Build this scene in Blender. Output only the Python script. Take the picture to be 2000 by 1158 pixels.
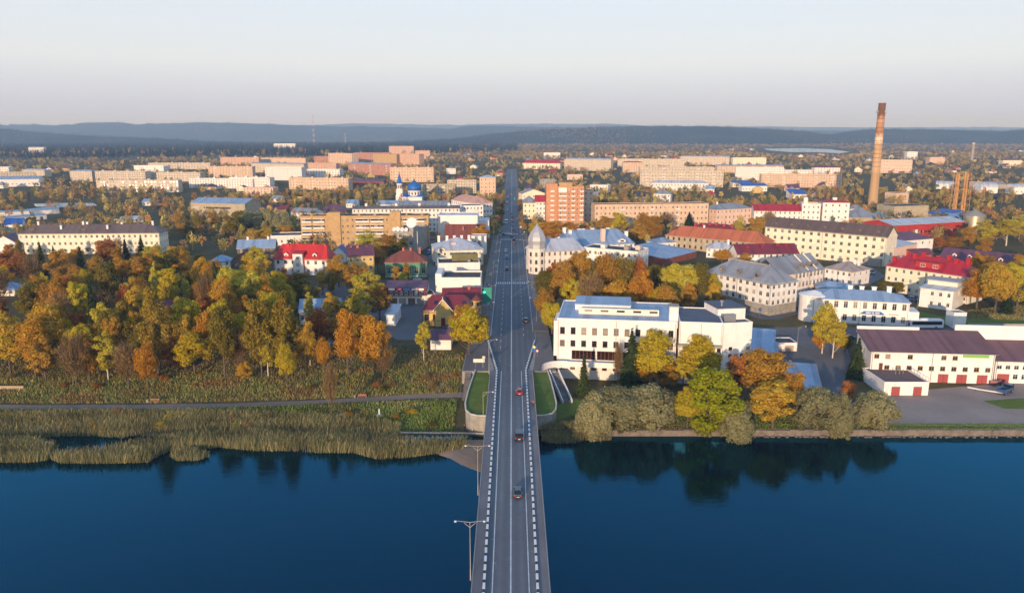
import bpy, math, random
import numpy as np
R = math.radians
random.seed(7)
rng = np.random.default_rng(11)
for o in list(bpy.data.objects):
    bpy.data.objects.remove(o)
SC = bpy.context.scene
COL = SC.collection

# ------------------------------------------------------------------ camera, sky, sun, exposure
F, CX, CY, HZ, CAMZ = 1500.0, 1000.0, 579.0, 262.0, 75.0
PITCH = math.atan((CY - HZ) / F)
cam = bpy.data.objects.new('camera', bpy.data.cameras.new('camera'))
COL.objects.link(cam)
cam.location = (0.2, 0, CAMZ)
cam.rotation_euler = (R(90) - PITCH, 0, 0)
cam.data.sensor_fit = 'HORIZONTAL'
cam.data.sensor_width = 36.0
cam.data.lens = 36.0 * F / 2000.0
cam.data.clip_start = 1.0
cam.data.clip_end = 80000.0
SC.camera = cam

SUN_EL, SUN_LEFT = R(8.5), R(17)          # the low evening sun stands behind the camera, a little to the left
world = bpy.data.worlds.new('World')
SC.world = world
world.use_nodes = True
wn = world.node_tree
for n in list(wn.nodes):
    wn.nodes.remove(n)
sky = wn.nodes.new('ShaderNodeTexSky')
sky.sky_type = 'NISHITA'
sky.sun_disc = False
sky.sun_elevation = SUN_EL
sky.sun_rotation = R(180) + SUN_LEFT
sky.altitude = 0.0
sky.air_density = 1.0
sky.dust_density = 1.6
sky.ozone_density = 2.2
bg = wn.nodes.new('ShaderNodeBackground')
bg.inputs['Strength'].default_value = 0.15
wo = wn.nodes.new('ShaderNodeOutputWorld')
# evening sky away from the sun: a lavender band low down, pale milk above it, blue overhead (same all the way round)
wco = wn.nodes.new('ShaderNodeTexCoord')
wsep = wn.nodes.new('ShaderNodeSeparateXYZ')
wn.links.new(wco.outputs['Generated'], wsep.inputs[0])
wramp = wn.nodes.new('ShaderNodeValToRGB')
we = wramp.color_ramp.elements
SKYSTOPS = [(0.0, (.51, .56, .74)), (.035, (.57, .60, .75)), (.085, (.735, .75, .79)), (.17, (.68, .75, .84)), (.34, (.47, .64, .88)), (.65, (.24, .42, .74)), (1.0, (.15, .31, .60))]
while len(we) < len(SKYSTOPS):
    we.new(.5)
for el_, (p_, c_) in zip(we, SKYSTOPS):
    el_.position = p_
    el_.color = (*c_, 1)
wn.links.new(wsep.outputs['Z'], wramp.inputs['Fac'])
wsc = wn.nodes.new('ShaderNodeVectorMath')
wsc.operation = 'SCALE'
wsc.inputs['Scale'].default_value = 1 / .15
wn.links.new(wramp.outputs['Color'], wsc.inputs[0])
wmx = wn.nodes.new('ShaderNodeMixRGB')
wmx.inputs[0].default_value = .85
wn.links.new(sky.outputs['Color'], wmx.inputs[1])
wn.links.new(wsc.outputs[0], wmx.inputs[2])
wn.links.new(wmx.outputs[0], bg.inputs['Color'])
wn.links.new(bg.outputs['Background'], wo.inputs['Surface'])

sun = bpy.data.objects.new('sun', bpy.data.lights.new('sun', 'SUN'))
COL.objects.link(sun)
sun.data.energy = 3.9
sun.data.angle = R(0.55)
sun.data.color = (1.0, 0.74, 0.50)
sun.rotation_euler = (R(90) - SUN_EL, 0, -SUN_LEFT)

SC.view_settings.view_transform = 'Standard'
SC.view_settings.look = 'None'
SC.view_settings.exposure = 0.3
SC.view_settings.gamma = 1.0
SC.view_settings.use_curve_mapping = False
SC.render.engine = 'CYCLES'
SC.cycles.max_bounces = 5
SC.cycles.diffuse_bounces = 2
SC.cycles.glossy_bounces = 2
SC.cycles.transmission_bounces = 2
SC.cycles.volume_bounces = 0
SC.cycles.transparent_max_bounces = 4
SC.cycles.use_denoising = True

# ------------------------------------------------------------------ where things stand
LEFT_PROFILE = [(-600, -4), (150, -2.5), (178, -.6), (186, .2), (190, .8), (199, 1.8), (207, 1.9), (245, 7.0), (650, 7.0), (1800, 14.0), (6000, 16.0), (60000, 16.0)]
RIGHT_PROFILE = [(-600, -4), (183.4, -2.5), (184.0, 1.5), (228, 2.2), (270, 7.0), (650, 7.0), (1800, 14.0), (6000, 16.0), (60000, 16.0)]


def lerp_profile(pr, y):
    for (a, za), (b, zb) in zip(pr, pr[1:]):
        if y <= b:
            return za + (zb - za) * (y - a) / (b - a)
    return pr[-1][1]


def terr(x, y):
    if x <= -9:
        return lerp_profile(LEFT_PROFILE, y)
    if x >= 9:
        return lerp_profile(RIGHT_PROFILE, y)
    t = (x + 9) / 18
    return lerp_profile(LEFT_PROFILE, y) * (1 - t) + lerp_profile(RIGHT_PROFILE, y) * t


def ray(px, py):
    a, v = (px - CX) / F, (py - CY) / F
    return a, math.cos(PITCH) - v * math.sin(PITCH), -(math.sin(PITCH) + v * math.cos(PITCH))


def G(px, py, z=None):
    """place on the ground (or on the level z) that the survey point px, py marks"""
    a, f, d = ray(px, py)
    zz = 7.0 if z is None else z
    for _ in range(12):
        t = (zz - CAMZ) / min(d, -1e-4)
        x, y = a * t + 0.2, f * t
        if z is not None:
            break
        zz = 0.5 * zz + 0.5 * terr(x, y)
    return x, y, (terr(x, y) if z is None else z)


def z_at(py, y):
    """height of the sight line py over the distance y"""
    a, f, d = ray(CX, py)
    return CAMZ + d * y / f


def ppm(x, y, z):
    """survey units per metre at a place"""
    return F / (y * math.cos(PITCH) + (CAMZ - z) * math.sin(PITCH))


def proj(x, y, z):
    dy, dz = y, z - CAMZ
    dep = dy * math.cos(PITCH) - dz * math.sin(PITCH)
    up = dy * math.sin(PITCH) + dz * math.cos(PITCH)
    return CX + F * (x - 0.2) / dep, CY - F * up / dep


# ------------------------------------------------------------------ materials
def lin(c):
    return tuple(((v / 255) / 12.92 if v <= 10.3 else ((v / 255 + .055) / 1.055) ** 2.4) for v in c)


MATS = {}


def mk(name):
    m = bpy.data.materials.new(name)
    m.use_nodes = True
    nt = m.node_tree
    b = nt.nodes['Principled BSDF']
    return m, nt, b


def nd(nt, t, **kw):
    n = nt.nodes.new('ShaderNode' + t)
    for k, v in kw.items():
        setattr(n, k, v)
    return n


def mathn(nt, op, a, b=None, clamp=False):
    n = nd(nt, 'Math', operation=op)
    n.use_clamp = clamp
    for i, v in enumerate((a, b)):
        if v is None:
            continue
        if isinstance(v, (int, float)):
            n.inputs[i].default_value = v
        else:
            nt.links.new(v, n.inputs[i])
    return n.outputs[0]


def mixc(nt, fac, a, b, mode='MIX'):
    n = nd(nt, 'MixRGB', blend_type=mode)
    for i, v in enumerate((fac, a, b)):
        if isinstance(v, (int, float)):
            n.inputs[i].default_value = v
        elif isinstance(v, tuple):
            n.inputs[i].default_value = (*v, 1) if len(v) == 3 else v
        else:
            nt.links.new(v, n.inputs[i])
    return n.outputs[0]


def noise(nt, scale, detail=4, rough=.6, vec=None, geo=True):
    n = nd(nt, 'TexNoise')
    n.inputs['Scale'].default_value = scale
    n.inputs['Detail'].default_value = detail
    n.inputs['Roughness'].default_value = rough
    if vec is not None:
        nt.links.new(vec, n.inputs['Vector'])
    return n.outputs['Fac']


def objco(nt):
    return nd(nt, 'TexCoord').outputs['Object']


def worldco(nt):
    return nd(nt, 'NewGeometry').outputs['Position']


def stretch(nt, vec, s):
    n = nd(nt, 'Mapping')
    n.inputs['Scale'].default_value = s
    nt.links.new(vec, n.inputs['Vector'])
    return n.outputs['Vector']


def ramp(nt, fac, stops):
    n = nd(nt, 'ValToRGB')
    e = n.color_ramp.elements
    while len(e) < len(stops):
        e.new(0.5)
    for el, (p, c) in zip(e, stops):
        el.position = p
        el.color = (*c, 1)
    nt.links.new(fac, n.inputs['Fac'])
    return n.outputs['Color']


def plain(name, c, rough=.8, var=.18, scale=.35, streak=.15, metal=0., bump=0., seams=0.):
    """painted or mineral surface: flat colour with blotches, run-down streaks and optional standing seams"""
    if name in MATS:
        return MATS[name]
    m, nt, b = mk(name)
    co = worldco(nt)
    c = lin(c)
    n1 = noise(nt, scale, 5, .65, co)
    dark = tuple(v * (1 - 1.7 * var) for v in c)
    lite = tuple(min(.9, v * (1 + 1.0 * var)) for v in c)
    col = ramp(nt, n1, [(.28, dark), (.55, c), (.78, lite)])
    if streak:
        n2 = noise(nt, 1.0, 3, .6, stretch(nt, co, (1.3, 1.3, .09)))
        f = mathn(nt, 'MULTIPLY', mathn(nt, 'SUBTRACT', n2, .52, True), streak * 6, True)
        col = mixc(nt, f, col, tuple(v * .55 for v in c))
    nt.links.new(col, b.inputs['Base Color'])
    b.inputs['Roughness'].default_value = rough
    b.inputs['Metallic'].default_value = metal
    if bump:
        bp = nd(nt, 'Bump')
        bp.inputs['Strength'].default_value = bump
        bp.inputs['Distance'].default_value = .2
        nt.links.new(noise(nt, scale * 12, 3, .6, co), bp.inputs['Height'])
        nt.links.new(bp.outputs['Normal'], b.inputs['Normal'])
    MATS[name] = m
    return m


def sheet_roof(name, c, rough=.45, metal=.25, step=.62):
    """standing-seam sheet metal: seams run down the slope, panels differ a little in tone"""
    if name in MATS:
        return MATS[name]
    m, nt, b = mk(name)
    uv = nd(nt, 'UVMap').outputs['UV']
    sp = nd(nt, 'SeparateXYZ')
    nt.links.new(uv, sp.inputs[0])
    u = mathn(nt, 'DIVIDE', sp.outputs['X'], step)
    fr = mathn(nt, 'FRACT', u)
    seam = mathn(nt, 'GREATER_THAN', mathn(nt, 'ABSOLUTE', mathn(nt, 'SUBTRACT', fr, .5)), .44)
    wn_ = nd(nt, 'TexWhiteNoise', noise_dimensions='1D')
    nt.links.new(mathn(nt, 'FLOOR', mathn(nt, 'DIVIDE', u, 3.0)), wn_.inputs['W'])
    c = lin(c)
    f = mathn(nt, 'ADD', mathn(nt, 'MULTIPLY', wn_.outputs['Value'], .35), mathn(nt, 'MULTIPLY', noise(nt, .22, 5, .65, worldco(nt)), .65))
    col = ramp(nt, f, [(.2, tuple(v * .66 for v in c)), (.5, c), (.8, tuple(min(.9, v * 1.22) for v in c))])
    col = mixc(nt, mathn(nt, 'MULTIPLY', seam, .4), col, tuple(v * .4 for v in c))
    n5 = noise(nt, .45, 6, .75, worldco(nt))
    st = mathn(nt, 'MULTIPLY', mathn(nt, 'SUBTRACT', n5, .54, True), 3.2, True)
    col = mixc(nt, st, col, (c[0] * .55 + .05, c[1] * .5 + .025, c[2] * .45 + .012))
    nt.links.new(col, b.inputs['Base Color'])
    b.inputs['Roughness'].default_value = max(.55, rough)
    b.inputs['Metallic'].default_value = metal
    MATS[name] = m
    return m


def glass_mat():
    if 'glass' in MATS:
        return MATS['glass']
    m, nt, b = mk('window glass')
    g = nd(nt, 'NewGeometry')
    oi = nd(nt, 'ObjectInfo')
    r = mathn(nt, 'FRACT', mathn(nt, 'ADD', g.outputs['Random Per Island'], oi.outputs['Random']))
    col = ramp(nt, r, [(0, (.012, .014, .018)), (.55, (.03, .032, .035)), (.72, (.09, .08, .07)), (.86, (.25, .22, .18)), (1., (.42, .36, .28))])
    nt.links.new(col, b.inputs['Base Color'])
    b.inputs['Roughness'].default_value = .12
    MATS['glass'] = m
    return m


# ------------------------------------------------------------------ mesh helpers
class MB:
    def __init__(s):
        s.v, s.f, s.m = [], [], []

    def poly(s, pts, mi=0):
        n = len(s.v)
        s.v += [tuple(p) for p in pts]
        s.f.append(tuple(range(n, n + len(pts))))
        s.m.append(mi)

    def box(s, x0, x1, y0, y1, z0, z1, mi=0, bottom=False):
        n = len(s.v)
        s.v += [(x0, y0, z0), (x1, y0, z0), (x1, y1, z0), (x0, y1, z0), (x0, y0, z1), (x1, y0, z1), (x1, y1, z1), (x0, y1, z1)]
        fs = [(0, 1, 5, 4), (1, 2, 6, 5), (2, 3, 7, 6), (3, 0, 4, 7), (4, 5, 6, 7), (3, 2, 1, 0)]
        for q in fs:
            s.f.append(tuple(n + i for i in q))
            s.m.append(mi)
        return s

    def cbox(s, cx, cy, z0, sx, sy, sz, mi=0):
        return s.box(cx - sx / 2, cx + sx / 2, cy - sy / 2, cy + sy / 2, z0, z0 + sz, mi)

    def cyl(s, cx, cy, z0, z1, r0, r1=None, n=10, mi=0, cap=True):
        r1 = r0 if r1 is None else r1
        b = len(s.v)
        for z, r in ((z0, r0), (z1, r1)):
            for i in range(n):
                a = 2 * math.pi * i / n
                s.v.append((cx + r * math.cos(a), cy + r * math.sin(a), z))
        for i in range(n):
            j = (i + 1) % n
            s.f.append((b + i, b + j, b + n + j, b + n + i))
            s.m.append(mi)
        if cap:
            s.f.append(tuple(b + n + i for i in range(n)))
            s.m.append(mi)
            s.f.append(tuple(b + n - 1 - i for i in range(n)))
            s.m.append(mi)
        return s

    def tube(s, p, q, r0, r1=None, n=6, mi=0):
        r1 = r0 if r1 is None else r1
        p, q = np.array(p, float), np.array(q, float)
        d = q - p
        L = np.linalg.norm(d)
        if L < 1e-6:
            return s
        d /= L
        u = np.cross(d, (0, 0, 1) if abs(d[2]) < .9 else (1, 0, 0))
        u /= np.linalg.norm(u)
        w = np.cross(d, u)
        b = len(s.v)
        for c, r in ((p, r0), (q, r1)):
            for i in range(n):
                a = 2 * math.pi * i / n
                s.v.append(tuple(c + r * (math.cos(a) * u + math.sin(a) * w)))
        for i in range(n):
            j = (i + 1) % n
            s.f.append((b + i, b + j, b + n + j, b + n + i))
            s.m.append(mi)
        s.f.append(tuple(b + n + i for i in range(n)))
        s.m.append(mi)
        return s

    def lathe(s, prof, n=16, cx=0, cy=0, mi=0):
        b = len(s.v)
        for r, z in prof:
            for i in range(n):
                a = 2 * math.pi * i / n
                s.v.append((cx + r * math.cos(a), cy + r * math.sin(a), z))
        for k in range(len(prof) - 1):
            for i in range(n):
                j = (i + 1) % n
                s.f.append((b + k * n + i, b + k * n + j, b + (k + 1) * n + j, b + (k + 1) * n + i))
                s.m.append(mi)
        return s

    def slab(s, pts, faces, outline, t=.2, mi=0):
        """a sheet with thickness t: pts/faces are the top, outline its rim"""
        b = len(s.v)
        n = len(pts)
        s.v += [tuple(p) for p in pts] + [(p[0], p[1], p[2] - t) for p in pts]
        for f in faces:
            s.f.append(tuple(b + i for i in f))
            s.f.append(tuple(b + n + i for i in reversed(f)))
            s.m += [mi, mi]
        for i, j in zip(outline, outline[1:] + outline[:1]):
            s.f.append((b + i, b + n + i, b + n + j, b + j))
            s.m.append(mi)
        return s

    def mesh(s, name, mats, uv=False, smooth=False):
        me = bpy.data.meshes.new(name)
        me.from_pydata(s.v, [], s.f)
        mats = mats if isinstance(mats, (list, tuple)) else [mats]
        for m in mats:
            me.materials.append(m)
        if any(s.m):
            me.polygons.foreach_set('material_index', s.m)
        if smooth:
            me.polygons.foreach_set('use_smooth', [True] * len(s.f))
        if uv:
            lay = me.uv_layers.new(name='UVMap')
            for p in me.polygons:
                nx, ny, nz = p.normal
                h = math.hypot(nx, ny)
                ux, uy = (1, 0) if h < 1e-3 else (-ny / h, nx / h)
                for li in p.loop_indices:
                    c = me.vertices[me.loops[li].vertex_index].co
                    lay.data[li].uv = (c.x * ux + c.y * uy, c.z + (c.x * -uy + c.y * ux))
        me.update()
        return me

    def build(s, name, mats, parent=None, loc=(0, 0, 0), rot=0., uv=False, smooth=False, **props):
        return link(name, s.mesh(name, mats, uv, smooth), parent, loc, rot, **props)


def link(name, data, parent=None, loc=(0, 0, 0), rot=0., **props):
    o = bpy.data.objects.new(name, data)
    COL.objects.link(o)
    if parent is not None:
        o.parent = parent
    o.location = loc
    o.rotation_euler = (0, 0, rot) if isinstance(rot, (int, float)) else rot
    for k, v in props.items():
        if v is not None:
            o[k] = v
    return o


def thing(name, label, cat, loc=(0, 0, 0), rot=0., group=None):
    return link(name, None, None, loc, rot, label=label, category=cat, group=group)


def copy_tree(o, parent=None):
    c = o.copy()
    COL.objects.link(c)
    c.parent = parent
    for ch in o.children:
        copy_tree(ch, c)
    return c


FOOT = []       # footprints that keep trees out: (cx, cy, ux, uy, half length, half depth)


def blocked(x, y, m=1.5):
    for cx, cy, ux, uy, hl, hd in FOOT:
        dx, dy = x - cx, y - cy
        if abs(dx) + abs(dy) > (hl + hd + m) * 2:
            continue
        if abs(dx * ux + dy * uy) < hl + m and abs(-dx * uy + dy * ux) < hd + m:
            return True
    return False


def ordinal(i):
    w = ['first', 'second', 'third', 'fourth', 'fifth', 'sixth', 'seventh', 'eighth', 'ninth', 'tenth', 'eleventh', 'twelfth',
         'thirteenth', 'fourteenth', 'fifteenth', 'sixteenth', 'seventeenth', 'eighteenth', 'nineteenth', 'twentieth']
    if i < 20:
        return w[i]
    t = {2: 'twenty', 3: 'thirty', 4: 'forty', 5: 'fifty', 6: 'sixty', 7: 'seventy', 8: 'eighty', 9: 'ninety'}
    n = i + 1
    if n % 10 == 0:
        return {20: 'twentieth', 30: 'thirtieth', 40: 'fortieth', 50: 'fiftieth', 60: 'sixtieth'}.get(n, str(n) + 'th')
    return t[n // 10] + '-' + w[n % 10 - 1] if n < 100 else str(n) + 'th'

# ================================================================== the land
def ground_material():
    m, nt, b = mk('autumn ground')
    co = worldco(nt)
    n1 = noise(nt, .012, 6, .6, co)
    n2 = noise(nt, .25, 5, .7, co)
    n3 = noise(nt, 1.6, 4, .7, co)
    a = ramp(nt, n1, [(.3, (0.088, 0.095, 0.032)), (.48, (0.155, 0.128, 0.051)), (.62, (0.216, 0.169, 0.081)), (.78, (0.297, 0.230, 0.121))])
    c = ramp(nt, n2, [(.3, (0.038, 0.043, 0.016)), (.5, (0.095, 0.078, 0.032)), (.7, (0.176, 0.101, 0.034))])
    col = mixc(nt, .55, a, c)
    col = mixc(nt, mathn(nt, 'MULTIPLY', n3, .5), col, (0.041, 0.038, 0.020))
    nt.links.new(col, b.inputs['Base Color'])
    b.inputs['Roughness'].default_value = 1
    b.inputs['Specular IOR Level'].default_value = .1
    bp = nd(nt, 'Bump')
    bp.inputs['Strength'].default_value = .7
    bp.inputs['Distance'].default_value = .4
    nt.links.new(n3, bp.inputs['Height'])
    nt.links.new(bp.outputs['Normal'], b.inputs['Normal'])
    return m


def asphalt(name, c, scale=.5, patch=.25, wear=.0):
    if name in MATS:
        return MATS[name]
    m, nt, b = mk(name)
    co = worldco(nt)
    n1 = noise(nt, .07, 5, .6, co)
    n2 = noise(nt, scale, 5, .7, stretch(nt, co, (1.6, .25, 1)))
    c = lin(c)
    col = ramp(nt, n1, [(.3, tuple(v * (1 - patch) for v in c)), (.5, c), (.72, tuple(v * (1 + patch) for v in c))])
    col = mixc(nt, mathn(nt, 'MULTIPLY', n2, .45), col, tuple(v * .6 for v in c))
    sx_ = nd(nt, 'SeparateXYZ')
    nt.links.new(co, sx_.inputs[0])
    tr_ = mathn(nt, 'ABSOLUTE', mathn(nt, 'SINE', mathn(nt, 'MULTIPLY', sx_.outputs['X'], 1.7)))
    col = mixc(nt, mathn(nt, 'MULTIPLY', mathn(nt, 'MULTIPLY', tr_, n1), wear), col, tuple(v * .45 for v in c))
    n4 = noise(nt, .9, 3, .7, co)
    col = mixc(nt, mathn(nt, 'MULTIPLY', mathn(nt, 'GREATER_THAN', n4, .66), wear * .7), col, tuple(v * 1.5 for v in c))
    cr = nd(nt, 'TexVoronoi', feature='DISTANCE_TO_EDGE')
    cr.inputs['Scale'].default_value = .13
    nt.links.new(co, cr.inputs['Vector'])
    crack = mathn(nt, 'LESS_THAN', cr.outputs['Distance'], .008)
    col = mixc(nt, mathn(nt, 'MULTIPLY', crack, .18), col, tuple(v * .4 for v in c))
    nt.links.new(col, b.inputs['Base Color'])
    b.inputs['Roughness'].default_value = .85
    MATS[name] = m
    return m


def grass_material(name='lawn grass', k=1.0):
    m, nt, b = mk(name)
    co = worldco(nt)
    n2 = noise(nt, .35, 5, .7, co)
    n3 = noise(nt, 2.5, 4, .7, co)
    c = ramp(nt, n2, [(.3, (.11 * k, .15 * k, .028)), (.55, (.16 * k, .205 * k, .042)), (.75, (.26 * k, .26 * k, .07))])
    col = mixc(nt, mathn(nt, 'MULTIPLY', n3, .6), c, (.07, .10, .02))
    nt.links.new(col, b.inputs['Base Color'])
    b.inputs['Roughness'].default_value = 1
    b.inputs['Specular IOR Level'].default_value = .1
    bp = nd(nt, 'Bump')
    bp.inputs['Strength'].default_value = .8
    bp.inputs['Distance'].default_value = .15
    nt.links.new(n3, bp.inputs['Height'])
    nt.links.new(bp.outputs['Normal'], b.inputs['Normal'])
    return m


GROUND = ground_material()
LAWN = grass_material()
ASPH = asphalt('street asphalt', (102, 106, 112), .5, .32, .85)
ASPH2 = asphalt('yard asphalt', (98, 97, 100), .3, .3)
GRAVEL = asphalt('gravel yard', (150, 134, 124), .8, .25)
DIRT = asphalt('trodden dirt', (138, 120, 104), .8, .2)
PAVE = asphalt('pavement slabs', (112, 106, 104), .8, .25)
WHITE = plain('white paint', (226, 226, 224), .7, .12, .8, .1)
DARKP = plain('dark kerb paint', (58, 62, 70), .8, .2, .8, 0)
CONC = plain('weathered concrete', (158, 152, 142), .9, .22, .5, .3)
CONCD = plain('dark concrete', (112, 108, 104), .9, .25, .5, .35)
STEEL = plain('galvanised steel', (150, 152, 156), .5, .12, .5, 0, .5)
STONE = plain('quay stone', (128, 114, 102), .9, .3, .6, .25, 0, .5)

ys = sorted(set([-600, -300, -100, 60, 140, 150, 160, 168, 176, 178, 183.4, 184, 186, 190, 199, 203, 207, 216, 228, 236, 245, 258, 270, 300, 340, 400, 480, 560, 650, 800, 1000, 1300, 1800, 2500, 3500, 6000, 10000, 16800]))
xs = sorted(set([-21500, -14000, -8000, -4000, -2000, -1200, -800, -500, -350, -250, -180, -120, -80, -50, -30, -18, -9, -5, 0, 5, 9, 18, 30, 50, 80, 120, 180, 250, 350, 500, 800, 1200, 2000, 4000, 8000, 14000, 21500]))
mb = MB()
mb.v = [(x, y, terr(x, y)) for y in ys for x in xs]
W = len(xs)
for j in range(len(ys) - 1):
    for i in range(W - 1):
        mb.f.append((j * W + i, j * W + i + 1, (j + 1) * W + i + 1, (j + 1) * W + i))
        mb.m.append(0)
mb.build('ground', GROUND, kind='structure')

# near shore behind the viewpoint: a wooded bank whose long evening shade lies over the strait and the bridge
mb = MB()
bx = np.linspace(-900, 700, 81)
bys = [-32, -45, -60, -78, -100, -150, -300]
bhs = [-.5, 5, 20, 31, 33, 31, 26]
for yy, hh in zip(bys, bhs):
    for x in bx:
        k = .78 + .22 * math.sin(x * .011 + .6) + (.12 * math.sin(x * .15) + .1 * math.sin(x * .37)) * (hh > 15)
        if x > 40:
            k *= max(.72, 1 - (x - 40) / 500)
        mb.v.append((x, yy, max(-.5, hh * k)))
n = len(bx)
for j in range(len(bys) - 1):
    for i in range(n - 1):
        mb.f.append((j * n + i, j * n + i + 1, (j + 1) * n + i + 1, (j + 1) * n + i))
        mb.m.append(0)
mb.build('hill_bank', GROUND, kind='structure')


# ------------------------------------------------------------------ water
def water_material(name, deep, bump=.1, tint=(.09, .57, .98), gain=1.2):
    """dark body under a blue-tinted mirror whose share grows towards grazing view (Fresnel)"""
    m = bpy.data.materials.new(name)
    m.use_nodes = True
    nt = m.node_tree
    for n in list(nt.nodes):
        nt.nodes.remove(n)
    co = worldco(nt)
    n1 = noise(nt, 1.0, 3, .6, stretch(nt, co, (.30, 1.0, 1)))
    n2 = noise(nt, 1.0, 2, .5, stretch(nt, co, (.035, .07, 1)))
    n3 = noise(nt, 1.0, 2, .5, stretch(nt, co, (1.3, 3.2, 1)))
    h = mathn(nt, 'ADD', mathn(nt, 'ADD', n1, mathn(nt, 'MULTIPLY', n3, .35)), mathn(nt, 'MULTIPLY', n2, 1.2))
    bp = nd(nt, 'Bump')
    bp.inputs['Strength'].default_value = 1.0
    bp.inputs['Distance'].default_value = bump
    nt.links.new(h, bp.inputs['Height'])
    df = nd(nt, 'BsdfDiffuse')
    df.inputs['Color'].default_value = (*deep, 1)
    gl = nd(nt, 'BsdfGlossy')
    gl.inputs['Color'].default_value = (*tint, 1)
    nt.links.new(mathn(nt, 'ADD', .015, mathn(nt, 'MULTIPLY', mathn(nt, 'SUBTRACT', noise(nt, 1.0, 3, .6, stretch(nt, co, (.012, .03, 1))),   .42, True), .16)), gl.inputs['Roughness'])
    nt.links.new(bp.outputs['Normal'], gl.inputs['Normal'])
    fr = nd(nt, 'Fresnel')
    fr.inputs['IOR'].default_value = 1.42
    nt.links.new(bp.outputs['Normal'], fr.inputs['Normal'])
    mx = nd(nt, 'MixShader')
    nt.links.new(mathn(nt, 'MULTIPLY', fr.outputs[0], gain, True), mx.inputs[0])
    nt.links.new(df.outputs[0], mx.inputs[1])
    nt.links.new(gl.outputs[0], mx.inputs[2])
    out = nd(nt, 'OutputMaterial')
    nt.links.new(mx.outputs[0], out.inputs['Surface'])
    return m


mb = MB()
mb.poly([(-4000, -600, 0), (4000, -600, 0), (4000, 183.7, 0), (-4000, 183.7, 0)])
mb.build('water', water_material('strait water', (.001, .006, .012), .026), kind='structure')
LAKE = water_material('far lake water', (.02, .05, .09), .5, (1.0, 1.0, 1.0), 1.8)


def sheet(name, pts, mat, dz=.05, z=None, parent=None, **props):
    mb = MB()
    mb.poly([(p[0], p[1], (terr(p[0], p[1]) if z is None else z) + dz) for p in pts])
    return mb.build(name, mat, parent, kind=None if parent else 'structure', **props)


def ribbon(name, pts, w, mat, dz=.06, kind='structure', parent=None, step=6.0):
    """a path of width w along points (x, y), laid on the land"""
    P = []
    for (x0, y0), (x1, y1) in zip(pts, pts[1:]):
        n = max(1, int(math.hypot(x1 - x0, y1 - y0) / step))
        P += [(x0 + (x1 - x0) * i / n, y0 + (y1 - y0) * i / n) for i in range(n)]
    P.append(pts[-1])
    mb = MB()
    for i, (x, y) in enumerate(P):
        a, c = P[max(0, i - 1)], P[min(len(P) - 1, i + 1)]
        dx, dy = c[0] - a[0], c[1] - a[1]
        L = math.hypot(dx, dy) or 1
        nx, ny = -dy / L, dx / L
        ww = w * (1 + .12 * math.sin(i * 1.7))
        for s in (-.5, .5):
            X, Y = x + nx * ww * s, y + ny * ww * s
            mb.v.append((X, Y, max(terr(X, Y), terr(x, y) if False else -9) + dz))
    for i in range(len(P) - 1):
        mb.f.append((2 * i + 1, 2 * i, 2 * i + 2, 2 * i + 3))
        mb.m.append(0)
    return mb.build(name, mat, parent, kind=kind)


def gp(*pp):
    return [G(x, y)[:2] for x, y in pp]


# far and small waters
sheet('lake', gp((1492, 291), (1560, 290), (1620, 292), (1660, 297), (1640, 300), (1600, 298), (1540, 297.5), (1500, 294)), LAKE, .4)
sheet('pond', gp((66, 399), (110, 397), (182, 397), (190, 402), (150, 405), (100, 405), (70, 404)), LAKE, .2)

# footpath along the left bank, and other paths
ribbon('path', gp((-260, 800), (0, 795), (160, 795), (300, 794), (450, 792), (600, 786), (720, 780), (820, 774), (916, 771)), 3.2, DIRT, .07)
ribbon('path', gp((870, 742), (850, 764), (838, 773)), 1.1, DIRT, .075)
ribbon('path', gp((1760, 612), (1850, 627), (1940, 632), (2060, 634)), 4.0, ASPH2, .06)

# yards and side streets
sheet('road', gp((-200, 668), (300, 657), (560, 655), (700, 650), (830, 645), (955, 640), (956, 668), (860, 672), (700, 672), (560, 672), (300, 676), (-200, 690)), ASPH2, .05)
sheet('yard', gp((775, 664), (830, 664), (845, 590), (750, 585), (700, 600), (740, 640)), ASPH2, .07)
sheet('yard', gp((600, 560), (690, 548), (750, 560), (740, 610), (640, 610)), ASPH2, .045)
sheet('alley', gp((836, 585), (858, 585), (850, 470), (838, 470)), ASPH2, .055)
sheet('square', gp((1440, 690), (1470, 760), (1575, 775), (1640, 775), (1662, 700), (1640, 650), (1780, 650), (1780, 634), (1580, 640), (1572, 600), (1625, 560), (1690, 560), (1730, 540), (1700, 520), (1610, 545), (1500, 618), (1420, 596), (1440, 640)), ASPH2, .05)
sheet('yard', gp((1650, 640), (2100, 640), (2100, 655), (1660, 665)), ASPH2, .045)
sheet('yard', gp((1560, 842), (1700, 770), (2120, 735), (2150, 838), (1750, 832)), GRAVEL, .05)
sheet('lawn', gp((1735, 832), (2150, 836), (2150, 852), (1735, 852)), LAWN, .09)
sheet('lawn', gp((1920, 783), (1990, 778), (2060, 782), (2060, 800), (1960, 798)), LAWN, .09)
sheet('lawn', gp((1780, 606), (1862, 622), (1870, 634), (1780, 628)), LAWN, .08)
sheet('lawn', gp((1885, 622), (2080, 626), (2080, 634), (1885, 634)), LAWN, .085)
sheet('lawn', gp((1085, 795), (1110, 775), (1180, 790), (1760, 842), (1760, 851), (1060, 853), (1060, 845)), LAWN, .05)
sheet('yard', gp((1240, 752), (1440, 752), (1440, 735), (1330, 732), (1240, 745)), ASPH2, .08)

# ------------------------------------------------------------------ the main street and the bridge
def deck(y):
    return 7.0 if y >= 178 else (4.4 + (y - 100) / 78 * 2.6 if y > 100 else 4.4)


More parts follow.
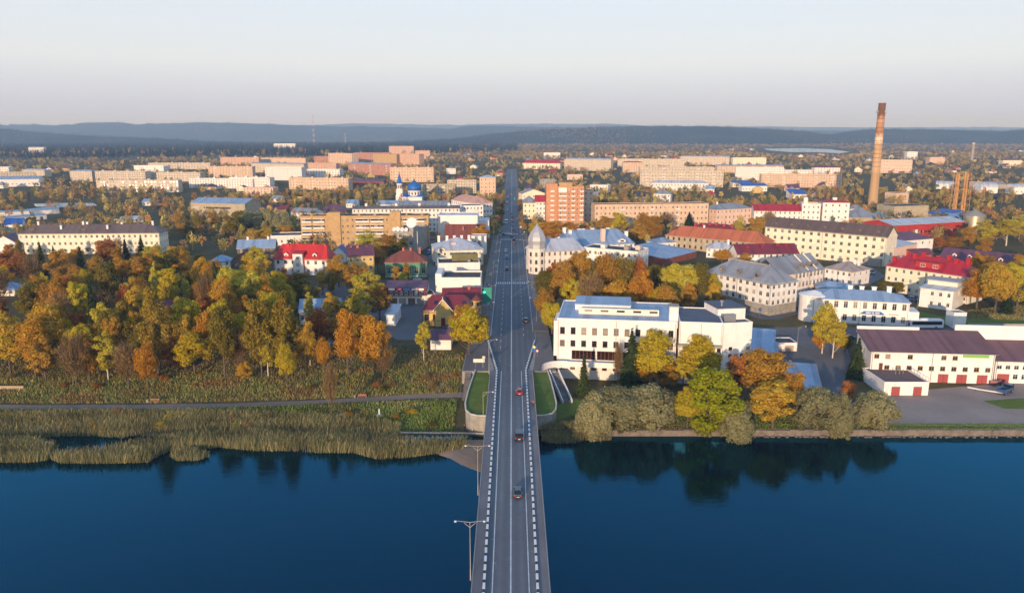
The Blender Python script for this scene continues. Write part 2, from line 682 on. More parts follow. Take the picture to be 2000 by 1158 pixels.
def street_edges(y):
    if y < 216:
        return -2.95, 2.95
    if y < 252:
        t = (y - 216) / 36
        return -3.9 - 3.7 * t, 3.9 + 4.1 * t
    if y < 520:
        return -7.6, 8.0
    return -6.2, 5.2


def strip(name, ylist, xa, xb, dz, mat, parent=None, zf=None, kind=None):
    mb = MB()
    zf = zf or (lambda x, y: max(7.0, terr(x, y)))
    for y in ylist:
        a, c = xa(y) if callable(xa) else xa, xb(y) if callable(xb) else xb
        mb.v += [(a, y, zf(a, y) + dz), (c, y, zf(c, y) + dz)]
    for i in range(len(ylist) - 1):
        mb.f.append((2 * i, 2 * i + 1, 2 * i + 3, 2 * i + 2))
        mb.m.append(0)
    return mb.build(name, mat, parent, kind=kind)


sy = [216, 225, 234, 243, 252, 270, 300, 400, 519.9]
sy2 = [520, 650, 800, 1000, 1300, 1430]
street = strip('street', sy, lambda y: street_edges(y)[0] - (1.0 if y < 250 else 0), lambda y: street_edges(y)[1] + (1.0 if y < 250 else 0), .02, ASPH, kind='structure')
street2 = strip('street', sy2, -6.2, 5.2, .12, ASPH, kind='structure')
cross = sheet('street', [(-160, 506), (160, 512), (160, 521), (-160, 516)], ASPH, .07)
# pavements, a kerb step above the street
for s, ya, yb in ((-1, 252, 505), (1, 262, 507), (-1, 524, 1430), (1, 526, 1430)):
    e0 = (lambda y: (-7.6 if y < 520 else -6.2)) if s < 0 else (lambda y: (8.0 if y < 520 else 5.2))
    mb = MB()
    P = [ya, 300, 400, yb] if ya < 400 else [ya, 650, 800, 1000, 1300, yb]
    w = 5.2 if ya < 400 else 3.0
    for y0, y1 in zip(P, P[1:]):
        a = e0(y0)
        z0, z1 = max(7, terr(a, y0)), max(7, terr(a, y1))
        lo, hi = (a - w, a) if s < 0 else (a, a + w)
        t = .14 if ya < 400 else .24
        pts = [(lo, y0, z0 + t), (hi, y0, z0 + t), (hi, y1, z1 + t), (lo, y1, z1 + t)]
        mb.slab(pts, [(0, 1, 2, 3)], [0, 1, 2, 3], .3)
    mb.build('pavement', PAVE, kind='structure')


def stripe(x, y0, y1, w, parent=street, dz=.03, name='lane_line', mat=None):
    zf = (lambda xx, yy: max(7.0, terr(xx, yy)))
    return strip(name, [y0, (y0 + y1) / 2, y1], x - w / 2, x + w / 2, dz, mat or MATS['road marking'], parent, zf)


MK = plain('road marking', (205, 208, 210), .8, .2, .9, 0)
stripe(0.0, 216, 500, .28, name='centre_line')
stripe(-7.2, 256, 498, .16, name='edge_line')
stripe(7.6, 262, 498, .16, name='edge_line')
stripe(0.0, 526, 1400, .3, street2, .13, name='centre_line')
y = 240.0
while y < 495:
    stripe(-3.55, y, y + 3, .16, name='lane_dash')
    if y > 250:
        stripe(4.2, y, y + 3, .16, name='lane_dash')
    y += 8
for yc in (352, 503, 530):                     # zebra crossings
    pp, zz = (street, .034) if yc < 520 else (street2, .134)
    k = -7.0
    while k < (7.4 if yc < 520 else 4.8):
        if k > -6 or yc < 520:
            stripe(k, yc - 2.2, yc + 2.2, .5, pp, zz, name='zebra_bar', mat=MK)
        k += 1.0

YELLOWL = plain('ochre wall', (214, 190, 120))
bridge = thing('bridge', 'two-lane road bridge with black and white kerbs over the dark blue strait', 'bridge', (0, 0, 0))
by = [-40, 60, 100, 120, 140, 160, 178]
bz = lambda x, y: deck(y)
strip('roadway', by + [197, 216], -4.0, 4.0, .02, asphalt('bridge asphalt', (108, 112, 118), .5, .32, .8), bridge, bz)
strip('centre_line', by + [216], -.1, .1, .03, MK, bridge, bz)
strip('edge_line', by + [216], -3.0, -2.84, .03, MK, bridge, bz)
strip('edge_line', by + [216], 2.84, 3.0, .03, MK, bridge, bz)
for yj in (106, 131, 156, 177):
    strip('expansion_joint', [yj, yj + .35], -4.0, 4.0, .026, CONCD, bridge, bz)
mb = MB()                                        # deck slab and girders
for ya, yb in zip(by, by[1:]):
    za, zb = deck(ya), deck(yb)
    for x0, x1, t0, t1 in ((-6.3, 6.3, -.02, -.5), (-5.2, -4.2, -.5, -1.9), (-.6, .6, -.5, -1.9), (4.2, 5.2, -.5, -1.9)):
        p = [(x0, ya, za + t0), (x1, ya, za + t0), (x1, yb, zb + t0), (x0, yb, zb + t0)]
        mb.slab(p, [(0, 1, 2, 3)], [0, 1, 2, 3], t0 - t1)
mb.build('deck', CONC, bridge)
for yp in (30, 66, 103, 140):
    m2 = MB()
    m2.box(-4.6, 4.6, yp - .9, yp + .9, -4, deck(yp) - 1.9)
    m2.box(-5.4, 5.4, yp - 1.1, yp + 1.1, deck(yp) - 2.7, deck(yp) - 1.88)
    m2.build('pier', CONC, bridge)
FLARE = [(216, 4.3), (252, 8.2)]


def kerb_x(y):
    return 4.25 if y < 216 else 4.25 + (y - 216) / 36 * 3.9


kw_ = MB().box(-.21, .21, 0, 1.62, 0, .5).mesh('kerb_block', WHITE)
kd_ = MB().box(-.2, .2, 0, .9, 0, .47).mesh('kerb_block', DARKP)
for s in (-1, 1):
    y = 96.0
    while y < 249:
        for me_, L_ in ((kw_, 1.62), (kd_, .9)):
            dxy = kerb_x(y + L_) - kerb_x(y)
            o = link('kerb_block', me_, bridge, (s * kerb_x(y), y, deck(y) + .02), 0)
            o.rotation_euler = (math.atan2(deck(y + L_) - deck(y), L_), 0, -s * math.atan2(dxy, L_))
            y += L_
    o = MB()
    o.box(-.2, .2, -40, 96, deck(0), deck(0) + .5)
    o.build('kerb', CONC, bridge, (s * 4.25, 0, 0))
    strip('sidewalk', by + [197, 216], (lambda y: -6.25) if s < 0 else 4.0, -4.0 if s < 0 else 6.25, .2, asphalt('footway asphalt', (122, 118, 120)), bridge, bz)
    rail = MB()
    yy = [-40, 60, 96] + [100 + i * 4 for i in range(20)] + [180, 190, 200, 212]
    for a, c in zip(yy, yy[1:]):
        for hz_, rr in ((1.25, .05), (.95, .025), (.65, .025), (.35, .03)):
            rail.tube((s * 6.15, a, deck(a) + hz_), (s * 6.15, c, deck(c) + hz_), rr, n=5)
    rl = rail.build('railing', STEEL, bridge)
    post = MB().cbox(0, 0, 0, .09, .09, 1.28).mesh('post', STEEL)
    y = 97.0
    while y < 212:
        link('post', post, rl, (s * 6.15, y, deck(y)))
        y += 2.2


def lamp_post(label, x, y, z, h, side, group, double=False, light=WHITE):
    t = thing('street_lamp', label, 'street lamp', (x, y, z), 0, group)
    MB().cyl(0, 0, 0, h * .2, .11, .09, 8).cyl(0, 0, h * .2, h, .07, .045, 8).build('pole', light, t)
    for sd in ([side, -side] if double else [side]):
        MB().tube((0, 0, h - .9), (sd * .9, 0, h - .1), .045, .04).tube((0, 0, h), (sd * 2.1, 0, h + .25), .05, .035).build('arm', light, t)
        MB().lathe([(.05, h + .3), (.18, h + .26), (.22, h + .14), (.15, h + .04), (.02, h)], 8, sd * 2.3, 0).build('lamp_head', WHITE, t)
    return t


POLEW = plain('pale pole paint', (170, 160, 150), .6, .1, .5, .1)
for i, y in enumerate((112, 140, 169, 214)):
    lab = ['pale lamp post beside the left rail, nearest the bottom of the picture', 'pale lamp post on the left bridge rail above the sandy shore tip',
           'pale lamp post on the left rail by the curved stone wall', 'tall pale lamp post at the left bridge end beside the golden maple'][i]
    lamp_post(lab, -6.5, y, deck(y) - .3, 10.2, 1, 'lamp posts along the bridge', i < 2, POLEW)

# bridgehead: solid banks with walls, lawns, landings and stairs
emb = MB().box(-6.3, 6.3, 178, 216.0, -1.5, 6.96)
emb.box(-14.5, 13.2, 216.02, 262, -1, 6.97)
emb.build('embankment', CONC, kind='structure')
sheet('landing', [(8.3, 240), (13.1, 240), (13.1, 262), (8.3, 262)], PAVE, .03, 7.0)
sheet('landing', [(6.4, 216.1), (13.1, 216.1), (13.1, 239.9), (8.2, 239.9)], PAVE, .035, 7.0)
sheet('landing', [(-14.4, 216.1), (-6.4, 216.1), (-8.2, 251), (-14.4, 260)], PAVE, .035, 7.0)


def abutment(s, outline, label):
    t = thing('retaining_wall', label, 'wall', (0, 0, 0))
    w, cap, gr = MB(), MB(), MB()
    P = outline
    for (a, c) in zip(P, P[1:]):
        w.poly([(a[0], a[1], -1), (c[0], c[1], -1), (c[0], c[1], c[2]), (a[0], a[1], a[2])] if s > 0 else [(c[0], c[1], -1), (a[0], a[1], -1), (a[0], a[1], a[2]), (c[0], c[1], c[2])])
        cap.tube((a[0], a[1], a[2] + .1), (c[0], c[1], c[2] + .1), .22, n=6)
    w.build('wall_face', CONC, t)
    cap.build('coping', plain('pale coping', (198, 190, 182)), t)
    inner = [(s * 6.32, p[1], p[2] - .35) for p in P]
    for i in range(len(P) - 1):
        q = [inner[i], (P[i][0], P[i][1], P[i][2] - .2), (P[i + 1][0], P[i + 1][1], P[i + 1][2] - .2), inner[i + 1]]
        gr.poly(q if s < 0 else q[::-1])
    gr.build('lawn', LAWN, t)
    return t


def gz(px, py, z):
    return G(px, py, z)


abutment(1, [(10.6, 217, 7.0), (11.1, 210, 6.7), (11.6, 200, 6.2), (11.9, 192, 5.7), (11.5, 188, 5.4), (10.4, 185.6, 5.2), (8.6, 184.6, 5.1), (6.3, 184.4, 5.1)], 'curved grey retaining wall with mown lawn right of the bridge')
abutment(-1, [(-10.6, 217, 7.0), (-11.2, 209, 6.7), (-11.8, 200, 6.2), (-12.1, 192, 5.7), (-11.7, 187.6, 5.4), (-10.4, 185.2, 5.2), (-8.6, 184.3, 5.1), (-6.3, 184.1, 5.1)], 'curved grey retaining wall with mown lawn left of the bridge')


def stairs(name, label, x0, y0, z0, x1, y1, z1, w, n, wall=True):
    """a straight flight from (x0, y0, z0) down to (x1, y1, z1)"""
    L = math.hypot(x1 - x0, y1 - y0)
    t = thing(name, label, 'stairs', (x0, y0, 0), math.atan2(y1 - y0, x1 - x0))
    run = L / n
    for i in range(n):
        z = z0 - (z0 - z1) * (i + .5) / n
        MB().box(i * run, (i + 1) * run, -w / 2, w / 2, z1 - .6, z).build('step', CONCD, t)
    if wall:
        for s in (-1, 1):
            a = s * (w / 2 + .12)
            mb = MB()
            mb.slab([(-.2, a - .15, z0 + .7), (L + .2, a - .15, z1 + .7), (L + .2, a + .15, z1 + .7), (-.2, a + .15, z0 + .7)], [(0, 1, 2, 3)], [0, 1, 2, 3], 1.6)
            mb.build('side_wall', plain('white plaster', (236, 230, 224), .85, .08, .3, .12), t)
    return t


stairs('stairs', 'steps with white side walls between lawn and white hall', 12.6, 216.2, 6.7, 15.6, 203, 2.0, 2.4, 18)
stairs('stairs', 'narrow concrete steps from the left bridgehead to the footpath', -12.6, 216, 6.9, -12.9, 205, 2.0, 1.8, 16, False)
mb = MB()
mb.tube((-14.2, 232, 8.0), (-14.2, 216, 7.9), .06).tube((-14.2, 216, 7.9), (-14.4, 204, 3.0), .06)
for k in range(8):
    mb.tube((-14.2, 232 - k * 2.2, 6.9), (-14.2, 232 - k * 2.2, 8.0), .04)
mb.build('handrail', STEEL, label='steel handrail beside the narrow steps left of the bridge', category='handrail')

# quay wall on the right bank, coping stone by coping stone
quay = thing('quay_wall', 'long low stone quay wall along the right waterfront', 'quay', (0, 0, 0))
MB().box(9, 230, 183.45, 184.3, -2.5, 1.25).build('wall_face', STONE, quay)
stone_m = [MB().box(0, w, -.55, .55, 0, .45).mesh('coping_stone', STONE) for w in (1.5, 1.9, 2.3)]
x = 14.0
k = 0
while x < 180:
    wd = (1.5, 1.9, 2.3)[(k * 7) % 3]
    o = link('coping_stone', stone_m[(k * 7) % 3], quay, (x, 183.95 + random.uniform(-.12, .12), 1.2 + random.uniform(-.08, .08)))
    o.rotation_euler = (random.uniform(-.03, .03), random.uniform(-.02, .02), random.uniform(-.03, .03))
    x += wd + random.uniform(.02, .12)
    k += 1
mb = MB()
for i in range(170):                              # tumbled stones at its foot
    px_ = random.uniform(60, 180)
    r = random.uniform(.15, .5)
    mb.lathe([(.02, -r * .3), (r, 0), (r * .8, r * .5), (.02, r * .75)], 5, px_, 183.2 - random.random() * .6)
mb.build('rubble', STONE, kind='stuff', label='tumbled stones at the foot of the quay', category='rubble')
# sandy tip by the bridge on the left, and its low border
mb = MB()
sp = gp((846, 884), (862, 872), (885, 864), (915, 860), (950, 860), (966, 884), (968, 915), (958, 936), (940, 937), (920, 930), (900, 918), (878, 905), (858, 896))
scx, scy = sum(p[0] for p in sp) / len(sp), sum(p[1] for p in sp) / len(sp)
ring = [[(scx + (p[0] - scx) * k * (1 + .05 * math.sin(i * 4.1 + k * 9)), scy + (p[1] - scy) * k * (1 + .05 * math.sin(i * 2.7)), z) for i, p in enumerate(sp)] for k, z in ((1.08, -.25), (.92, .06), (.6, .35), (.25, .5))]
for a, c in zip(ring, ring[1:]):
    for i in range(len(sp)):
        k = (i + 1) % len(sp)
        mb.poly([a[k], a[i], c[i], c[k]])
mb.poly(ring[-1][::-1])
mb.build('sand', asphalt('shore sand', (150, 128, 108), .8, .3), kind='structure', smooth=True)
mb = MB()
q = gp((782, 852), (860, 853), (945, 856))
for a, c in zip(q, q[1:]):
    mb.tube((*a, .95), (*c, .9), .3, n=4)
mb.build('stone_border', CONC, label='low stone border below the curved wall left of the bridge', category='border')


# ------------------------------------------------------------------ hills
def hill_material(name, k, auburn):
    m, nt, b = mk(name)
    co = worldco(nt)
    n1 = noise(nt, .0022, 7, .65, co)
    n2 = noise(nt, .009, 6, .75, co)
    a = ramp(nt, n1, [(.35, (0.017, 0.031, 0.019)), (.5, (0.026, 0.041, 0.022)), (.64, (.07 * auburn, .052 * auburn, .02)), (.8, (.14 * auburn, .085 * auburn, .03))])
    col = mixc(nt, mathn(nt, 'MULTIPLY', n2, .5), a, (0.014, 0.024, 0.017))
    nt.links.new(col, b.inputs['Base Color'])
    b.inputs['Roughness'].default_value = 1
    b.inputs['Specular IOR Level'].default_value = 0
    bp = nd(nt, 'Bump')
    bp.inputs['Strength'].default_value = 1
    bp.inputs['Distance'].default_value = 20
    nt.links.new(n2, bp.inputs['Height'])
    nt.links.new(bp.outputs['Normal'], b.inputs['Normal'])
    return m


HILLS = []


def hill(yc, half, prof, mat, base=15.0, rough=0.):
    px = np.array([p[0] for p in prof], float)
    py = np.array([p[1] for p in prof], float)
    cols = np.arange(px[0], px[-1] + 1, 12.0)
    tops = np.interp(cols, px, py) + rng.normal(0, rough, len(cols))
    zt = CAMZ + (HZ - tops) / F * yc
    X = (cols - CX) / F * yc
    T = np.linspace(-1, 1, 15)
    mb = MB()
    for t in T:
        for x, z in zip(X, zt):
            k = math.cos(t * math.pi / 2) ** 1.4
            w = .1 * math.sin(x * .004 + t * 3) + .07 * math.sin(x * .011 - t * 5)
            mb.v.append((x * (1 + t * half / yc), yc + t * half + 90 * math.sin(x * .003), base - 2 + (z - base + 2) * max(0, k * (1 + w * (1 - k)))))
    n = len(X)
    for j in range(len(T) - 1):
        for i in range(n - 1):
            mb.f.append((j * n + i, j * n + i + 1, (j + 1) * n + i + 1, (j + 1) * n + i))
            mb.m.append(0)
    mb.build('hills', mat, smooth=True, kind='structure')
    HILLS.append((yc, half, X, zt, base))


HM_FAR, HM_MID, HM_NEAR = hill_material('far hills', 1, .6), hill_material('mid hills', 1, .8), hill_material('near hills', 1, 1.3)
hill(13000, 2200, [(-500, 250), (-100, 248), (200, 247), (480, 245), (530, 243), (600, 246), (700, 242.5), (900, 245), (1000, 243), (1180, 243), (1300, 249), (1480, 248), (1700, 250), (1900, 249), (2200, 251), (2600, 252)], HM_FAR, rough=.45)
hill(8600, 1500, [(-500, 244), (-60, 245), (30, 244), (140, 246), (190, 242), (240, 240), (300, 244), (380, 240), (470, 241), (520, 244), (640, 247), (760, 249), (880, 252), (930, 246), (1010, 248), (1130, 250), (1210, 247), (1300, 254), (1600, 256), (2000, 256), (2500, 257)], HM_MID, rough=.6)
hill(5200, 800, [(-500, 250), (-40, 251), (20, 252), (60, 257), (120, 261), (200, 266), (330, 270), (420, 276), (520, 279), (640, 279), (800, 276), (900, 270), (960, 262), (1030, 256), (1080, 253), (1180, 249), (1290, 247), (1380, 248), (1480, 253), (1560, 258), (1610, 264), (1660, 256), (1700, 253), (1800, 253), (1860, 255), (1930, 257), (1965, 254), (2010, 250), (2100, 246), (2300, 240), (2600, 240)], HM_NEAR, rough=.4)

# evening air: one even box of pale haze round the whole place, the sky outside it
hz = MB().box(-22000, 22000, -900, 17000, -6, 330).mesh('haze', [])
hm = bpy.data.materials.new('evening haze')
hm.use_nodes = True
for n_ in list(hm.node_tree.nodes):
    hm.node_tree.nodes.remove(n_)
pv = hm.node_tree.nodes.new('ShaderNodeVolumePrincipled')
pv.inputs['Color'].default_value = (.42, .64, 1.0, 1)
pv.inputs['Absorption Color'].default_value = (1, 1, 1, 1)
pv.inputs['Density'].default_value = 0.00013
pv.inputs['Anisotropy'].default_value = 0.0
ho = hm.node_tree.nodes.new('ShaderNodeOutputMaterial')
hm.node_tree.links.new(pv.outputs[0], ho.inputs['Volume'])
hz.materials.append(hm)
link('haze', hz, kind='stuff', label='thin lavender evening haze over the whole town', category='haze')

# ================================================================== buildings
PLASTER = plain('white plaster', (236, 227, 215), .85, .12, .22, .3)
P = {
    'white': PLASTER, 'white2': plain('grey white plaster', (230, 227, 222), .85, .1, .3, .2), 'cream': plain('cream plaster', (238, 226, 202), .85, .1, .25, .15),
    'yellow': plain('pale yellow plaster', (240, 227, 200), .85, .08, .3, .12), 'tan': plain('tan brick', (190, 156, 108), .9, .14, .4, .12),
    'ochre': plain('ochre boards', (206, 176, 106), .8, .1, .4, .1), 'orange': plain('orange brick', (200, 144, 106), .9, .14, .4, .1),
    'peach': plain('peach panels', (216, 186, 158), .9, .12, .3, .2), 'panel': plain('weathered pale panels', (206, 192, 172), .9, .16, .3, .25),
    'brick': plain('dark red brick', (138, 76, 58), .9, .18, .5, .15), 'redbrick': plain('red brick', (176, 112, 90), .9, .15, .5, .12),
    'grey': plain('grey concrete wall', (158, 152, 142), .9, .18, .4, .3), 'green': plain('green boards', (92, 138, 110), .8, .14, .4, .15),
    'maroon': plain('maroon cladding', (104, 34, 42), .7, .12, .4, .1), 'red': plain('red cladding', (178, 52, 46), .6, .12, .3, .12),
    'brown': plain('brown timber', (120, 98, 76), .9, .2, .5, .2), 'pink': plain('pale pink plaster', (226, 192, 172), .85, .1, .3, .15),
    'rosy': plain('rosy panel wall', (206, 168, 142), .9, .14, .3, .2), 'duskbrick': plain('dusky brick', (180, 130, 110), .9, .14, .4, .15), 'pinkw': plain('rosy white plaster', (232, 218, 204), .85, .1, .3, .2), 'stone': plain('tan stone', (178, 164, 138), .9, .16, .4, .2), 'blue': plain('blue cladding', (70, 120, 180), .6, .12, .3, .1), 'teal': plain('teal paint', (40, 140, 136), .7, .12, .3, .1),
}
Q = {
    'brown': sheet_roof('brown sheet roof', (116, 96, 88)), 'dbrown': sheet_roof('dark brown tile roof', (100, 82, 76), .8, 0., .35), 'red': sheet_roof('bright red sheet roof', (196, 44, 40), .5, .05),
    'crimson': sheet_roof('crimson sheet roof', (168, 34, 48), .5, .05), 'maroon': sheet_roof('maroon sheet roof', (118, 42, 52), .5, .05), 'purple': sheet_roof('plum sheet roof', (104, 66, 84), .5, .1),
    'blue': sheet_roof('blue grey sheet roof', (150, 170, 192), .4, .3), 'grey': sheet_roof('grey sheet roof', (150, 150, 152), .5, .25), 'pale': sheet_roof('pale zinc roof', (196, 196, 200), .4, .25),
    'tar': plain('black roofing felt', (62, 62, 66), .9, .25, .25, 0), 'tarblue': plain('slate felt roof', (84, 92, 106), .8, .15, .25, 0), 'orange': sheet_roof('orange tile roof', (184, 102, 66), .8, 0., .4),
    'tile': sheet_roof('red brown tile roof', (124, 66, 54), .85, 0., .35), 'pinkish': sheet_roof('salmon sheet roof', (206, 156, 134), .6, .1), 'vblue': sheet_roof('vivid blue roof', (40, 90, 170), .5, .1),
    'teal': sheet_roof('teal roof', (36, 130, 130), .5, .1), 'yellow': sheet_roof('yellow roof', (222, 180, 40), .6, 0.), 'rusty': sheet_roof('rust stained roof', (166, 148, 138), .7, .1), 'boat': sheet_roof('wine brown tile roof', (112, 80, 84), .85, 0., .4),
}
GLASS = glass_mat()
DGLASS = plain('bronze tinted glass', (46, 26, 22), .12, .1, 1, 0)
WINFR = plain('white window frames', (228, 224, 218), .6, .06, .5, 0)
DARKFR = plain('brown window frames', (96, 58, 44), .7, .12, .5, 0)
WMESH = {}


def win_mesh(w, h, mul, fr):
    k = (round(w, 2), round(h, 2), mul, fr.name)
    if k not in WMESH:
        f = MB()
        t = min(.09, w * .12)
        f.box(0, w, .1, .17, 0, t).box(0, w, .1, .17, h - t, h).box(0, t, .1, .17, t, h - t).box(w - t, w, .1, .17, t, h - t)
        for i in range(mul):
            c = w * (i + 1) / (mul + 1)
            f.box(c - t * .35, c + t * .35, .11, .165, t, h - t)
        if h > 1.25:
            f.box(t, w - t, .112, .16, h * .68, h * .68 + t * .7)
        f.box(-.06, w + .06, -.08, .1, -.09, -.01)
        p = MB()
        p.poly([(t * .5, .15, t * .5), (w - t * .5, .15, t * .5), (w - t * .5, .15, h - t * .5), (t * .5, .15, h - t * .5)])
        WMESH[k] = (f.mesh('window', fr), p.mesh('pane', GLASS))
    return WMESH[k]


def facade(mb, o, u, L, H, us, vs, skip=(), r=.22):
    """one wall with real openings: us x vs is the window grid"""
    n = (u[1], -u[0])
    pt = lambda a, z, d=0: (o[0] + u[0] * a - n[0] * d, o[1] + u[1] * a - n[1] * d, z)
    zprev = 0.
    for j, (v0, v1) in enumerate(vs):
        mb.poly([pt(0, zprev), pt(L, zprev), pt(L, v0), pt(0, v0)])
        ap = 0.
        for i, (u0, u1) in enumerate(us):
            if (i, j) in skip:
                continue
            mb.poly([pt(ap, v0), pt(u0, v0), pt(u0, v1), pt(ap, v1)])
            mb.poly([pt(u0, v0), pt(u0, v0, r), pt(u0, v1, r), pt(u0, v1)])
            mb.poly([pt(u1, v0, r), pt(u1, v0), pt(u1, v1), pt(u1, v1, r)])
            mb.poly([pt(u0, v0), pt(u1, v0), pt(u1, v0, r), pt(u0, v0, r)])
            mb.poly([pt(u0, v1, r), pt(u1, v1, r), pt(u1, v1), pt(u0, v1)])
            ap = u1
        mb.poly([pt(ap, v0), pt(L, v0), pt(L, v1), pt(ap, v1)])
        zprev = v1
    mb.poly([pt(0, zprev), pt(L, zprev), pt(L, H), pt(0, H)])


class Bld:
    pass


def roof_parts(b, rk, rz, ov, mat, wallm, hipin=None):
    L, D, H, root = b.L, b.D, b.H, b.root
    m = MB()
    if rk == 'flat':
        pm = MB()
        ph = rz if rz < 1.5 else .5
        pm.box(-.04, L + .04, -.04, .3, H + .002, H + ph).box(-.04, L + .04, D - .3, D + .04, H + .002, H + ph)
        pm.box(-.04, .3, .3, D - .3, H + .002, H + ph - .01).box(L - .3, L + .04, .3, D - .3, H + .002, H + ph - .01)
        b.parapet = pm.build('parapet', wallm, root)
        m.box(.3, L - .3, .3, D - .3, H - .1, H + .08)
        return m.build('roof', mat, root, uv=True)
    if rk == 'gable':
        s = rz / (D / 2)
        e = H - ov * s + .03
        pts = [(-ov, -ov, e), (L + ov, -ov, e), (L + ov, D / 2, H + rz), (L + ov, D + ov, e), (-ov, D + ov, e), (-ov, D / 2, H + rz)]
        m.slab(pts, [(0, 1, 2, 5), (5, 2, 3, 4)], [0, 1, 2, 3, 4, 5])
    elif rk == 'gabley':
        s = rz / (L / 2)
        e = H - ov * s + .03
        pts = [(-ov, -ov, e), (L / 2, -ov, H + rz), (L + ov, -ov, e), (L + ov, D + ov, e), (L / 2, D + ov, H + rz), (-ov, D + ov, e)]
        m.slab(pts, [(0, 1, 4, 5), (1, 2, 3, 4)], [0, 1, 2, 3, 4, 5])
    elif rk == 'hip':
        hi = min(L, D) / 2 if hipin is None else hipin
        s = rz / (D / 2)
        e = H - ov * s + .03
        if L >= D:
            r0, r1 = (hi, D / 2, H + rz), (L - hi, D / 2, H + rz)
            fs = [(0, 1, 5, 4), (1, 2, 5), (2, 3, 4, 5), (3, 0, 4)]
        else:
            r0, r1 = (L / 2, hi, H + rz), (L / 2, D - hi, H + rz)
            fs = [(0, 1, 4), (1, 2, 5, 4), (2, 3, 5), (3, 0, 4, 5)]
        pts = [(-ov, -ov, e), (L + ov, -ov, e), (L + ov, D + ov, e), (-ov, D + ov, e), r0, r1]
        m.slab(pts, fs, [0, 1, 2, 3])
    elif rk == 'shed':                                # rises towards the back
        s = rz / D
        pts = [(-ov, -ov, H - ov * s + .03), (L + ov, -ov, H - ov * s + .03), (L + ov, D + ov * .3, H + rz + .03), (-ov, D + ov * .3, H + rz + .03)]
        m.slab(pts, [(0, 1, 2, 3)], [0, 1, 2, 3])
    elif rk == 'barrel':
        n = 10
        pts, fs = [], []
        for i in range(n + 1):
            a = math.pi * i / n
            pts += [(-.2, D / 2 - D / 2 * 1.04 * math.cos(a), H + rz * math.sin(a)), (L + .2, D / 2 - D / 2 * 1.04 * math.cos(a), H + rz * math.sin(a))]
            if i:
                fs.append((2 * i - 2, 2 * i - 1, 2 * i + 1, 2 * i))
        m.slab(pts, fs, list(range(0, 2 * n + 2, 2)) + list(range(2 * n + 1, 0, -2)))
    return m.build('roof', mat, root, uv=True)


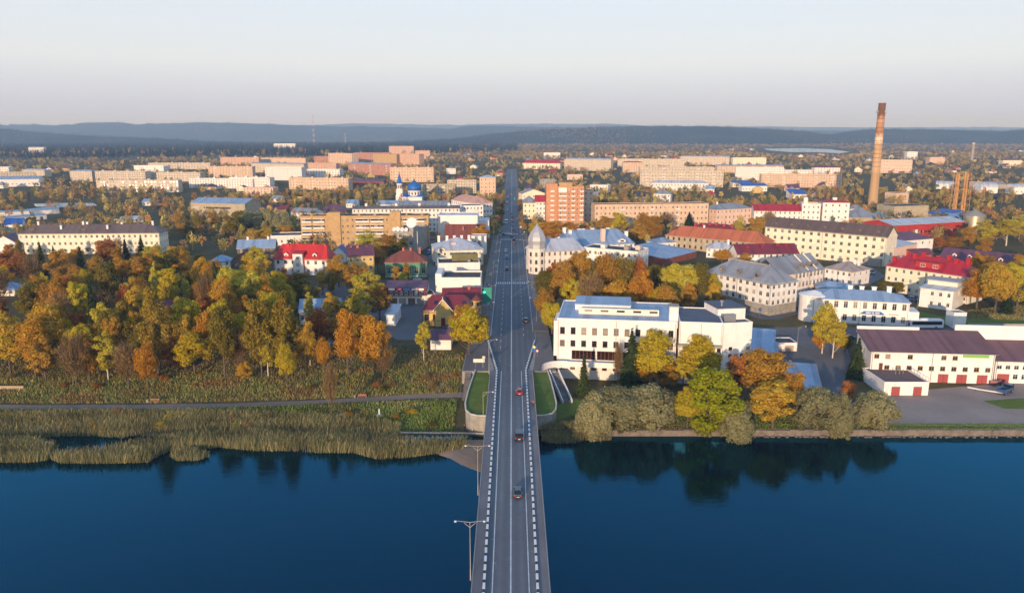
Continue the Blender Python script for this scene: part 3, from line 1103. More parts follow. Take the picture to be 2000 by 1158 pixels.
def bld(label, x0, y0, x1, y1, top, dep, rows, cols, wall, roof, rk='flat', rz=.5, name='building', cat='building', near=False, scol=None, ww=1.15, wh=1.6,
        ov=.5, zb=None, ch=(), chm=None, chh=1.6, frame=None, mul=1, skip=(), group=None, hipin=None, plinth=None, ph=.8, sill=.3, balc=(), balm=None, noff=False, glassm=None, chs=1.0, rowlist=None, cornice=False):
    b = Bld()
    A = G(x0, y0, zb)
    Bp = G(x1, y1, A[2])
    b.L = L = math.hypot(Bp[0] - A[0], Bp[1] - A[1])
    b.D = D = dep
    b.H = H = top if top < 120 else z_at(top, A[1]) - A[2]
    ang = math.atan2(Bp[1] - A[1], Bp[0] - A[0])
    b.ang, b.A = ang, A
    wm = P[wall] if isinstance(wall, str) else wall
    b.wm = wm
    fr = frame or WINFR
    b.root = root = thing(name, label, cat, A, ang, group)
    cx, cy = A[0] + math.cos(ang) * L / 2 - math.sin(ang) * D / 2, A[1] + math.sin(ang) * L / 2 + math.cos(ang) * D / 2
    FOOT.append((cx, cy, math.cos(ang), math.sin(ang), L / 2, D / 2))
    mb = MB()
    fh = H / max(rows, 1)
    h_ = min(wh, fh * .58)
    vs = rowlist or [(i * fh + fh * sill, i * fh + fh * sill + h_) for i in range(rows)]
    sc = scol if scol is not None else max(1, int(D / 4))
    wins = MB()
    fs = [((0, 0), (1, 0), L, cols, skip), ((L, 0), (0, 1), D, sc, ()), ((L, D), (-1, 0), L, 0, ()), ((0, D), (0, -1), D, sc, ())]
    for k, (o, u, W_, n, sk) in enumerate(fs):
        us = []
        if n and rows:
            sp = W_ / n
            w_ = min(ww, sp * .62)
            us = [(sp * (i + .5) - w_ / 2, sp * (i + .5) + w_ / 2) for i in range(n)]
        facade(mb, o, u, W_, H, us, vs if us else [], sk)
        rot = math.atan2(u[1], u[0])
        for i, (u0, u1) in enumerate(us):
            for j, (v0, v1) in enumerate(vs):
                if (i, j) in sk:
                    continue
                pl = (o[0] + u[0] * u0, o[1] + u[1] * u0, v0)
                if near and k != 2:
                    wm_, pm_ = win_mesh(u1 - u0, v1 - v0, mul, fr)
                    wo_ = link('window', wm_, root, pl, rot)
                    link('pane', pm_, wo_)
                else:
                    n_ = (u[1], -u[0])
                    q = lambda a, z, d: (o[0] + u[0] * a - n_[0] * d, o[1] + u[1] * a - n_[1] * d, z)
                    e0, e1, e2 = (random.uniform(-.05, .05), random.uniform(0, .26), random.uniform(0, .05)) if glassm else (0, 0, 0)
                    wins.poly([q(u0, v0, .15), q(u1, v0, .15 + e0), q(u1, v1, .15 + e0 + e1), q(u0, v1, .15 + e1)], 0)
                    t = .09
                    for a0, a1, z0, z1 in ((u0, u0 + t, v0, v1), (u1 - t, u1, v0, v1), ((u0 + u1) / 2 - .05, (u0 + u1) / 2 + .05, v0, v1), (u0 + t, u1 - t, v1 - t, v1)):
                        wins.poly([q(a0, z0, .1), q(a1, z0, .1), q(a1, z1, .1), q(a0, z1, .1)], 1)
    if rk == 'gable':
        for x in (0, L):
            mb.poly([(x, 0, H), (x, D, H), (x, D / 2, H + rz - .06)] if x else [(x, D, H), (x, 0, H), (x, D / 2, H + rz - .06)])
    elif rk == 'gabley':
        for y in (0, D):
            mb.poly([(0, y, H), (L, y, H), (L / 2, y, H + rz - .06)])
    elif rk == 'shed':
        mb.poly([(0, D, H), (0, 0, H), (0, D, H + rz - .06)])
        mb.poly([(L, 0, H), (L, D, H), (L, D, H + rz - .06)])
        mb.poly([(L, D, H), (0, D, H), (0, D, H + rz - .06), (L, D, H + rz - .06)])
    elif rk == 'barrel':
        for x in (0, L):
            mb.poly([(x, D / 2 - D / 2 * math.cos(math.pi * i / 10), H + (rz - .1) * math.sin(math.pi * i / 10)) for i in range(11)])
    mb.build('wall', wm, root)
    if wins.f:
        wins.build('windows', [glassm or GLASS, fr], root, kind='stuff')
    b.roof = roof_parts(b, rk, rz, ov, Q[roof] if isinstance(roof, str) else roof, wm, hipin)
    if cornice:
        c = MB()
        c.box(-.3, L + .3, -.3, -.005, H - .55, H - .12).box(L + .005, L + .3, 0, D, H - .55, H - .12).box(-.3, -.005, 0, D, H - .55, H - .12)
        c.build('cornice', wm, root)
    if plinth:
        c = MB()
        c.box(-.07, L + .07, -.07, -.004, 0, ph).box(L + .004, L + .07, 0, D, 0, ph).box(-.07, -.004, 0, D, 0, ph)
        c.build('plinth', P[plinth], root)
    if near and L > 12:
        for x_ in (.35, L * .5, L - .35):
            MB().box(x_ - .07, x_ + .07, -.16, -.03, .2, H - .1).build('downpipe', STEEL, root)
        MB().box(-ov * .8, L + ov * .8, -ov - .1, -ov + .04, H - .32, H - .2).build('gutter', STEEL, root) if rk in ('gable', 'hip', 'shed') else None
    for (fx, fy) in ch:
        z0 = H + (0 if rk == 'flat' else rz * max(0., 1 - abs(fy - .5) * 2) * .9)
        c = MB().cbox(fx * L, fy * D, z0 - 1.2, 1.0 * chs, .8 * chs, chh + 1.2).cbox(fx * L, fy * D, z0 + chh, 1.25 * chs, 1.0 * chs, .2)
        c.build('chimney', chm or PLASTER, root)
    if balc:
        sp = L / cols
        for c_ in balc:
            for j in range(1, rows):
                v0 = vs[j][0]
                x_ = sp * (c_ + .5)
                MB().box(x_ - 1.4, x_ + 1.4, -1.1, -.01, v0 - .9, v0 - .78).box(x_ - 1.4, x_ + 1.4, -1.12, -1.04, v0 - .78, v0 + .12).box(x_ - 1.4, x_ - 1.33, -1.04, -.01, v0 - .78, v0 + .12).box(x_ + 1.33, x_ + 1.4, -1.04, -.01, v0 - .78, v0 + .12).build('balcony', balm or P['white2'], root)
    return b


def part(b, name, x0, x1, y0, y1, z0, z1, mat, parent=None):
    return MB().box(x0, x1, y0, y1, z0, z1).build(name, P[mat] if isinstance(mat, str) else mat, parent or b.root)


def hip_dormer(b, fx, w=1.8, roofm='red', wall='white', y0=.5, z0=.4):
    """a little gabled dormer on the front slope"""
    x, z = fx * b.L, b.H + z0
    d = MB().box(x - w / 2, x + w / 2, y0, y0 + 3.2, z, z + 1.3)
    d.poly([(x - w / 2, y0, z + 1.3), (x + w / 2, y0, z + 1.3), (x, y0, z + 2.0)])
    dm = d.build('dormer', P[wall], b.root)
    MB().slab([(x - w / 2 - .2, y0 - .2, z + 1.2), (x, y0 - .2, z + 2.1), (x + w / 2 + .2, y0 - .2, z + 1.2), (x + w / 2 + .2, y0 + 3.4, z + 1.2), (x, y0 + 3.4, z + 2.1), (x - w / 2 - .2, y0 + 3.4, z + 1.2)],
              [(0, 1, 4, 5), (1, 2, 3, 4)], [0, 1, 2, 3, 4, 5], .1).build('dormer_roof', Q[roofm], dm)
    MB().box(x - w * .25, x + w * .25, y0 - .05, y0 - .01, z + .3, z + 1.1).build('pane', GLASS, dm)
    return dm


def win_at(b, u, v, w, h, mul=1, fr=None, out=.2):
    """a single window set on the front wall, in its own proud surround"""
    wm_, pm_ = win_mesh(w, h, mul, fr or WINFR)
    o = link('window', wm_, b.root, (u, -out, v))
    link('pane', pm_, o)
    return o


# ------------------------------------------------------------------ left side, near
b = bld('long cream three-storey school block with brown hipped roof on the left edge', 40, 497, 314, 495, 456, 13, 3, 26, 'cream', 'brown', 'hip', 4.3, near=True, scol=4, ch=[(.11, .5), (.29, .25), (.43, .5), (.455, .55), (.62, .25), (.7, .6), (.93, .5)], chh=2.0, mul=2, ww=1.35, wh=1.7)
part(b, 'vent_dormer', 5.5, 8.4, 2.2, 5.0, b.H + .8, b.H + 2.3, 'brown')
part(b, 'vent_dormer', 34.5, 37.2, 2.2, 5.0, b.H + .8, b.H + 2.1, 'brown')
MB().slab([(37, -2.6, 3.0), (39, -2.6, 3.9), (41, -2.6, 3.0), (41, 0, 3.0), (39, 0, 3.9), (37, 0, 3.0)], [(0, 1, 4, 5), (1, 2, 3, 4)], [0, 1, 2, 3, 4, 5], .15).build('porch', Q['maroon'], b.root)
b = bld('white gabled annex with round gable window left of the long cream school', -14, 500, 37, 499, 476, 14, 1, 3, 'white', 'purple', 'gabley', 4.6, near=True, skip=[(1, 0)])
MB().cyl(b.L / 2, 0, -.06, .06, .75, n=14).build('round_window', GLASS, b.root, (0, 0, 0))
o = b.root.children[-1]
o.rotation_euler = (R(90), 0, 0)
o.location = (0, -.02, b.H + 1.6)
bld('low pale blue roofed house cut by the left picture edge in the wood', -40, 578, 30, 578, 565, 9, 1, 5, 'white', 'blue', 'hip', 2.6, near=True, name='house', cat='house')
b = bld('big pale hangar-like hall with light blue metal roof behind the left wood', 375, 424, 480, 427, 396, 24, 1, 0, 'stone', 'blue', 'gable', 3.6, scol=0, name='hall', cat='hall')
for k in range(24):
    part(b, 'window', 12 + k * 1.05, 12.9 + k * 1.05, -.06, -.005, b.H * .62, b.H * .74, GLASS)
for u in (2, 5, 2, 33):
    pass
for u, v in ((2.0, .62), (5.0, .62), (3.0, .2), (35.0, .2)):
    win_at(b, u, b.H * v, 2.2, 1.7, 2, out=.12)
part(b, 'skylight', 9, 10.2, 4, 5.2, b.H + 1.3, b.H + 2.0, STEEL)
part(b, 'skylight', 34, 35.2, 4, 5.2, b.H + 1.3, b.H + 2.0, STEEL)
b = bld('white two-storey villa with bright red roof and red chimneys', 537, 536, 640, 538, 504, 13, 2, 7, 'white', 'red', 'hip', 6.2, near=True, name='villa', cat='house', ch=[(.2, .45), (.38, .5), (.68, .5), (.9, .45)], chm=Q['red'], chh=1.3, skip=[(3, 0), (3, 1)], hipin=2.0, ww=1.4, wh=1.9)
part(b, 'bay', b.L * .38, b.L * .56, -1.6, -.01, 0, b.H + 2.6, 'white')
MB().slab([(b.L * .36, -1.9, b.H + 2.6), (b.L * .58, -1.9, b.H + 2.6), (b.L * .58, 4.2, b.H + 3.6), (b.L * .36, 4.2, b.H + 3.6)], [(0, 1, 2, 3)], [0, 1, 2, 3], .2).build('bay_roof', Q['red'], b.root)
for j in range(3):
    o = win_at(b, b.L * .47 - .9, 1.2 + j * 3.3, 1.8, 1.8, 1, out=1.75)
hip_dormer(b, .22, 2.2, 'red', 'white', 1.0, .7)
hip_dormer(b, .76, 2.2, 'red', 'white', 1.0, .7)
for fx in (-.02, .37, .565, 1.0):
    part(b, 'corner_strip', b.L * fx, b.L * fx + .45, -.12, -.012, 0, b.H, 'redbrick')
bld('weathered timber house with pale blue roof left of the red-roofed villa', 465, 510, 538, 508, 485, 12, 2, 5, 'brown', 'blue', 'gable', 4.0, near=True, name='house', cat='house', ch=[(.25, .5), (.8, .5)])
bld('small brown gabled cottage in front of the weathered timber house', 456, 520, 494, 520, 505, 9, 1, 2, 'brown', 'tile', 'gabley', 3.2, near=True, name='house', cat='house')
bld('low pale blue roofed cottage beside the brown gabled cottage', 412, 522, 450, 521, 510, 9, 1, 3, 'white2', 'blue', 'hip', 2.6, near=True, name='house', cat='house')
bld('brown hip-roofed pavilion half hidden among the trees of the left wood', 352, 588, 408, 588, 570, 11, 1, 4, 'brown', 'tile', 'hip', 3.0, near=True, name='pavilion', cat='pavilion', ch=[(.6, .5)])
bld('white hall with pinkish roof glimpsed through the left riverside trees', 262, 632, 352, 634, 606, 11, 1, 6, 'white2', 'maroon', 'gable', 3.0, near=True)
bld('low flat black roofed block left of the tan brick flats', 529, 480, 602, 478, 462, 16, 1, 5, 'white2', 'tar', 'flat', .5, cat='building')
# tan brick flats
b = bld('long tan brick five-storey flats with white loggias left of the street', 590, 484, 838, 482, 424, 14, 5, 26, 'tan', 'tar', 'flat', .6, near=False, wh=1.5, scol=3)
sL = b.L
for x0, x1, hh in ((.21, .31, 2.6), (.70, .78, 3.0)):
    part(b, 'stair_tower', sL * x0, sL * x1, -.9, 6, 0, b.H + hh, 'tan')
for x0, x1 in ((.01, .085), (.10, .185), (.43, .535), (.545, .645), (.80, .87), (.89, .97)):
    for j in range(1, 5):
        z = j * b.H / 5 + .3
        part(b, 'loggia', sL * x0, sL * x1, -1.0, -.02, z, z + 1.0, 'white2')
        lg = MB()
        np_ = max(3, int((sL * x1 - sL * x0) / 1.0))
        wp = (sL * x1 - sL * x0) / np_
        for q_ in range(np_):
            lg.box(sL * x0 + q_ * wp + .1, sL * x0 + (q_ + 1) * wp - .1, -.9, -.03, z + 1.0, z + 2.05)
        lg.build('loggia_glazing', GLASS, b.root)
        part(b, 'loggia_lintel', sL * x0, sL * x1, -.95, -.02, z + 2.05, z + 2.3, 'white2')
for k in range(8):
    part(b, 'roof_vent', sL * (.06 + k * .125), sL * (.06 + k * .125) + 1.4, 6.5, 7.8, b.H, b.H + 1.3, 'tan')
bld('long white five-storey block behind the tan brick flats', 690, 454, 898, 452, 408, 13, 5, 27, 'white2', 'brown', 'gable', 1.4, ch=[(.12, .5), (.4, .5), (.62, .5), (.9, .5)], chs=1.6)
bld('white corner block with dark flat roof at the left of the street', 904, 448, 944, 447, 403, 16, 5, 6, 'white', 'tar', 'flat', .5, balc=(3,))
bld('long salmon-roofed house along the left pavement past the crossing', 932, 440, 962, 438, 398, 44, 4, 5, 'white2', 'pinkish', 'hip', 4.5, scol=12)
bld('large blank white gable wall building behind the red-brown tiled house', 856, 474, 933, 474, 422, 20, 0, 0, 'white', 'pale', 'flat', .5)
bld('lower white block beside the blank white wall at the street', 936, 466, 955, 466, 432, 18, 3, 0, 'white', 'pale', 'flat', .5, scol=4)
b = bld('house with steep red-brown tiled roof before the blank white wall', 870, 482, 946, 482, 466, 16, 1, 6, 'white2', 'tile', 'gable', 8.0, name='house', cat='house', ch=[(.45, .3)], chm=P['redbrick'], chh=2.5)
MB().slab([(b.L * .62, -.8, b.H), (b.L * .8, -.8, b.H + 8.6), (b.L * .98, -.8, b.H), (b.L * .98, 9, b.H), (b.L * .8, 9, b.H + 8.6), (b.L * .62, 9, b.H)], [(0, 1, 4, 5), (1, 2, 3, 4)], [0, 1, 2, 3, 4, 5], .2).build('cross_roof', Q['tile'], b.root)
MB().poly([(0, 0, 0), (1, 0, 0), (1, 0, 1)])
m = MB()
m.poly([(b.L * .64, -.5, b.H), (b.L * .96, -.5, b.H), (b.L * .8, -.5, b.H + 7.8)])
m.build('gable', b.wm, b.root)
# grey cube with dishes
b = bld('grey concrete exchange building with satellite dishes on its flat roof', 768, 497, 808, 498, 454, 30, 3, 4, 'grey', 'tarblue', 'flat', .7, near=True, scol=0, ww=2.2, wh=2.4, mul=2)
part(b, 'penthouse', b.L * .62, b.L - .4, 2, 14, b.H + .05, b.H + 2.4, 'grey')


def dish(label, b, x, y, z, r, h):
    a = b.ang
    X, Y = b.A[0] + math.cos(a) * x - math.sin(a) * y, b.A[1] + math.sin(a) * x + math.cos(a) * y
    t = thing('satellite_dish', label, 'satellite dish', (X, Y, b.A[2] + b.H + z), 0, 'dishes on the grey building')
    MB().cyl(0, 0, 0, h, .14 * r ** .5, .1 * r ** .5, 8).cbox(0, 0, 0, r * .8, r * .8, .15).build('mast', STEEL, t)
    d = MB()
    d.lathe([(.02, 0), (r * .5, r * .07), (r * .85, r * .24), (r, r * .36)], 18)
    d.lathe([(r, r * .36), (r * .84, r * .21), (r * .5, r * .04), (.02, -.04)], 18)
    dd = d.build('reflector', WHITE, t, (0, -.1, h), smooth=True)
    dd.rotation_euler = (R(68), 0, R(-18))
    f = MB().tube((r * .9, 0, r * .3), (0, 0, r * .9), .03).tube((-r * .9, 0, r * .3), (0, 0, r * .9), .03).cbox(0, 0, r * .85, .2, .2, .25)
    ff = f.build('feed', STEEL, t, (0, -.1, h))
    ff.rotation_euler = (R(68), 0, R(-18))


dish('largest white dish, on a mast over the right end of the grey roof', b, b.L * .9, 3, .1, 3.2, 5.0)
for i, (x, l) in enumerate(((-2.5, 'leftmost small dish, low on the grey roof edge'), (.8, 'white dish second from the left on the grey roof'), (3.2, 'dish third from the left on the grey roof'), (5.6, 'dish fourth from the left on the grey roof'), (8.0, 'small dish just left of the largest one'))):
    dish(l, b, max(.9, x), 1.0 + (6 if i == 0 else 0), .1, 1.25 if i else 1.0, 1.4)
t = thing('mast', 'slim pale mast standing before the grey dish building', 'mast', (*G(816, 500)[:2], 7))
MB().cyl(0, 0, 0, 14, .22, .15, 8).build('pole', WHITE, t)
MB().cbox(0, 0, 0, 1.0, 1.0, .6).build('footing', CONC, t)

bld('ochre house with sloping red roof and chimneys in the left yards', 681, 548, 732, 546, 500, 15, 3, 4, 'ochre', 'maroon', 'shed', 3.0, near=True, name='house', cat='house', ch=[(.15, .8), (.4, .7), (.75, .85)], chm=P['redbrick'])
bld('small white house with dark blue roof right of the red-roofed villa', 648, 512, 676, 512, 494, 9, 1, 2, 'white2', 'vblue', 'gabley', 3.6, near=True, name='house', cat='house')
b = bld('green wooden house with brown hipped roof and brick chimneys', 753, 543, 834, 542, 512, 14, 1, 6, 'green', 'tile', 'hip', 4.6, near=True, name='house', cat='house', ch=[(.42, .5), (.6, .5), (.82, .5)], chm=P['redbrick'], ww=1.7, wh=3.0, sill=.25, mul=1)
part(b, 'sill_band', -.1, b.L + .1, -.1, -.01, .7, .95, 'white')
part(b, 'porch', b.L * .3, b.L * .45, -2.2, -.12, 0, 3.2, 'green')
MB().slab([(b.L * .28, -2.5, 3.3), (b.L * .375, -2.5, 4.4), (b.L * .47, -2.5, 3.3), (b.L * .47, .2, 3.3), (b.L * .375, .2, 4.4), (b.L * .28, .2, 3.3)], [(0, 1, 4, 5), (1, 2, 3, 4)], [0, 1, 2, 3, 4, 5], .15).build('porch_roof', Q['tile'], b.root)
# the white and cream row along the left pavement
b = bld('cream row house with pale zinc roofs and white chimneys by the left pavement', 852, 520, 944, 517, 489, 24, 2, 8, 'cream', 'pale', 'hip', 5.0, near=True, name='house', cat='house', ch=[(.12, .6), (.3, .62), (.46, .62), (.62, .62), (.78, .62)], chs=1.3, chh=2.0)
hip_dormer(b, .12, 3.6, 'pale', 'cream', -.4, -.6)
part(b, 'roof_vent', b.L * .35, b.L * .45, 5, 7, b.H + 1.2, b.H + 3.0, 'pink')
bld('plain white tower block end rising behind the zinc roofs', 921, 497, 950, 497, 462, 9, 0, 0, 'white', 'rusty', 'flat', .4)
b = bld('white mid block with black felt roof and olive roof house', 857, 554, 938, 552, 516, 15, 0, 0, 'white', 'tar', 'flat', .5)
part(b, 'roof_house', b.L * .35, b.L * .98, 7, 12, b.H + .1, b.H + 3.4, plain('olive render', (112, 108, 66)))
part(b, 'fan', b.L * .72, b.L * .78, 4, 5, b.H + .1, b.H + 1.1, STEEL)
b = bld('blank white firewall block with black felt roof behind the plum-roofed houses', 851, 585, 939, 585, 545, 16, 0, 0, 'white', 'tar', 'flat', .7)
part(b, 'corner_tower', 0, 2.6, .02, 15, b.H, b.H + 2.2, 'white')
# maroon shop
b = bld('maroon clad shop with plum roof over white garage doors', 756, 594, 832, 594, 571, 13, 1, 0, 'white', 'purple', 'shed', 2.6, scol=0, name='shop', cat='shop', ov=.3)
up = part(b, 'upper_storey', -.3, b.L + .3, -1.2, -.02, b.H - 1.2, b.H + 2.2, 'maroon')
MB().slab([(-.6, -1.5, b.H + 2.2), (b.L + .6, -1.5, b.H + 2.2), (b.L + .6, 6, b.H + 3.9), (-.6, 6, b.H + 3.9)], [(0, 1, 2, 3)], [0, 1, 2, 3], .2).build('roof_front', Q['purple'], b.root, uv=True)
for k in range(7):
    o = win_at(b, b.L * (.1 + k * .125), b.H - .7, 1.2, 1.5, 1, out=1.4)
for x0, x1, c in ((.06, .22, 'white'), (.26, .40, plain('pink sign', (216, 70, 110), .5, .05)), (.44, .62, plain('blue sign', (80, 150, 210), .5, .05)), (.65, .80, 'white'), (.83, .96, 'white')):
    part(b, 'sign_board', b.L * x0, b.L * x1, -1.34, -1.22, b.H + 1.1, b.H + 1.9, c)
for k in range(4):
    part(b, 'garage_door', b.L * (.08 + k * .23), b.L * (.08 + k * .23) + 2.9, -.08, -.01, 0, 2.5, 'grey' if k % 2 else 'brown')
bld('low cream link building between maroon shop and white firewall', 833, 594, 851, 593, 577, 10, 1, 2, 'cream', 'tar', 'flat', .3, near=True)
# ochre timber house with turret
b = bld('ornate ochre timber house with plum roof and central gable', 826, 636, 922, 636, 604, 12, 1, 6, 'ochre', 'maroon', 'hip', 4.2, near=True, name='house', cat='house', frame=DARKFR, ww=1.6, wh=2.3, sill=.32, skip=[(2, 0), (3, 0)], hipin=3.0)
cx_ = b.L * .42
part(b, 'porch_bay', cx_ - 2.9, cx_ + 2.9, -1.2, -.01, 0, b.H + .4, 'ochre')
m = MB()
m.poly([(cx_ - 2.9, -1.2, b.H + .4), (cx_ + 2.9, -1.2, b.H + .4), (cx_, -1.2, b.H + 3.8)])
m.build('gable', P['ochre'], b.root)
MB().slab([(cx_ - 3.7, -1.9, b.H - .3), (cx_, -1.9, b.H + 4.1), (cx_ + 3.7, -1.9, b.H - .3), (cx_ + 3.7, 6, b.H - .3), (cx_, 6, b.H + 4.1), (cx_ - 3.7, 6, b.H - .3)], [(0, 1, 4, 5), (1, 2, 3, 4)], [0, 1, 2, 3, 4, 5], .22).build('gable_roof', Q['maroon'], b.root)
m = MB()
for s in (-1, 1):
    m.tube((cx_ + s * 3.6, -2.0, b.H - .3), (cx_, -2.0, b.H + 4.0), .16, n=4)
m.tube((cx_, -2.0, b.H + 3.4), (cx_, -2.0, b.H + 5.0), .1, n=4)
m.build('bargeboard', P['cream'], b.root)
for u in (cx_ - 2.3, cx_ + 1.1):
    win_at(b, u, 2.2, 1.2, 2.0, 1, DARKFR, out=1.3)
win_at(b, cx_ - .6, b.H + .9, 1.2, 1.4, 0, DARKFR, out=1.3)
part(b, 'door', cx_ - .75, cx_ + .75, -1.28, -1.21, 0, 3.2, plain('oxblood door', (110, 30, 26), .6, .1))
for z in (.7, b.H * .25, b.H * .78):
    part(b, 'timber_band', -.08, b.L + .08, -.1, -.012, z, z + .2, DARKFR)
for k in range(9):
    part(b, 'timber_post', b.L * k / 8 - .1, b.L * k / 8 + .1, -.115, -.014, 0, b.H, DARKFR)
for fx in (.22, .8):
    m = MB()
    s = 4.2 / 6
    m.slab([(b.L * fx, 2, b.H + 2 * s + .12), (b.L * fx + 1.4, 2, b.H + 2 * s + .12), (b.L * fx + 1.4, 3.4, b.H + 3.4 * s + .12), (b.L * fx, 3.4, b.H + 3.4 * s + .12)], [(0, 1, 2, 3)], [0, 1, 2, 3], .08)
    m.build('skylight', GLASS, b.root)
bld('plum-roofed rear wing behind the ochre timber house', 868, 616, 940, 614, 594, 14, 1, 4, 'ochre', 'maroon', 'gable', 5.0, near=True, name='house', cat='house', frame=DARKFR, ch=[(.7, .45)], chm=P['redbrick'])
gx, gy, _ = G(931, 634)
t = thing('turret', 'slender red timber turret with dark spire beside the ochre house', 'tower', (gx, gy, 7))
MB().lathe([(1.45, 0), (1.45, 6.6)], 8).build('shaft', P['redbrick'], t)
MB().lathe([(1.75, 6.6), (1.75, 7.0), (1.4, 7.05), (1.4, 8.8), (1.8, 8.9), (1.8, 9.1)], 8).build('lantern', P['ochre'], t)
for i in range(8):
    a = 2 * math.pi * (i + .5) / 8
    m = MB().box(-.38, .38, -.06, .02, 0, 1.4)
    o = m.build('window', GLASS, t, (1.36 * math.cos(a), 1.36 * math.sin(a), 7.2), a + math.pi / 2)
MB().lathe([(1.85, 9.1), (1.2, 10.0), (.4, 10.6), (.06, 11.2), (.05, 14.5)], 8).build('spire', Q['tile'], t)
bld('small white annex with curved metal roof edge by the yard entrance', 754, 636, 773, 636, 614, 13, 1, 0, 'white', 'blue', 'shed', 1.0, scol=2)
bld('long white single-storey house with blue grey roof in the left wood', 586, 634, 664, 632, 608, 10, 1, 7, 'white', 'blue', 'gable', 3.6, near=True, name='house', cat='house', wh=1.9)
bld('white plank shed with plum roof under the golden maple', 841, 683, 881, 683, 661, 8, 1, 0, 'white', 'purple', 'gable', 2.2, scol=0, name='shed', cat='shed')
b = bld('cream two-storey house behind the yellow trees of the yard', 700, 590, 752, 592, 565, 10, 2, 3, 'cream', 'maroon', 'gable', 3.0, near=True, name='house', cat='house')

# ------------------------------------------------------------------ right side, near
b = bld('big white concrete hall with dark windows and blue roof by the bridge', 1087, 738, 1317, 748, 623, 26, 3, 11, 'white', 'blue', 'flat', .35, zb=2.2, near=True, scol=5, name='hall', cat='hall', frame=DARKFR, ww=1.45, wh=2.3, mul=0, rowlist=[(3.0, 5.0), (10.2, 12.1), (14.0, 16.1)])
hl, hh = b.L, b.H
part(b, 'penthouse', hl * .13, hl * .62, 13, 25.5, hh + .1, hh + 1.7, 'white')
MB().box(hl * .125, hl * .625, 12.8, 25.7, hh + 1.7, hh + 2.0).build('penthouse_roof', Q['blue'], b.root, uv=True)
m = part(b, 'vent_wall', hl * .17, hl * .86, 7.5, 8.4, hh + .1, hh + 1.9, 'cream')
for k in range(5):
    part(b, 'vent_slot', hl * (.22 + k * .14), hl * (.22 + k * .14) + 2.4, 7.38, 7.49, hh + .9, hh + 1.5, GLASS)
for k in range(3):
    part(b, 'glazing', hl * (.13 + k * .215), hl * (.325 + k * .215), -.25, -.02, 6.3, 9.0, DGLASS)
    for j in range(7):
        part(b, 'mullion', hl * (.13 + k * .215) + j * hl * .195 / 6 - .09, hl * (.13 + k * .215) + j * hl * .195 / 6 + .09, -.33, -.26, 6.3, 9.0, DARKFR)
part(b, 'terrace', hl * .1, hl * .8, -3.6, -.3, 5.3, 5.75, 'white')
part(b, 'terrace_wall', hl * .1, hl * .8, -3.8, -3.6, 4.9, 6.5, 'white')
m = MB()
for i in range(15):                               # curved ramp wall sweeping down in front
    a0, a1 = math.pi * (.5 + i / 30), math.pi * (.5 + (i + 1) / 30)
    r_ = 7.0
    p0, p1 = (hl * .1 + r_ * math.cos(a0), -r_ * .0 - 0.2 + r_ * (math.sin(a0) - 1) * 1.0 - 0), (hl * .1 + r_ * math.cos(a1), -.2 + r_ * (math.sin(a1) - 1))
    m.slab([(p0[0], p0[1] - 3.5, 6.6 + i * .03), (p1[0], p1[1] - 3.5, 6.6 + i * .03), (p1[0], p1[1] - 3.2, 6.6 + i * .03), (p0[0], p0[1] - 3.2, 6.6 + i * .03)], [(0, 1, 2, 3)], [0, 1, 2, 3], 2.2)
m.build('ramp_wall', PLASTER, b.root)
part(b, 'west_bay', -1.6, -.02, 7, 19, 5.0, 16.2, 'white')
part(b, 'roof_fan', hl * .8, hl * .83, 11, 12, hh + .1, hh + 1.6, STEEL)
m = MB()
for k in range(14):
    m.tube((hl * .62 + k * 1.0, 20, hh), (hl * .62 + k * 1.0, 20, hh + 1.2), .03, n=4)
m.tube((hl * .62, 20, hh + 1.2), (hl * .62 + 13, 20, hh + 1.2), .03, n=4).tube((hl * .62, 20, hh + .7), (hl * .62 + 13, 20, hh + .7), .025, n=4)
m.build('roof_rail', STEEL, b.root)
part(b, 'lift_tower', hl - 2.2, hl + .4, 1.5, 5.0, hh - 2, hh + 4.4, 'white')
part(b, 'lift_tower_cap', hl - 2.4, hl + .6, 1.3, 5.2, hh + 4.4, hh + 4.7, 'grey')
b2 = bld('white wing with slate grey roof right of the big white hall', 1322, 748, 1406, 752, 630, 20, 3, 7, 'white', 'tarblue', 'flat', .35, zb=2.2, near=True, frame=DARKFR, ww=1.7, wh=1.7, mul=0, rowlist=[(3.0, 4.6), (6.6, 8.2), (10.0, 11.2)], skip=[(0, 2), (1, 2), (2, 2), (3, 2), (4, 2), (5, 2)])
part(b2, 'ledge', -.1, b2.L * .98, -1.5, -.02, 11.6, 12.3, 'grey')
b3 = bld('tall blank white block with roof penthouse at the end of the hall', 1406, 738, 1463, 735, 633, 17, 3, 5, 'white', 'tarblue', 'flat', .35, zb=2.6, near=True, scol=0, frame=DARKFR, ww=1.5, wh=.9, mul=0, rowlist=[(4.0, 5.0), (6.4, 7.4), (8.6, 9.6)], skip=[(0, 0), (0, 1), (0, 2), (4, 0), (4, 1), (3, 2), (2, 2)])
part(b3, 'penthouse', .3, b3.L - .3, 4.5, 15, b3.H + .1, b3.H + 3.6, 'white')
part(b3, 'penthouse_roof', .1, b3.L - .1, 4.3, 15.2, b3.H + 3.6, b3.H + 3.9, Q['tarblue'])
part(b3, 'duct', 1.2, 5.0, 2.0, 4.3, b3.H + .1, b3.H + 2.2, STEEL)
MB().cyl(2.5, 7, b3.H + 3.9, b3.H + 5.4, .3, n=10).cyl(2.5, 7, b3.H + 5.2, b3.H + 5.7, .6, n=10).build('vent', STEEL, b3.root)
bld('blue-roofed brick shed just right of the tall white block', 1464, 704, 1517, 708, 686, 9, 1, 2, 'brick', 'blue', 'shed', 1.4, name='shed', cat='shed')
bld('white shed with blue roof behind the brick shed', 1464, 680, 1510, 684, 664, 11, 1, 1, 'white2', 'blue', 'shed', 1.6, name='shed', cat='shed')
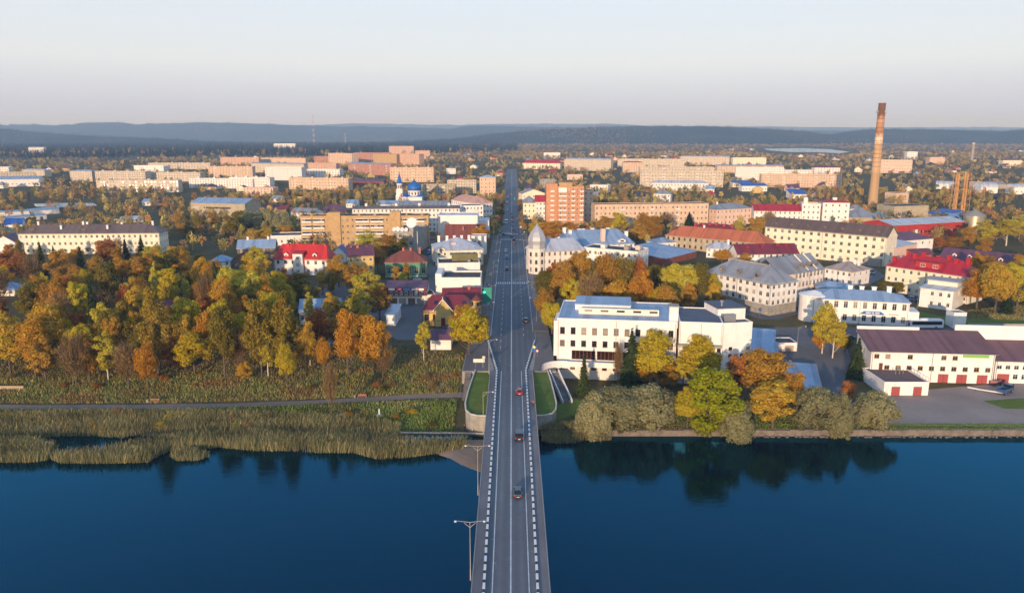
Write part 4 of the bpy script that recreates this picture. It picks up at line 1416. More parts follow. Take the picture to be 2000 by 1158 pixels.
b = bld('white garage with beige double doors and black roof', 1513, 689, 1556, 689, 671, 7, 1, 0, 'white2', 'tar', 'flat', .3, scol=0, name='garage', cat='garage')
part(b, 'garage_door', b.L * .45, b.L * .85, -.08, -.01, 0, b.H * .8, plain('beige door', (186, 158, 140), .7, .1))
part(b, 'garage_door', .2, b.L * .3, -.08, -.01, 0, b.H * .7, plain('beige door', (186, 158, 140), .7, .1))
bld('long low shed with bright blue metal roof behind the shore willows', 1538, 776, 1604, 782, 760, 24, 1, 0, 'white2', 'blue', 'shed', 1.2, scol=0, name='shed', cat='shed', ov=.4)
# turreted corner house
b = bld('cream corner house with pale zinc roof right of the street', 1047, 535, 1140, 530, 491, 16, 3, 9, 'pinkw', 'pale', 'hip', 5.0, near=True, ch=[(.2, .6), (.4, .6), (.6, .6)], cornice=True, hipin=2.5, ww=1.2, wh=2.0)
tx, ty = 1.0, 2.0
MB().lathe([(4.2, 0), (4.2, b.H + .6), (4.6, b.H + .6), (4.6, b.H + 1.2), (4.2, b.H + 1.3)], 8, tx, ty).build('turret', P['pinkw'], b.root)
MB().lathe([(4.3, b.H + 1.3), (4.3, b.H + 3.4), (4.7, b.H + 5.2), (4.4, b.H + 7.0), (3.2, b.H + 9.4), (1.3, b.H + 11.8), (.1, b.H + 13.4), (.05, b.H + 14.6)], 8, tx, ty).build('turret_dome', Q['pale'], b.root)
for j in range(3):
    for i in range(3):
        a = R(-157.5 + i * 45)
        MB().box(-.6, .6, -.1, .03, 0, 2.1).build('turret_window', GLASS, b.root, (tx + 3.92 * math.cos(a), ty + 3.92 * math.sin(a), 1.3 + j * b.H / 3), a + math.pi / 2)
b = bld('wide block under blue grey metal roofs with many chimneys', 1108, 512, 1238, 507, 479, 26, 3, 11, 'white2', 'blue', 'hip', 6.5, ch=[(.12, .4), (.3, .62), (.36, .62), (.5, .6), (.62, .35), (.74, .6), (.95, .3), (.05, .5)], chs=1.7, chh=2.0, hipin=5)
part(b, 'brick_stack', b.L * .52, b.L * .52 + 2.2, 2.0, 4.2, b.H, b.H + 8.0, 'pink')
hip_dormer(b, .82, 4.0, 'pale', 'white', .6, .6)
b = bld('white three-storey house with black flat roof behind the right grove', 1136, 527, 1244, 538, 484, 14, 3, 10, 'white', 'tar', 'flat', .5, near=True, mul=1, ww=1.3)
part(b, 'roof_box', b.L * .28, b.L * .36, 4, 7, b.H + .1, b.H + 1.8, 'white2')
part(b, 'roof_box', b.L * .7, b.L * .78, 4, 7, b.H + .1, b.H + 2.0, 'pale' if False else 'grey')
part(b, 'roof_box', b.L * .86, b.L * .94, 7, 10, b.H + .1, b.H + 2.2, 'pink')
bld('brick-ended warehouse with wide blue metal roof right of the grove', 1300, 519, 1360, 503, 505, 30, 1, 0, 'brick', 'blue', 'shed', 2.2, scol=0, name='warehouse', cat='warehouse')
bld('low blue-roofed pavilion behind the wide blue metal roof', 1282, 488, 1322, 486, 474, 12, 1, 4, 'white2', 'blue', 'hip', 2.2)
bld('long stone building with orange tiled roof right of the centre', 1299, 484, 1492, 503, 458, 15, 2, 17, 'stone', 'orange', 'hip', 5.2, near=True, scol=3, ch=[(.35, .5)], ww=1.2, wh=1.8, frame=DARKFR)
for k in range(6):
    pass
bld('maroon-roofed house with many chimneys behind the orange tiled roof', 1338, 478, 1440, 484, 454, 15, 2, 8, 'white2', 'maroon', 'hip', 5.5, ch=[(.15, .4), (.3, .4), (.42, .45), (.55, .45), (.7, .4), (.85, .4)], chm=Q['crimson'], chs=1.5)
bld('little white house with pale roof before the orange tiled building', 1379, 503, 1432, 505, 484, 10, 2, 5, 'white', 'pale', 'hip', 2.8, near=True, name='house', cat='house', ch=[(.8, .5)])
bld('white house with crimson maroon roof in front of the cream mill', 1440, 518, 1558, 516, 496, 13, 2, 10, 'white', 'maroon', 'gable', 4.4, near=True, name='house', cat='house', ch=[(.2, .3), (.45, .35), (.7, .4), (.85, .4)], chm=Q['crimson'], chs=1.4, chh=1.2)
# cream mill block
b = bld('tall cream four-storey mill with long dark brown roof', 1491, 494, 1727, 521, 442, 15, 4, 16, 'yellow', 'dbrown', 'gable', 5.0, near=True, scol=1, ww=1.7, wh=1.9, mul=2, cornice=True)
for k in range(7):
    m = MB()
    x = b.L * (.08 + k * .14)
    m.box(x - .8, x + .8, 2.4, 4.4, b.H + 1.5, b.H + 2.6)
    m.build('roof_hatch', P['brown'], b.root)
part(b, 'porch', b.L * .86, b.L * .98, -2.4, -.02, 0, 4.0, 'grey')
# corner block
b = bld('four-storey white corner block, wing facing the grove, grey roof', 1376, 586, 1503, 617, 529, 15, 4, 10, 'white2', 'grey', 'hip', 5.5, near=True, scol=5, ww=1.5, wh=2.3, cornice=True, plinth='grey', ph=4.0, hipin=7.5)
for k in range(3):
    hip_dormer(b, .2 + k * .27, 1.5, 'grey', 'brown', 1.5, 1.0)
part(b, 'ridge_wall', 8, b.L * .72, 7.0, 7.8, b.H + 4.0, b.H + 5.7, 'grey')
b = bld('four-storey peeling pinkish corner block wing facing the square', 1548, 602.5, 1604, 591.5, 533, 15, 4, 8, plain('peeling pink plaster', (228, 214, 202), .9, .16, .5, .3), 'grey', 'gable', 5.5, near=True, scol=0, ww=1.5, wh=2.3, cornice=False, plinth='grey', ph=4.0, ov=.3)
MB().slab([(-9, -.3, b.H - .18), (-.32, -.3, b.H - .18), (-.32, 7.5, b.H + 5.5), (-9, 7.5, b.H + 5.5), (-.32, 15.3, b.H - .18), (-9, 15.3, b.H - .18)], [(0, 1, 2, 3), (3, 2, 4, 5)], [0, 1, 2, 4, 5, 3]).build('roof_valley', Q['grey'], b.root, uv=True)
for k in range(4):
    hip_dormer(b, .25 + k * .2, 1.5, 'grey', 'brown', 1.5, 1.0)
for k in range(2):
    m = MB()
    x = b.L * (.45 + k * .3)
    m.slab([(x, .2, b.H + .4), (x + .5, .2, b.H + .4), (x + .5, 7.4, b.H + 5.9), (x, 7.4, b.H + 5.9)], [(0, 1, 2, 3)], [0, 1, 2, 3], .6)
    m.build('fire_wall', P['cream'], b.root)
b = bld('small white house with rust-stained roof beside the square', 1608, 551, 1662, 560, 522, 15, 2, 5, 'white', 'rusty', 'hip', 3.2, near=True, name='house', cat='house', ch=[(.7, .6), (.9, .5)])
b = bld('yellow three-storey house with crimson roof and red chimneys', 1726, 567, 1889, 594, 517, 13, 3, 11, 'yellow', 'crimson', 'hip', 5.0, near=True, scol=2, name='house', cat='house', ch=[(.06, .2), (.17, .6), (.27, .4), (.36, .5), (.52, .6), (.66, .5), (.76, .4), (.88, .5)], chm=Q['red'], chs=1.5, chh=1.8, plinth='white2', ph=.8)
part(b, 'shed_dormer', b.L * .34, b.L * .64, 1.2, 6, b.H + .6, b.H + 3.2, 'red')
part(b, 'dormer_roof', b.L * .33, b.L * .65, .9, 6.4, b.H + 3.2, b.H + 3.4, Q['crimson'])
for u in (.4, .55):
    o = win_at(b, b.L * u, b.H + 1.1, 2.2, 1.5, 1)
    o.location.y = 1.05
b = bld('plain white house with stepped grey roof before the yellow house', 1794, 598, 1858, 607, 561, 16, 2, 4, 'white', 'pale', 'shed', 1.2, near=True, name='house', cat='house', scol=1, skip=[(0, 0), (0, 1)], plinth='white2', ph=1.0)
part(b, 'upper_wall', .5, b.L - .5, 7, 15.6, b.H, b.H + 2.2, 'cream')
part(b, 'upper_roof', .1, b.L - .1, 6.6, 16, b.H + 2.2, b.H + 2.5, Q['pale'])
b = bld('long low white house under plum roofs with dormers at right', 1832, 523, 2030, 546, 505, 15, 1, 16, 'white', 'purple', 'gable', 5.2, name='house', cat='house')
for k in range(6):
    hip_dormer(b, .14 + k * .155, 2.0, 'purple', 'white', 2.5, 1.4)
    part(b, 'fire_wall', b.L * (.06 + k * .155), b.L * (.06 + k * .155) + .3, 7.4, 7.6, b.H + 4.9, b.H + 5.6, 'maroon')
# station by the square
b = bld('white two-storey station with blue sign board on the square', 1584, 629, 1772, 640, 581, 14, 2, 10, 'white', 'blue', 'hip', 2.4, near=True, scol=3, ch=[(.42, .6), (.55, .7), (.68, .7), (.82, .5)], chs=1.5, chh=1.8, ww=1.5, wh=2.4, cornice=True, name='station', cat='station', plinth='grey', ph=.5)
sx0, sx1, sz0, sz1 = b.L * .5, b.L * .76, b.H * .455, b.H * .575
sg = MB().slab([(sx0, -.5, sz0), (sx1, -.5, sz0), (sx1 - 1.4, -.5, sz1), (sx0 + 1.4, -.5, sz1)], [(0, 1, 2, 3)], [0, 1, 2, 3], .001)
sg.v = [(x_, y_ + (.25 if q_ > 3 else 0), z_) for q_, (x_, y_, z_) in enumerate(sg.v)]
sg = sg.build('sign_board', plain('royal blue sign', (28, 92, 176), .5, .05), b.root)
for u0, u1 in ((.24, .44), (.47, .57), (.61, .78)):        # worn white lettering, too far to read
    nch = max(2, int((u1 - u0) * 32))
    for q_ in range(nch):
        w_ = (sx1 - sx0) * (u1 - u0) / nch
        xa = sx0 + (sx1 - sx0) * u0 + q_ * w_
        part(b, 'letter', xa, xa + w_ * .72, -.53, -.505, sz0 + .3, sz1 - .25, WHITE, sg)
part(b, 'red_sign', b.L * .80, b.L * .9, -.12, -.02, b.H * .47, b.H * .5, plain('faded red sign', (226, 140, 124), .7, .1))
for k in range(4):
    part(b, 'arch_hood', b.L * (.25 + k * .1) - .85, b.L * (.25 + k * .1) + .85, -.14, -.02, b.H * .92, b.H * .95, 'pink')
part(b, 'corner_pavilion', b.L - 1.0, b.L + 3.5, .5, 9, 0, b.H * .62, 'white')
MB().lathe([(5.0, 0), (5.0, b.H), (5.4, b.H), (5.4, b.H + .4), (.1, b.H + 1.9)], 20, .8, 4.9).build('rounded_corner', PLASTER, b.root)
b = bld('upper white rear block of the station', 1592, 602, 1664, 606, 560, 10, 1, 0, 'white', 'blue', 'hip', 1.6, scol=0)
# boathouse
b = bld('white waterfront boathouse with wine-brown roof and red garage doors', 1697, 743, 1937, 750, 684, 13, 2, 11, 'white', 'boat', 'shed', 3.5, near=True, zb=2.2, scol=1, name='boathouse', cat='boathouse', ov=.7, ww=1.5, wh=1.6, frame=plain('tan window frames', (176, 148, 104)), rowlist=[(3.6, 5.0), (7.0, 8.4)], skip=[(0, 0), (2, 1), (4, 1), (5, 1), (8, 1), (9, 1), (10, 1)])
for u in (.56, .71, .875):
    o = part(b, 'garage_door', b.L * u, b.L * u + 2.9, -.1, -.012, 0, 2.7, plain('brick red door', (158, 74, 70), .7, .1))
    part(b, 'door_gap', b.L * u + 1.4, b.L * u + 1.5, -.12, -.1, 0, 2.7, 'maroon', o)
part(b, 'green_board', b.L * .74, b.L * .95, -.12, -.012, b.H - 1.5, b.H - .6, plain('leaf green board', (134, 186, 88), .6, .05))
part(b, 'door', b.L * .07, b.L * .1, -.1, -.012, 3.2, 5.6, DARKFR)
MB().box(-.4, b.L * .52, 12.7, 13.3, b.H + 2.4, b.H + 4.3).build('rear_parapet', PLASTER, b.root)
MB().box(b.L * .83, b.L * 1.6, 13.4, 14.0, b.H - 2, b.H + 5.2).build('rear_wall', PLASTER, b.root)
b = bld('lower white east wing of the boathouse at the right edge', 1940, 747, 2090, 752, 703, 12.5, 2, 9, 'white', 'boat', 'shed', 3.4, near=True, zb=2.2, scol=0, ov=.5, ww=1.4, wh=1.4, rowlist=[(1.2, 2.8), (4.2, 5.5)], skip=[(0, 0), (1, 0)])
part(b, 'garage_door', .8, 4.2, -.1, -.012, 0, 2.8, plain('brick red door', (158, 74, 70), .7, .1))
b = bld('flat-roofed white garage annex with terrace before the boathouse', 1725, 772, 1812, 772, 748, 14, 1, 0, 'white', plain('brown terrace deck', (104, 84, 82), .9, .15, .4, 0), 'flat', .35, zb=2.0, scol=0, name='garage', cat='garage')
for u in (.17, .66):
    part(b, 'garage_door', b.L * u, b.L * u + 2.4, -.1, -.012, 0, 2.6, plain('brick red door', (158, 74, 70), .7, .1))
m = MB()
for k in range(9):
    m.tube((b.L - .2, k * 1.6, b.H + .3), (b.L - .2, k * 1.6, b.H + 1.5), .04, n=4)
m.tube((b.L - .2, 0, b.H + 1.5), (b.L - .2, 13, b.H + 1.5), .05, n=4)
m.build('terrace_rail', P['maroon'], b.root)
m = MB()
for k in range(3):
    m.cyl(b.L * .55 + k * 1.1, 8, b.H + .1, b.H + 1.6, .12, n=6)
m.build('pipe', STEEL, b.root)
bld('square white transformer kiosk right of the parked coach', 1860, 641, 1885, 641, 612, 5, 0, 0, 'white2', 'rusty', 'flat', .3, name='kiosk', cat='kiosk')
mb = MB()
a, c = G(1890, 640), G(2100, 641)
mb.slab([(a[0], a[1], 8.3), (c[0], c[1], 8.3), (c[0], c[1] + .4, 8.3), (a[0], a[1] + .4, 8.3)], [(0, 1, 2, 3)], [0, 1, 2, 3], 1.6)
mb.build('garden_wall', CONC, label='low grey garden wall at the right edge behind the boathouse', category='wall')

# ------------------------------------------------------------------ right side, middle distance
b = bld('dark red industrial hall with pale metal roof and window strip', 1741, 473, 1881, 464, 440, 24, 1, 0, 'red', 'pale', 'gable', 2.4, scol=0, name='hall', cat='hall')
for k in range(34):
    part(b, 'window', b.L * .1 + k * b.L * .024, b.L * .1 + k * b.L * .024 + .9, -.07, -.01, b.H * .45, b.H * .6, GLASS)
bld('white school-like house with red roof near the tall chimney', 1472, 438, 1564, 439, 411, 14, 3, 10, 'white', 'crimson', 'gable', 4.2)
b = bld('white tower-like middle part beside the red-roofed white house', 1564, 440, 1600, 441, 399, 13, 4, 4, 'white', 'crimson', 'flat', .6, cornice=True)
part(b, 'cupola', b.L * .1, b.L * .32, 5, 8, b.H, b.H + 4.6, 'white')
bld('white right pavilion with red roof and square lantern', 1604, 441, 1656, 442, 395, 14, 4, 4, 'white', 'crimson', 'hip', 1.6, cornice=True, ch=[(.5, .5)], chs=3, chh=1.4)
bld('pale pink house with grey hipped roof behind the orange roof', 1398, 441, 1466, 437, 409, 16, 3, 9, 'pink', 'grey', 'hip', 3.4, ch=[(.2, .5)])
bld('long orange-tan four-storey flats right of the brick tower', 1161, 445, 1382, 442, 401, 13, 4, 27, 'peach', 'tar', 'flat', .5, balc=(6, 13, 19), ww=1.2)
b = bld('nine-storey orange brick tower block with white balconies', 1066, 449, 1139, 449, 366, 14, 9, 9, 'orange', 'tar', 'flat', .7, balc=(1, 3, 4, 6, 8), ww=1.1, name='tower_block', cat='tower block')
part(b, 'stair_shaft', 0, b.L * .3, -.5, 9, 0, b.H + 2.6, 'orange')
part(b, 'lift_house', b.L * .34, b.L * .7, 4, 11, b.H, b.H + 3.0, 'tan')
part(b, 'glazed_loggias', b.L * .33, b.L * .55, -1.3, -.1, b.H * .88, b.H * .99, 'white')
bld('cream house with red gabled roof left of the brick tower', 1046, 430, 1066, 430, 394, 20, 4, 3, 'white', 'red', 'gable', 4.5)
bld('pale house with grey roof at the right pavement past the crossing', 1022, 428, 1046, 428, 396, 26, 3, 3, 'cream', 'grey', 'hip', 4.0)
bld('pale gabled house behind the red gabled roof', 1020, 400, 1064, 399, 378, 14, 2, 5, 'yellow', 'grey', 'gabley', 4.0)
bld('beige block behind the brick tower', 1100, 436, 1158, 436, 372, 14, 6, 6, 'peach', 'tar', 'flat', .5)
bld('square concrete store block beside the tall chimney', 1744, 432, 1811, 430, 404, 20, 0, 0, 'stone', 'tar', 'flat', .4)
bld('grey-roofed octagonal-looking depot below the tall chimney', 1655, 440, 1722, 441, 424, 26, 1, 6, 'stone', 'grey', 'hip', 6.0)
bld('second small grey-roofed depot right of the first', 1712, 438, 1742, 438, 424, 16, 1, 3, 'stone', 'grey', 'hip', 3.5)
bld('concrete cube building behind the tall chimney foot', 1749, 402, 1773, 401, 378, 14, 2, 2, 'peach', 'tar', 'flat', .4)
bld('low dark coal shed stretching right of the chimney', 1712, 414, 1800, 414, 402, 22, 0, 0, 'brown', 'tar', 'flat', .4)
bld('blue and white panelled workshop below the rusty stacks', 1846, 432, 1882, 433, 418, 20, 1, 5, 'blue', 'pale', 'flat', .5)
bld('long dark blue sloping conveyor hall', 1808, 428, 1850, 432, 416, 22, 0, 0, 'grey', 'vblue', 'shed', 2.5)
bld('plum-roofed white annex at the end of the cream mill', 1752, 500, 1820, 494, 470, 18, 2, 5, 'white', 'purple', 'hip', 3.4, ch=[(.8, .4)])
bld('pink plaster side building between mill and plum-roofed annex', 1742, 516, 1788, 506, 484, 12, 0, 0, 'pink', 'pale', 'shed', 1.0)
bld('brick house with maroon roof left of the plum roofs', 1786, 514, 1824, 512, 498, 12, 1, 4, 'redbrick', 'maroon', 'gable', 2.4)
t = thing('silo', 'round silver metal silo with conical cap', 'silo', (*G(1898, 462)[:2], 7))
MB().lathe([(6.4, 0), (6.4, 14.5)], 28).build('shell', plain('silo steel', (196, 184, 160), .35, .15, .3, .25, .6), t, smooth=True)
MB().lathe([(7.0, 14.3), (6.9, 14.8), (.6, 18.0), (.5, 18.8), (.02, 18.9)], 28).build('cone_roof', Q['grey'], t, smooth=True)
MB().cbox(2, -6.6, 0, 2.4, 1.2, 3).build('hatch', P['grey'], t)

# tall brick chimney
x, y, z = G(1703, 412)
ps = ppm(x, y, z)
hC = z_at(203, y) - z
rb, rt = 9.2 / ps, 6.4 / ps
t = thing('chimney', 'very tall tapering brick factory chimney with stained rusty top', 'chimney', (x, y, z))


def chimney_mat():
    m, nt, b_ = mk('chimney brick')
    co = worldco(nt)
    sp = nd(nt, 'SeparateXYZ')
    nt.links.new(co, sp.inputs[0])
    hgt = mathn(nt, 'DIVIDE', mathn(nt, 'SUBTRACT', sp.outputs['Z'], z), hC)
    n1 = noise(nt, .28, 6, .7, stretch(nt, co, (1, 1, .8)))
    hh2 = mathn(nt, 'ADD', hgt, mathn(nt, 'MULTIPLY', mathn(nt, 'SUBTRACT', n1, .5), .16))
    col = ramp(nt, hh2, [(0., lin((188, 157, 118))), (.35, lin((194, 159, 116))), (.40, lin((206, 168, 122))), (.62, lin((201, 161, 116))), (.66, lin((253, 222, 188))), (.71, lin((219, 180, 139))), (.74, lin((170, 121, 87))), (.80, lin((185, 138, 100))), (.86, lin((206, 155, 116))), (.89, lin((136, 92, 65))), (.95, lin((107, 77, 60))), (1., lin((125, 88, 67)))])
    br = nd(nt, 'TexWave', wave_type='BANDS', bands_direction='Z')
    br.inputs['Scale'].default_value = .9
    br.inputs['Distortion'].default_value = 1.0
    nt.links.new(co, br.inputs['Vector'])
    col = mixc(nt, mathn(nt, 'MULTIPLY', br.outputs['Fac'], .14), col, lin((100, 73, 54)))
    nt.links.new(col, b_.inputs['Base Color'])
    b_.inputs['Roughness'].default_value = .9
    return m


CHM = chimney_mat()
MB().lathe([(rb, 0), (rb * .86, hC * .36), (rb * .88, hC * .362), (rb * .88, hC * .368), (rb * .85, hC * .37), (rt * 1.04, hC * .93), (rt, hC)], 24).build('shaft', CHM, t, smooth=True)
MB().lathe([(rt * 1.02, hC), (rt * 1.1, hC), (rt * 1.1, hC + .6), (rt * .8, hC + .6), (rt * .8, hC - 2)], 24).build('rim', P['brick'], t)
for k in range(14):
    f_ = .42 + k * .04
    r_ = rb * .85 + (rt * 1.04 - rb * .85) * (f_ - .37) / .56
    MB().lathe([(r_, hC * f_), (r_ + .12, hC * f_), (r_ + .12, hC * f_ + .35), (r_, hC * f_ + .35)], 20).build('band', plain('rusty iron', (120, 72, 46), .8, .3, .6, .3), t)
for zz, ex in ((hC * .915, 1.1), (hC * .60, .0)):
    if ex:
        m = MB().lathe([(rt, zz), (rt + ex, zz), (rt + ex, zz + .2), (rt, zz + .2)], 20)
        for k in range(16):
            a = 2 * math.pi * k / 16
            m.tube(((rt + ex) * math.cos(a), (rt + ex) * math.sin(a), zz), ((rt + ex) * math.cos(a), (rt + ex) * math.sin(a), zz + 1.4), .05, n=4)
        m.lathe([(rt + ex - .05, zz + 1.35), (rt + ex + .05, zz + 1.35), (rt + ex + .05, zz + 1.5)], 20)
        m.build('gallery', plain('rusty iron', (120, 72, 46), .8, .3, .6, .3), t)
        for a in (.3, 2.0, 3.6, 5.0):
            MB().cbox((rt + ex + .3) * math.cos(a), (rt + ex + .3) * math.sin(a), zz + .2, .35, .35, 2.0).build('antenna', WHITE, t)
m = MB()
for s in (-.25, .25):
    m.tube((s, -rb - .15, 0), (s, -rt - .25, hC), .04, n=4)
m.build('ladder', STEEL, t)
# rusty twin stacks with frame
x, y, z = G(1871, 425)
ps = ppm(x, y, z)
hS = z_at(336, y) - z
t = thing('boiler_stacks', 'cluster of rusty boiler stacks held in a lattice frame', 'stacks', (x, y, z))
RUST = plain('orange rust', (206, 152, 92), .85, .35, .5, .4)
wS = 11.0 / ps
for i, dx in enumerate((-1.05, -.45, .45, 1.05)):
    MB().cyl(dx * wS, (i % 2) * 1.5, 0, hS - (i % 2) * .8, 1.9 / ps, 1.8 / ps, 12).build('stack', RUST, t, smooth=False)
m = MB()
for cx_, cy_ in ((-1.3, -.8), (1.3, -.8), (1.3, .8), (-1.3, .8)):
    m.tube((cx_ * wS * 1.05, cy_ * wS, 0), (cx_ * wS * .9, cy_ * wS * .8, hS * .97), .2, n=4)
for k in range(7):
    z0, z1 = hS * k / 7, hS * (k + 1) / 7
    m.tube((-1.3 * wS, -.8 * wS, z0), (1.3 * wS, -.8 * wS, z1), .1, n=4).tube((-1.25 * wS, -.8 * wS, z1), (1.25 * wS, -.8 * wS, z1), .12, n=4)
m.build('lattice_frame', RUST, t)


def lattice_mast(label, px, py, ptop, w0, w1, cat='mast'):
    x, y, z = G(px, py)
    h = z_at(ptop, y) - z
    t = thing('radio_mast', label, cat, (x, y, z))
    n = 12
    for k in range(n):
        m = MB()
        a, c = w0 + (w1 - w0) * k / n, w0 + (w1 - w0) * (k + 1) / n
        z0, z1 = h * k / n, h * (k + 1) / n
        for sx, sy_ in ((-1, -1), (1, -1), (1, 1), (-1, 1)):
            m.tube((sx * a, sy_ * a, z0), (sx * c, sy_ * c, z1), .24, n=4)
            m.tube((sx * a, sy_ * a, z0), (-sy_ * c, sx * c, z1), .14, n=4)
        m.build('mast_section', P['red'] if k % 2 else WHITE, t)
    return t


lattice_mast('tall red and white lattice radio mast on the left horizon', 614, 288, 226, 4.0, .7)
lattice_mast('shorter lattice mast right of the tall one', 675, 284, 259, 2.6, 1.2)
t = thing('water_tower', 'slim pale concrete column far right of the chimney', 'tower', G(1897, 318))
MB().cyl(0, 0, 0, 40, 3.0, 2.8, 14).build('shaft', P['grey'], t)
MB().cyl(0, 0, 40, 43, 3.4, 3.3, 14).build('head', P['panel'], t)

# ------------------------------------------------------------------ church
BLUEDOME = sheet_roof('azure church roof', (30, 110, 190), .4, .1)
GOLD = plain('gilded metal', (226, 170, 60), .3, .05, .5, 0, .9)
x, y, z = G(800, 396)
s_ = ppm(x, y, z)
t = thing('church', 'white church with azure onion dome, blue spire and gold crosses', 'church', (x, y, z))
MB().box(-7, 13, -6, 8, 0, 6.5).build('nave', PLASTER, t)
MB().slab([(-7.4, -6.4, 6.4), (13.4, -6.4, 6.4), (13.4, 1, 9.6), (13.4, 8.4, 6.4), (-7.4, 8.4, 6.4), (-7.4, 1, 9.6)], [(0, 1, 2, 5), (5, 2, 3, 4)], [0, 1, 2, 3, 4, 5]).build('nave_roof', BLUEDOME, t, uv=True)
MB().lathe([(6.3, 6), (6.3, 11.5), (6.6, 11.6), (6.6, 12.2)], 12, 5, 1).build('drum', PLASTER, t)
for i in range(12):
    a = 2 * math.pi * (i + .5) / 12
    MB().box(-.6, .6, -.1, .05, 0, 2.8).build('drum_window', GLASS, t, (5 + 6.1 * math.cos(a), 1 + 6.1 * math.sin(a), 8.0), a + math.pi / 2)
MB().lathe([(6.7, 12.2), (7.1, 14.0), (6.9, 16.0), (5.6, 18.2), (3.2, 20.0), (1.2, 21.2), (.6, 22.0)], 24, 5, 1).build('dome', BLUEDOME, t, smooth=True)
MB().lathe([(.6, 22), (.9, 22.8), (.5, 23.8), (.12, 24.2), (.1, 27)], 10, 5, 1).box(4.4, 5.6, .9, 1.1, 25.4, 25.8).build('cross', GOLD, t)
tw = -9.5
MB().box(tw - 3.6, tw + 3.6, -4.2, 3, 0, 8).box(tw - 3.0, tw + 3.0, -3.6, 2.4, 8, 12.6).box(tw - 3.4, tw + 3.4, -4, 2.8, 12.6, 13.2).build('bell_tower', PLASTER, t)
MB().lathe([(2.7, 13.2), (2.7, 18.6), (3.1, 18.7), (3.1, 19.2)], 8, tw, -.6).build('belfry', PLASTER, t)
for i in range(8):
    a = 2 * math.pi * (i + .5) / 8
    MB().box(-.5, .5, -.1, .06, 0, 3.4).build('belfry_opening', GLASS, t, (tw + 2.5 * math.cos(a), -.6 + 2.5 * math.sin(a), 14.2), a + math.pi / 2)
MB().lathe([(3.2, 19.2), (2.3, 21), (1.3, 25.5), (.35, 29.0)], 8, tw, -.6).build('spire', BLUEDOME, t)
MB().lathe([(.3, 29), (.55, 29.8), (.3, 30.6), (.1, 31), (.1, 33.4)], 8, tw, -.6).box(tw - .7, tw + .7, -.7, -.5, 32, 32.4).build('spire_cross', GOLD, t)
FOOT.append((x, y, 1, 0, 15, 9))

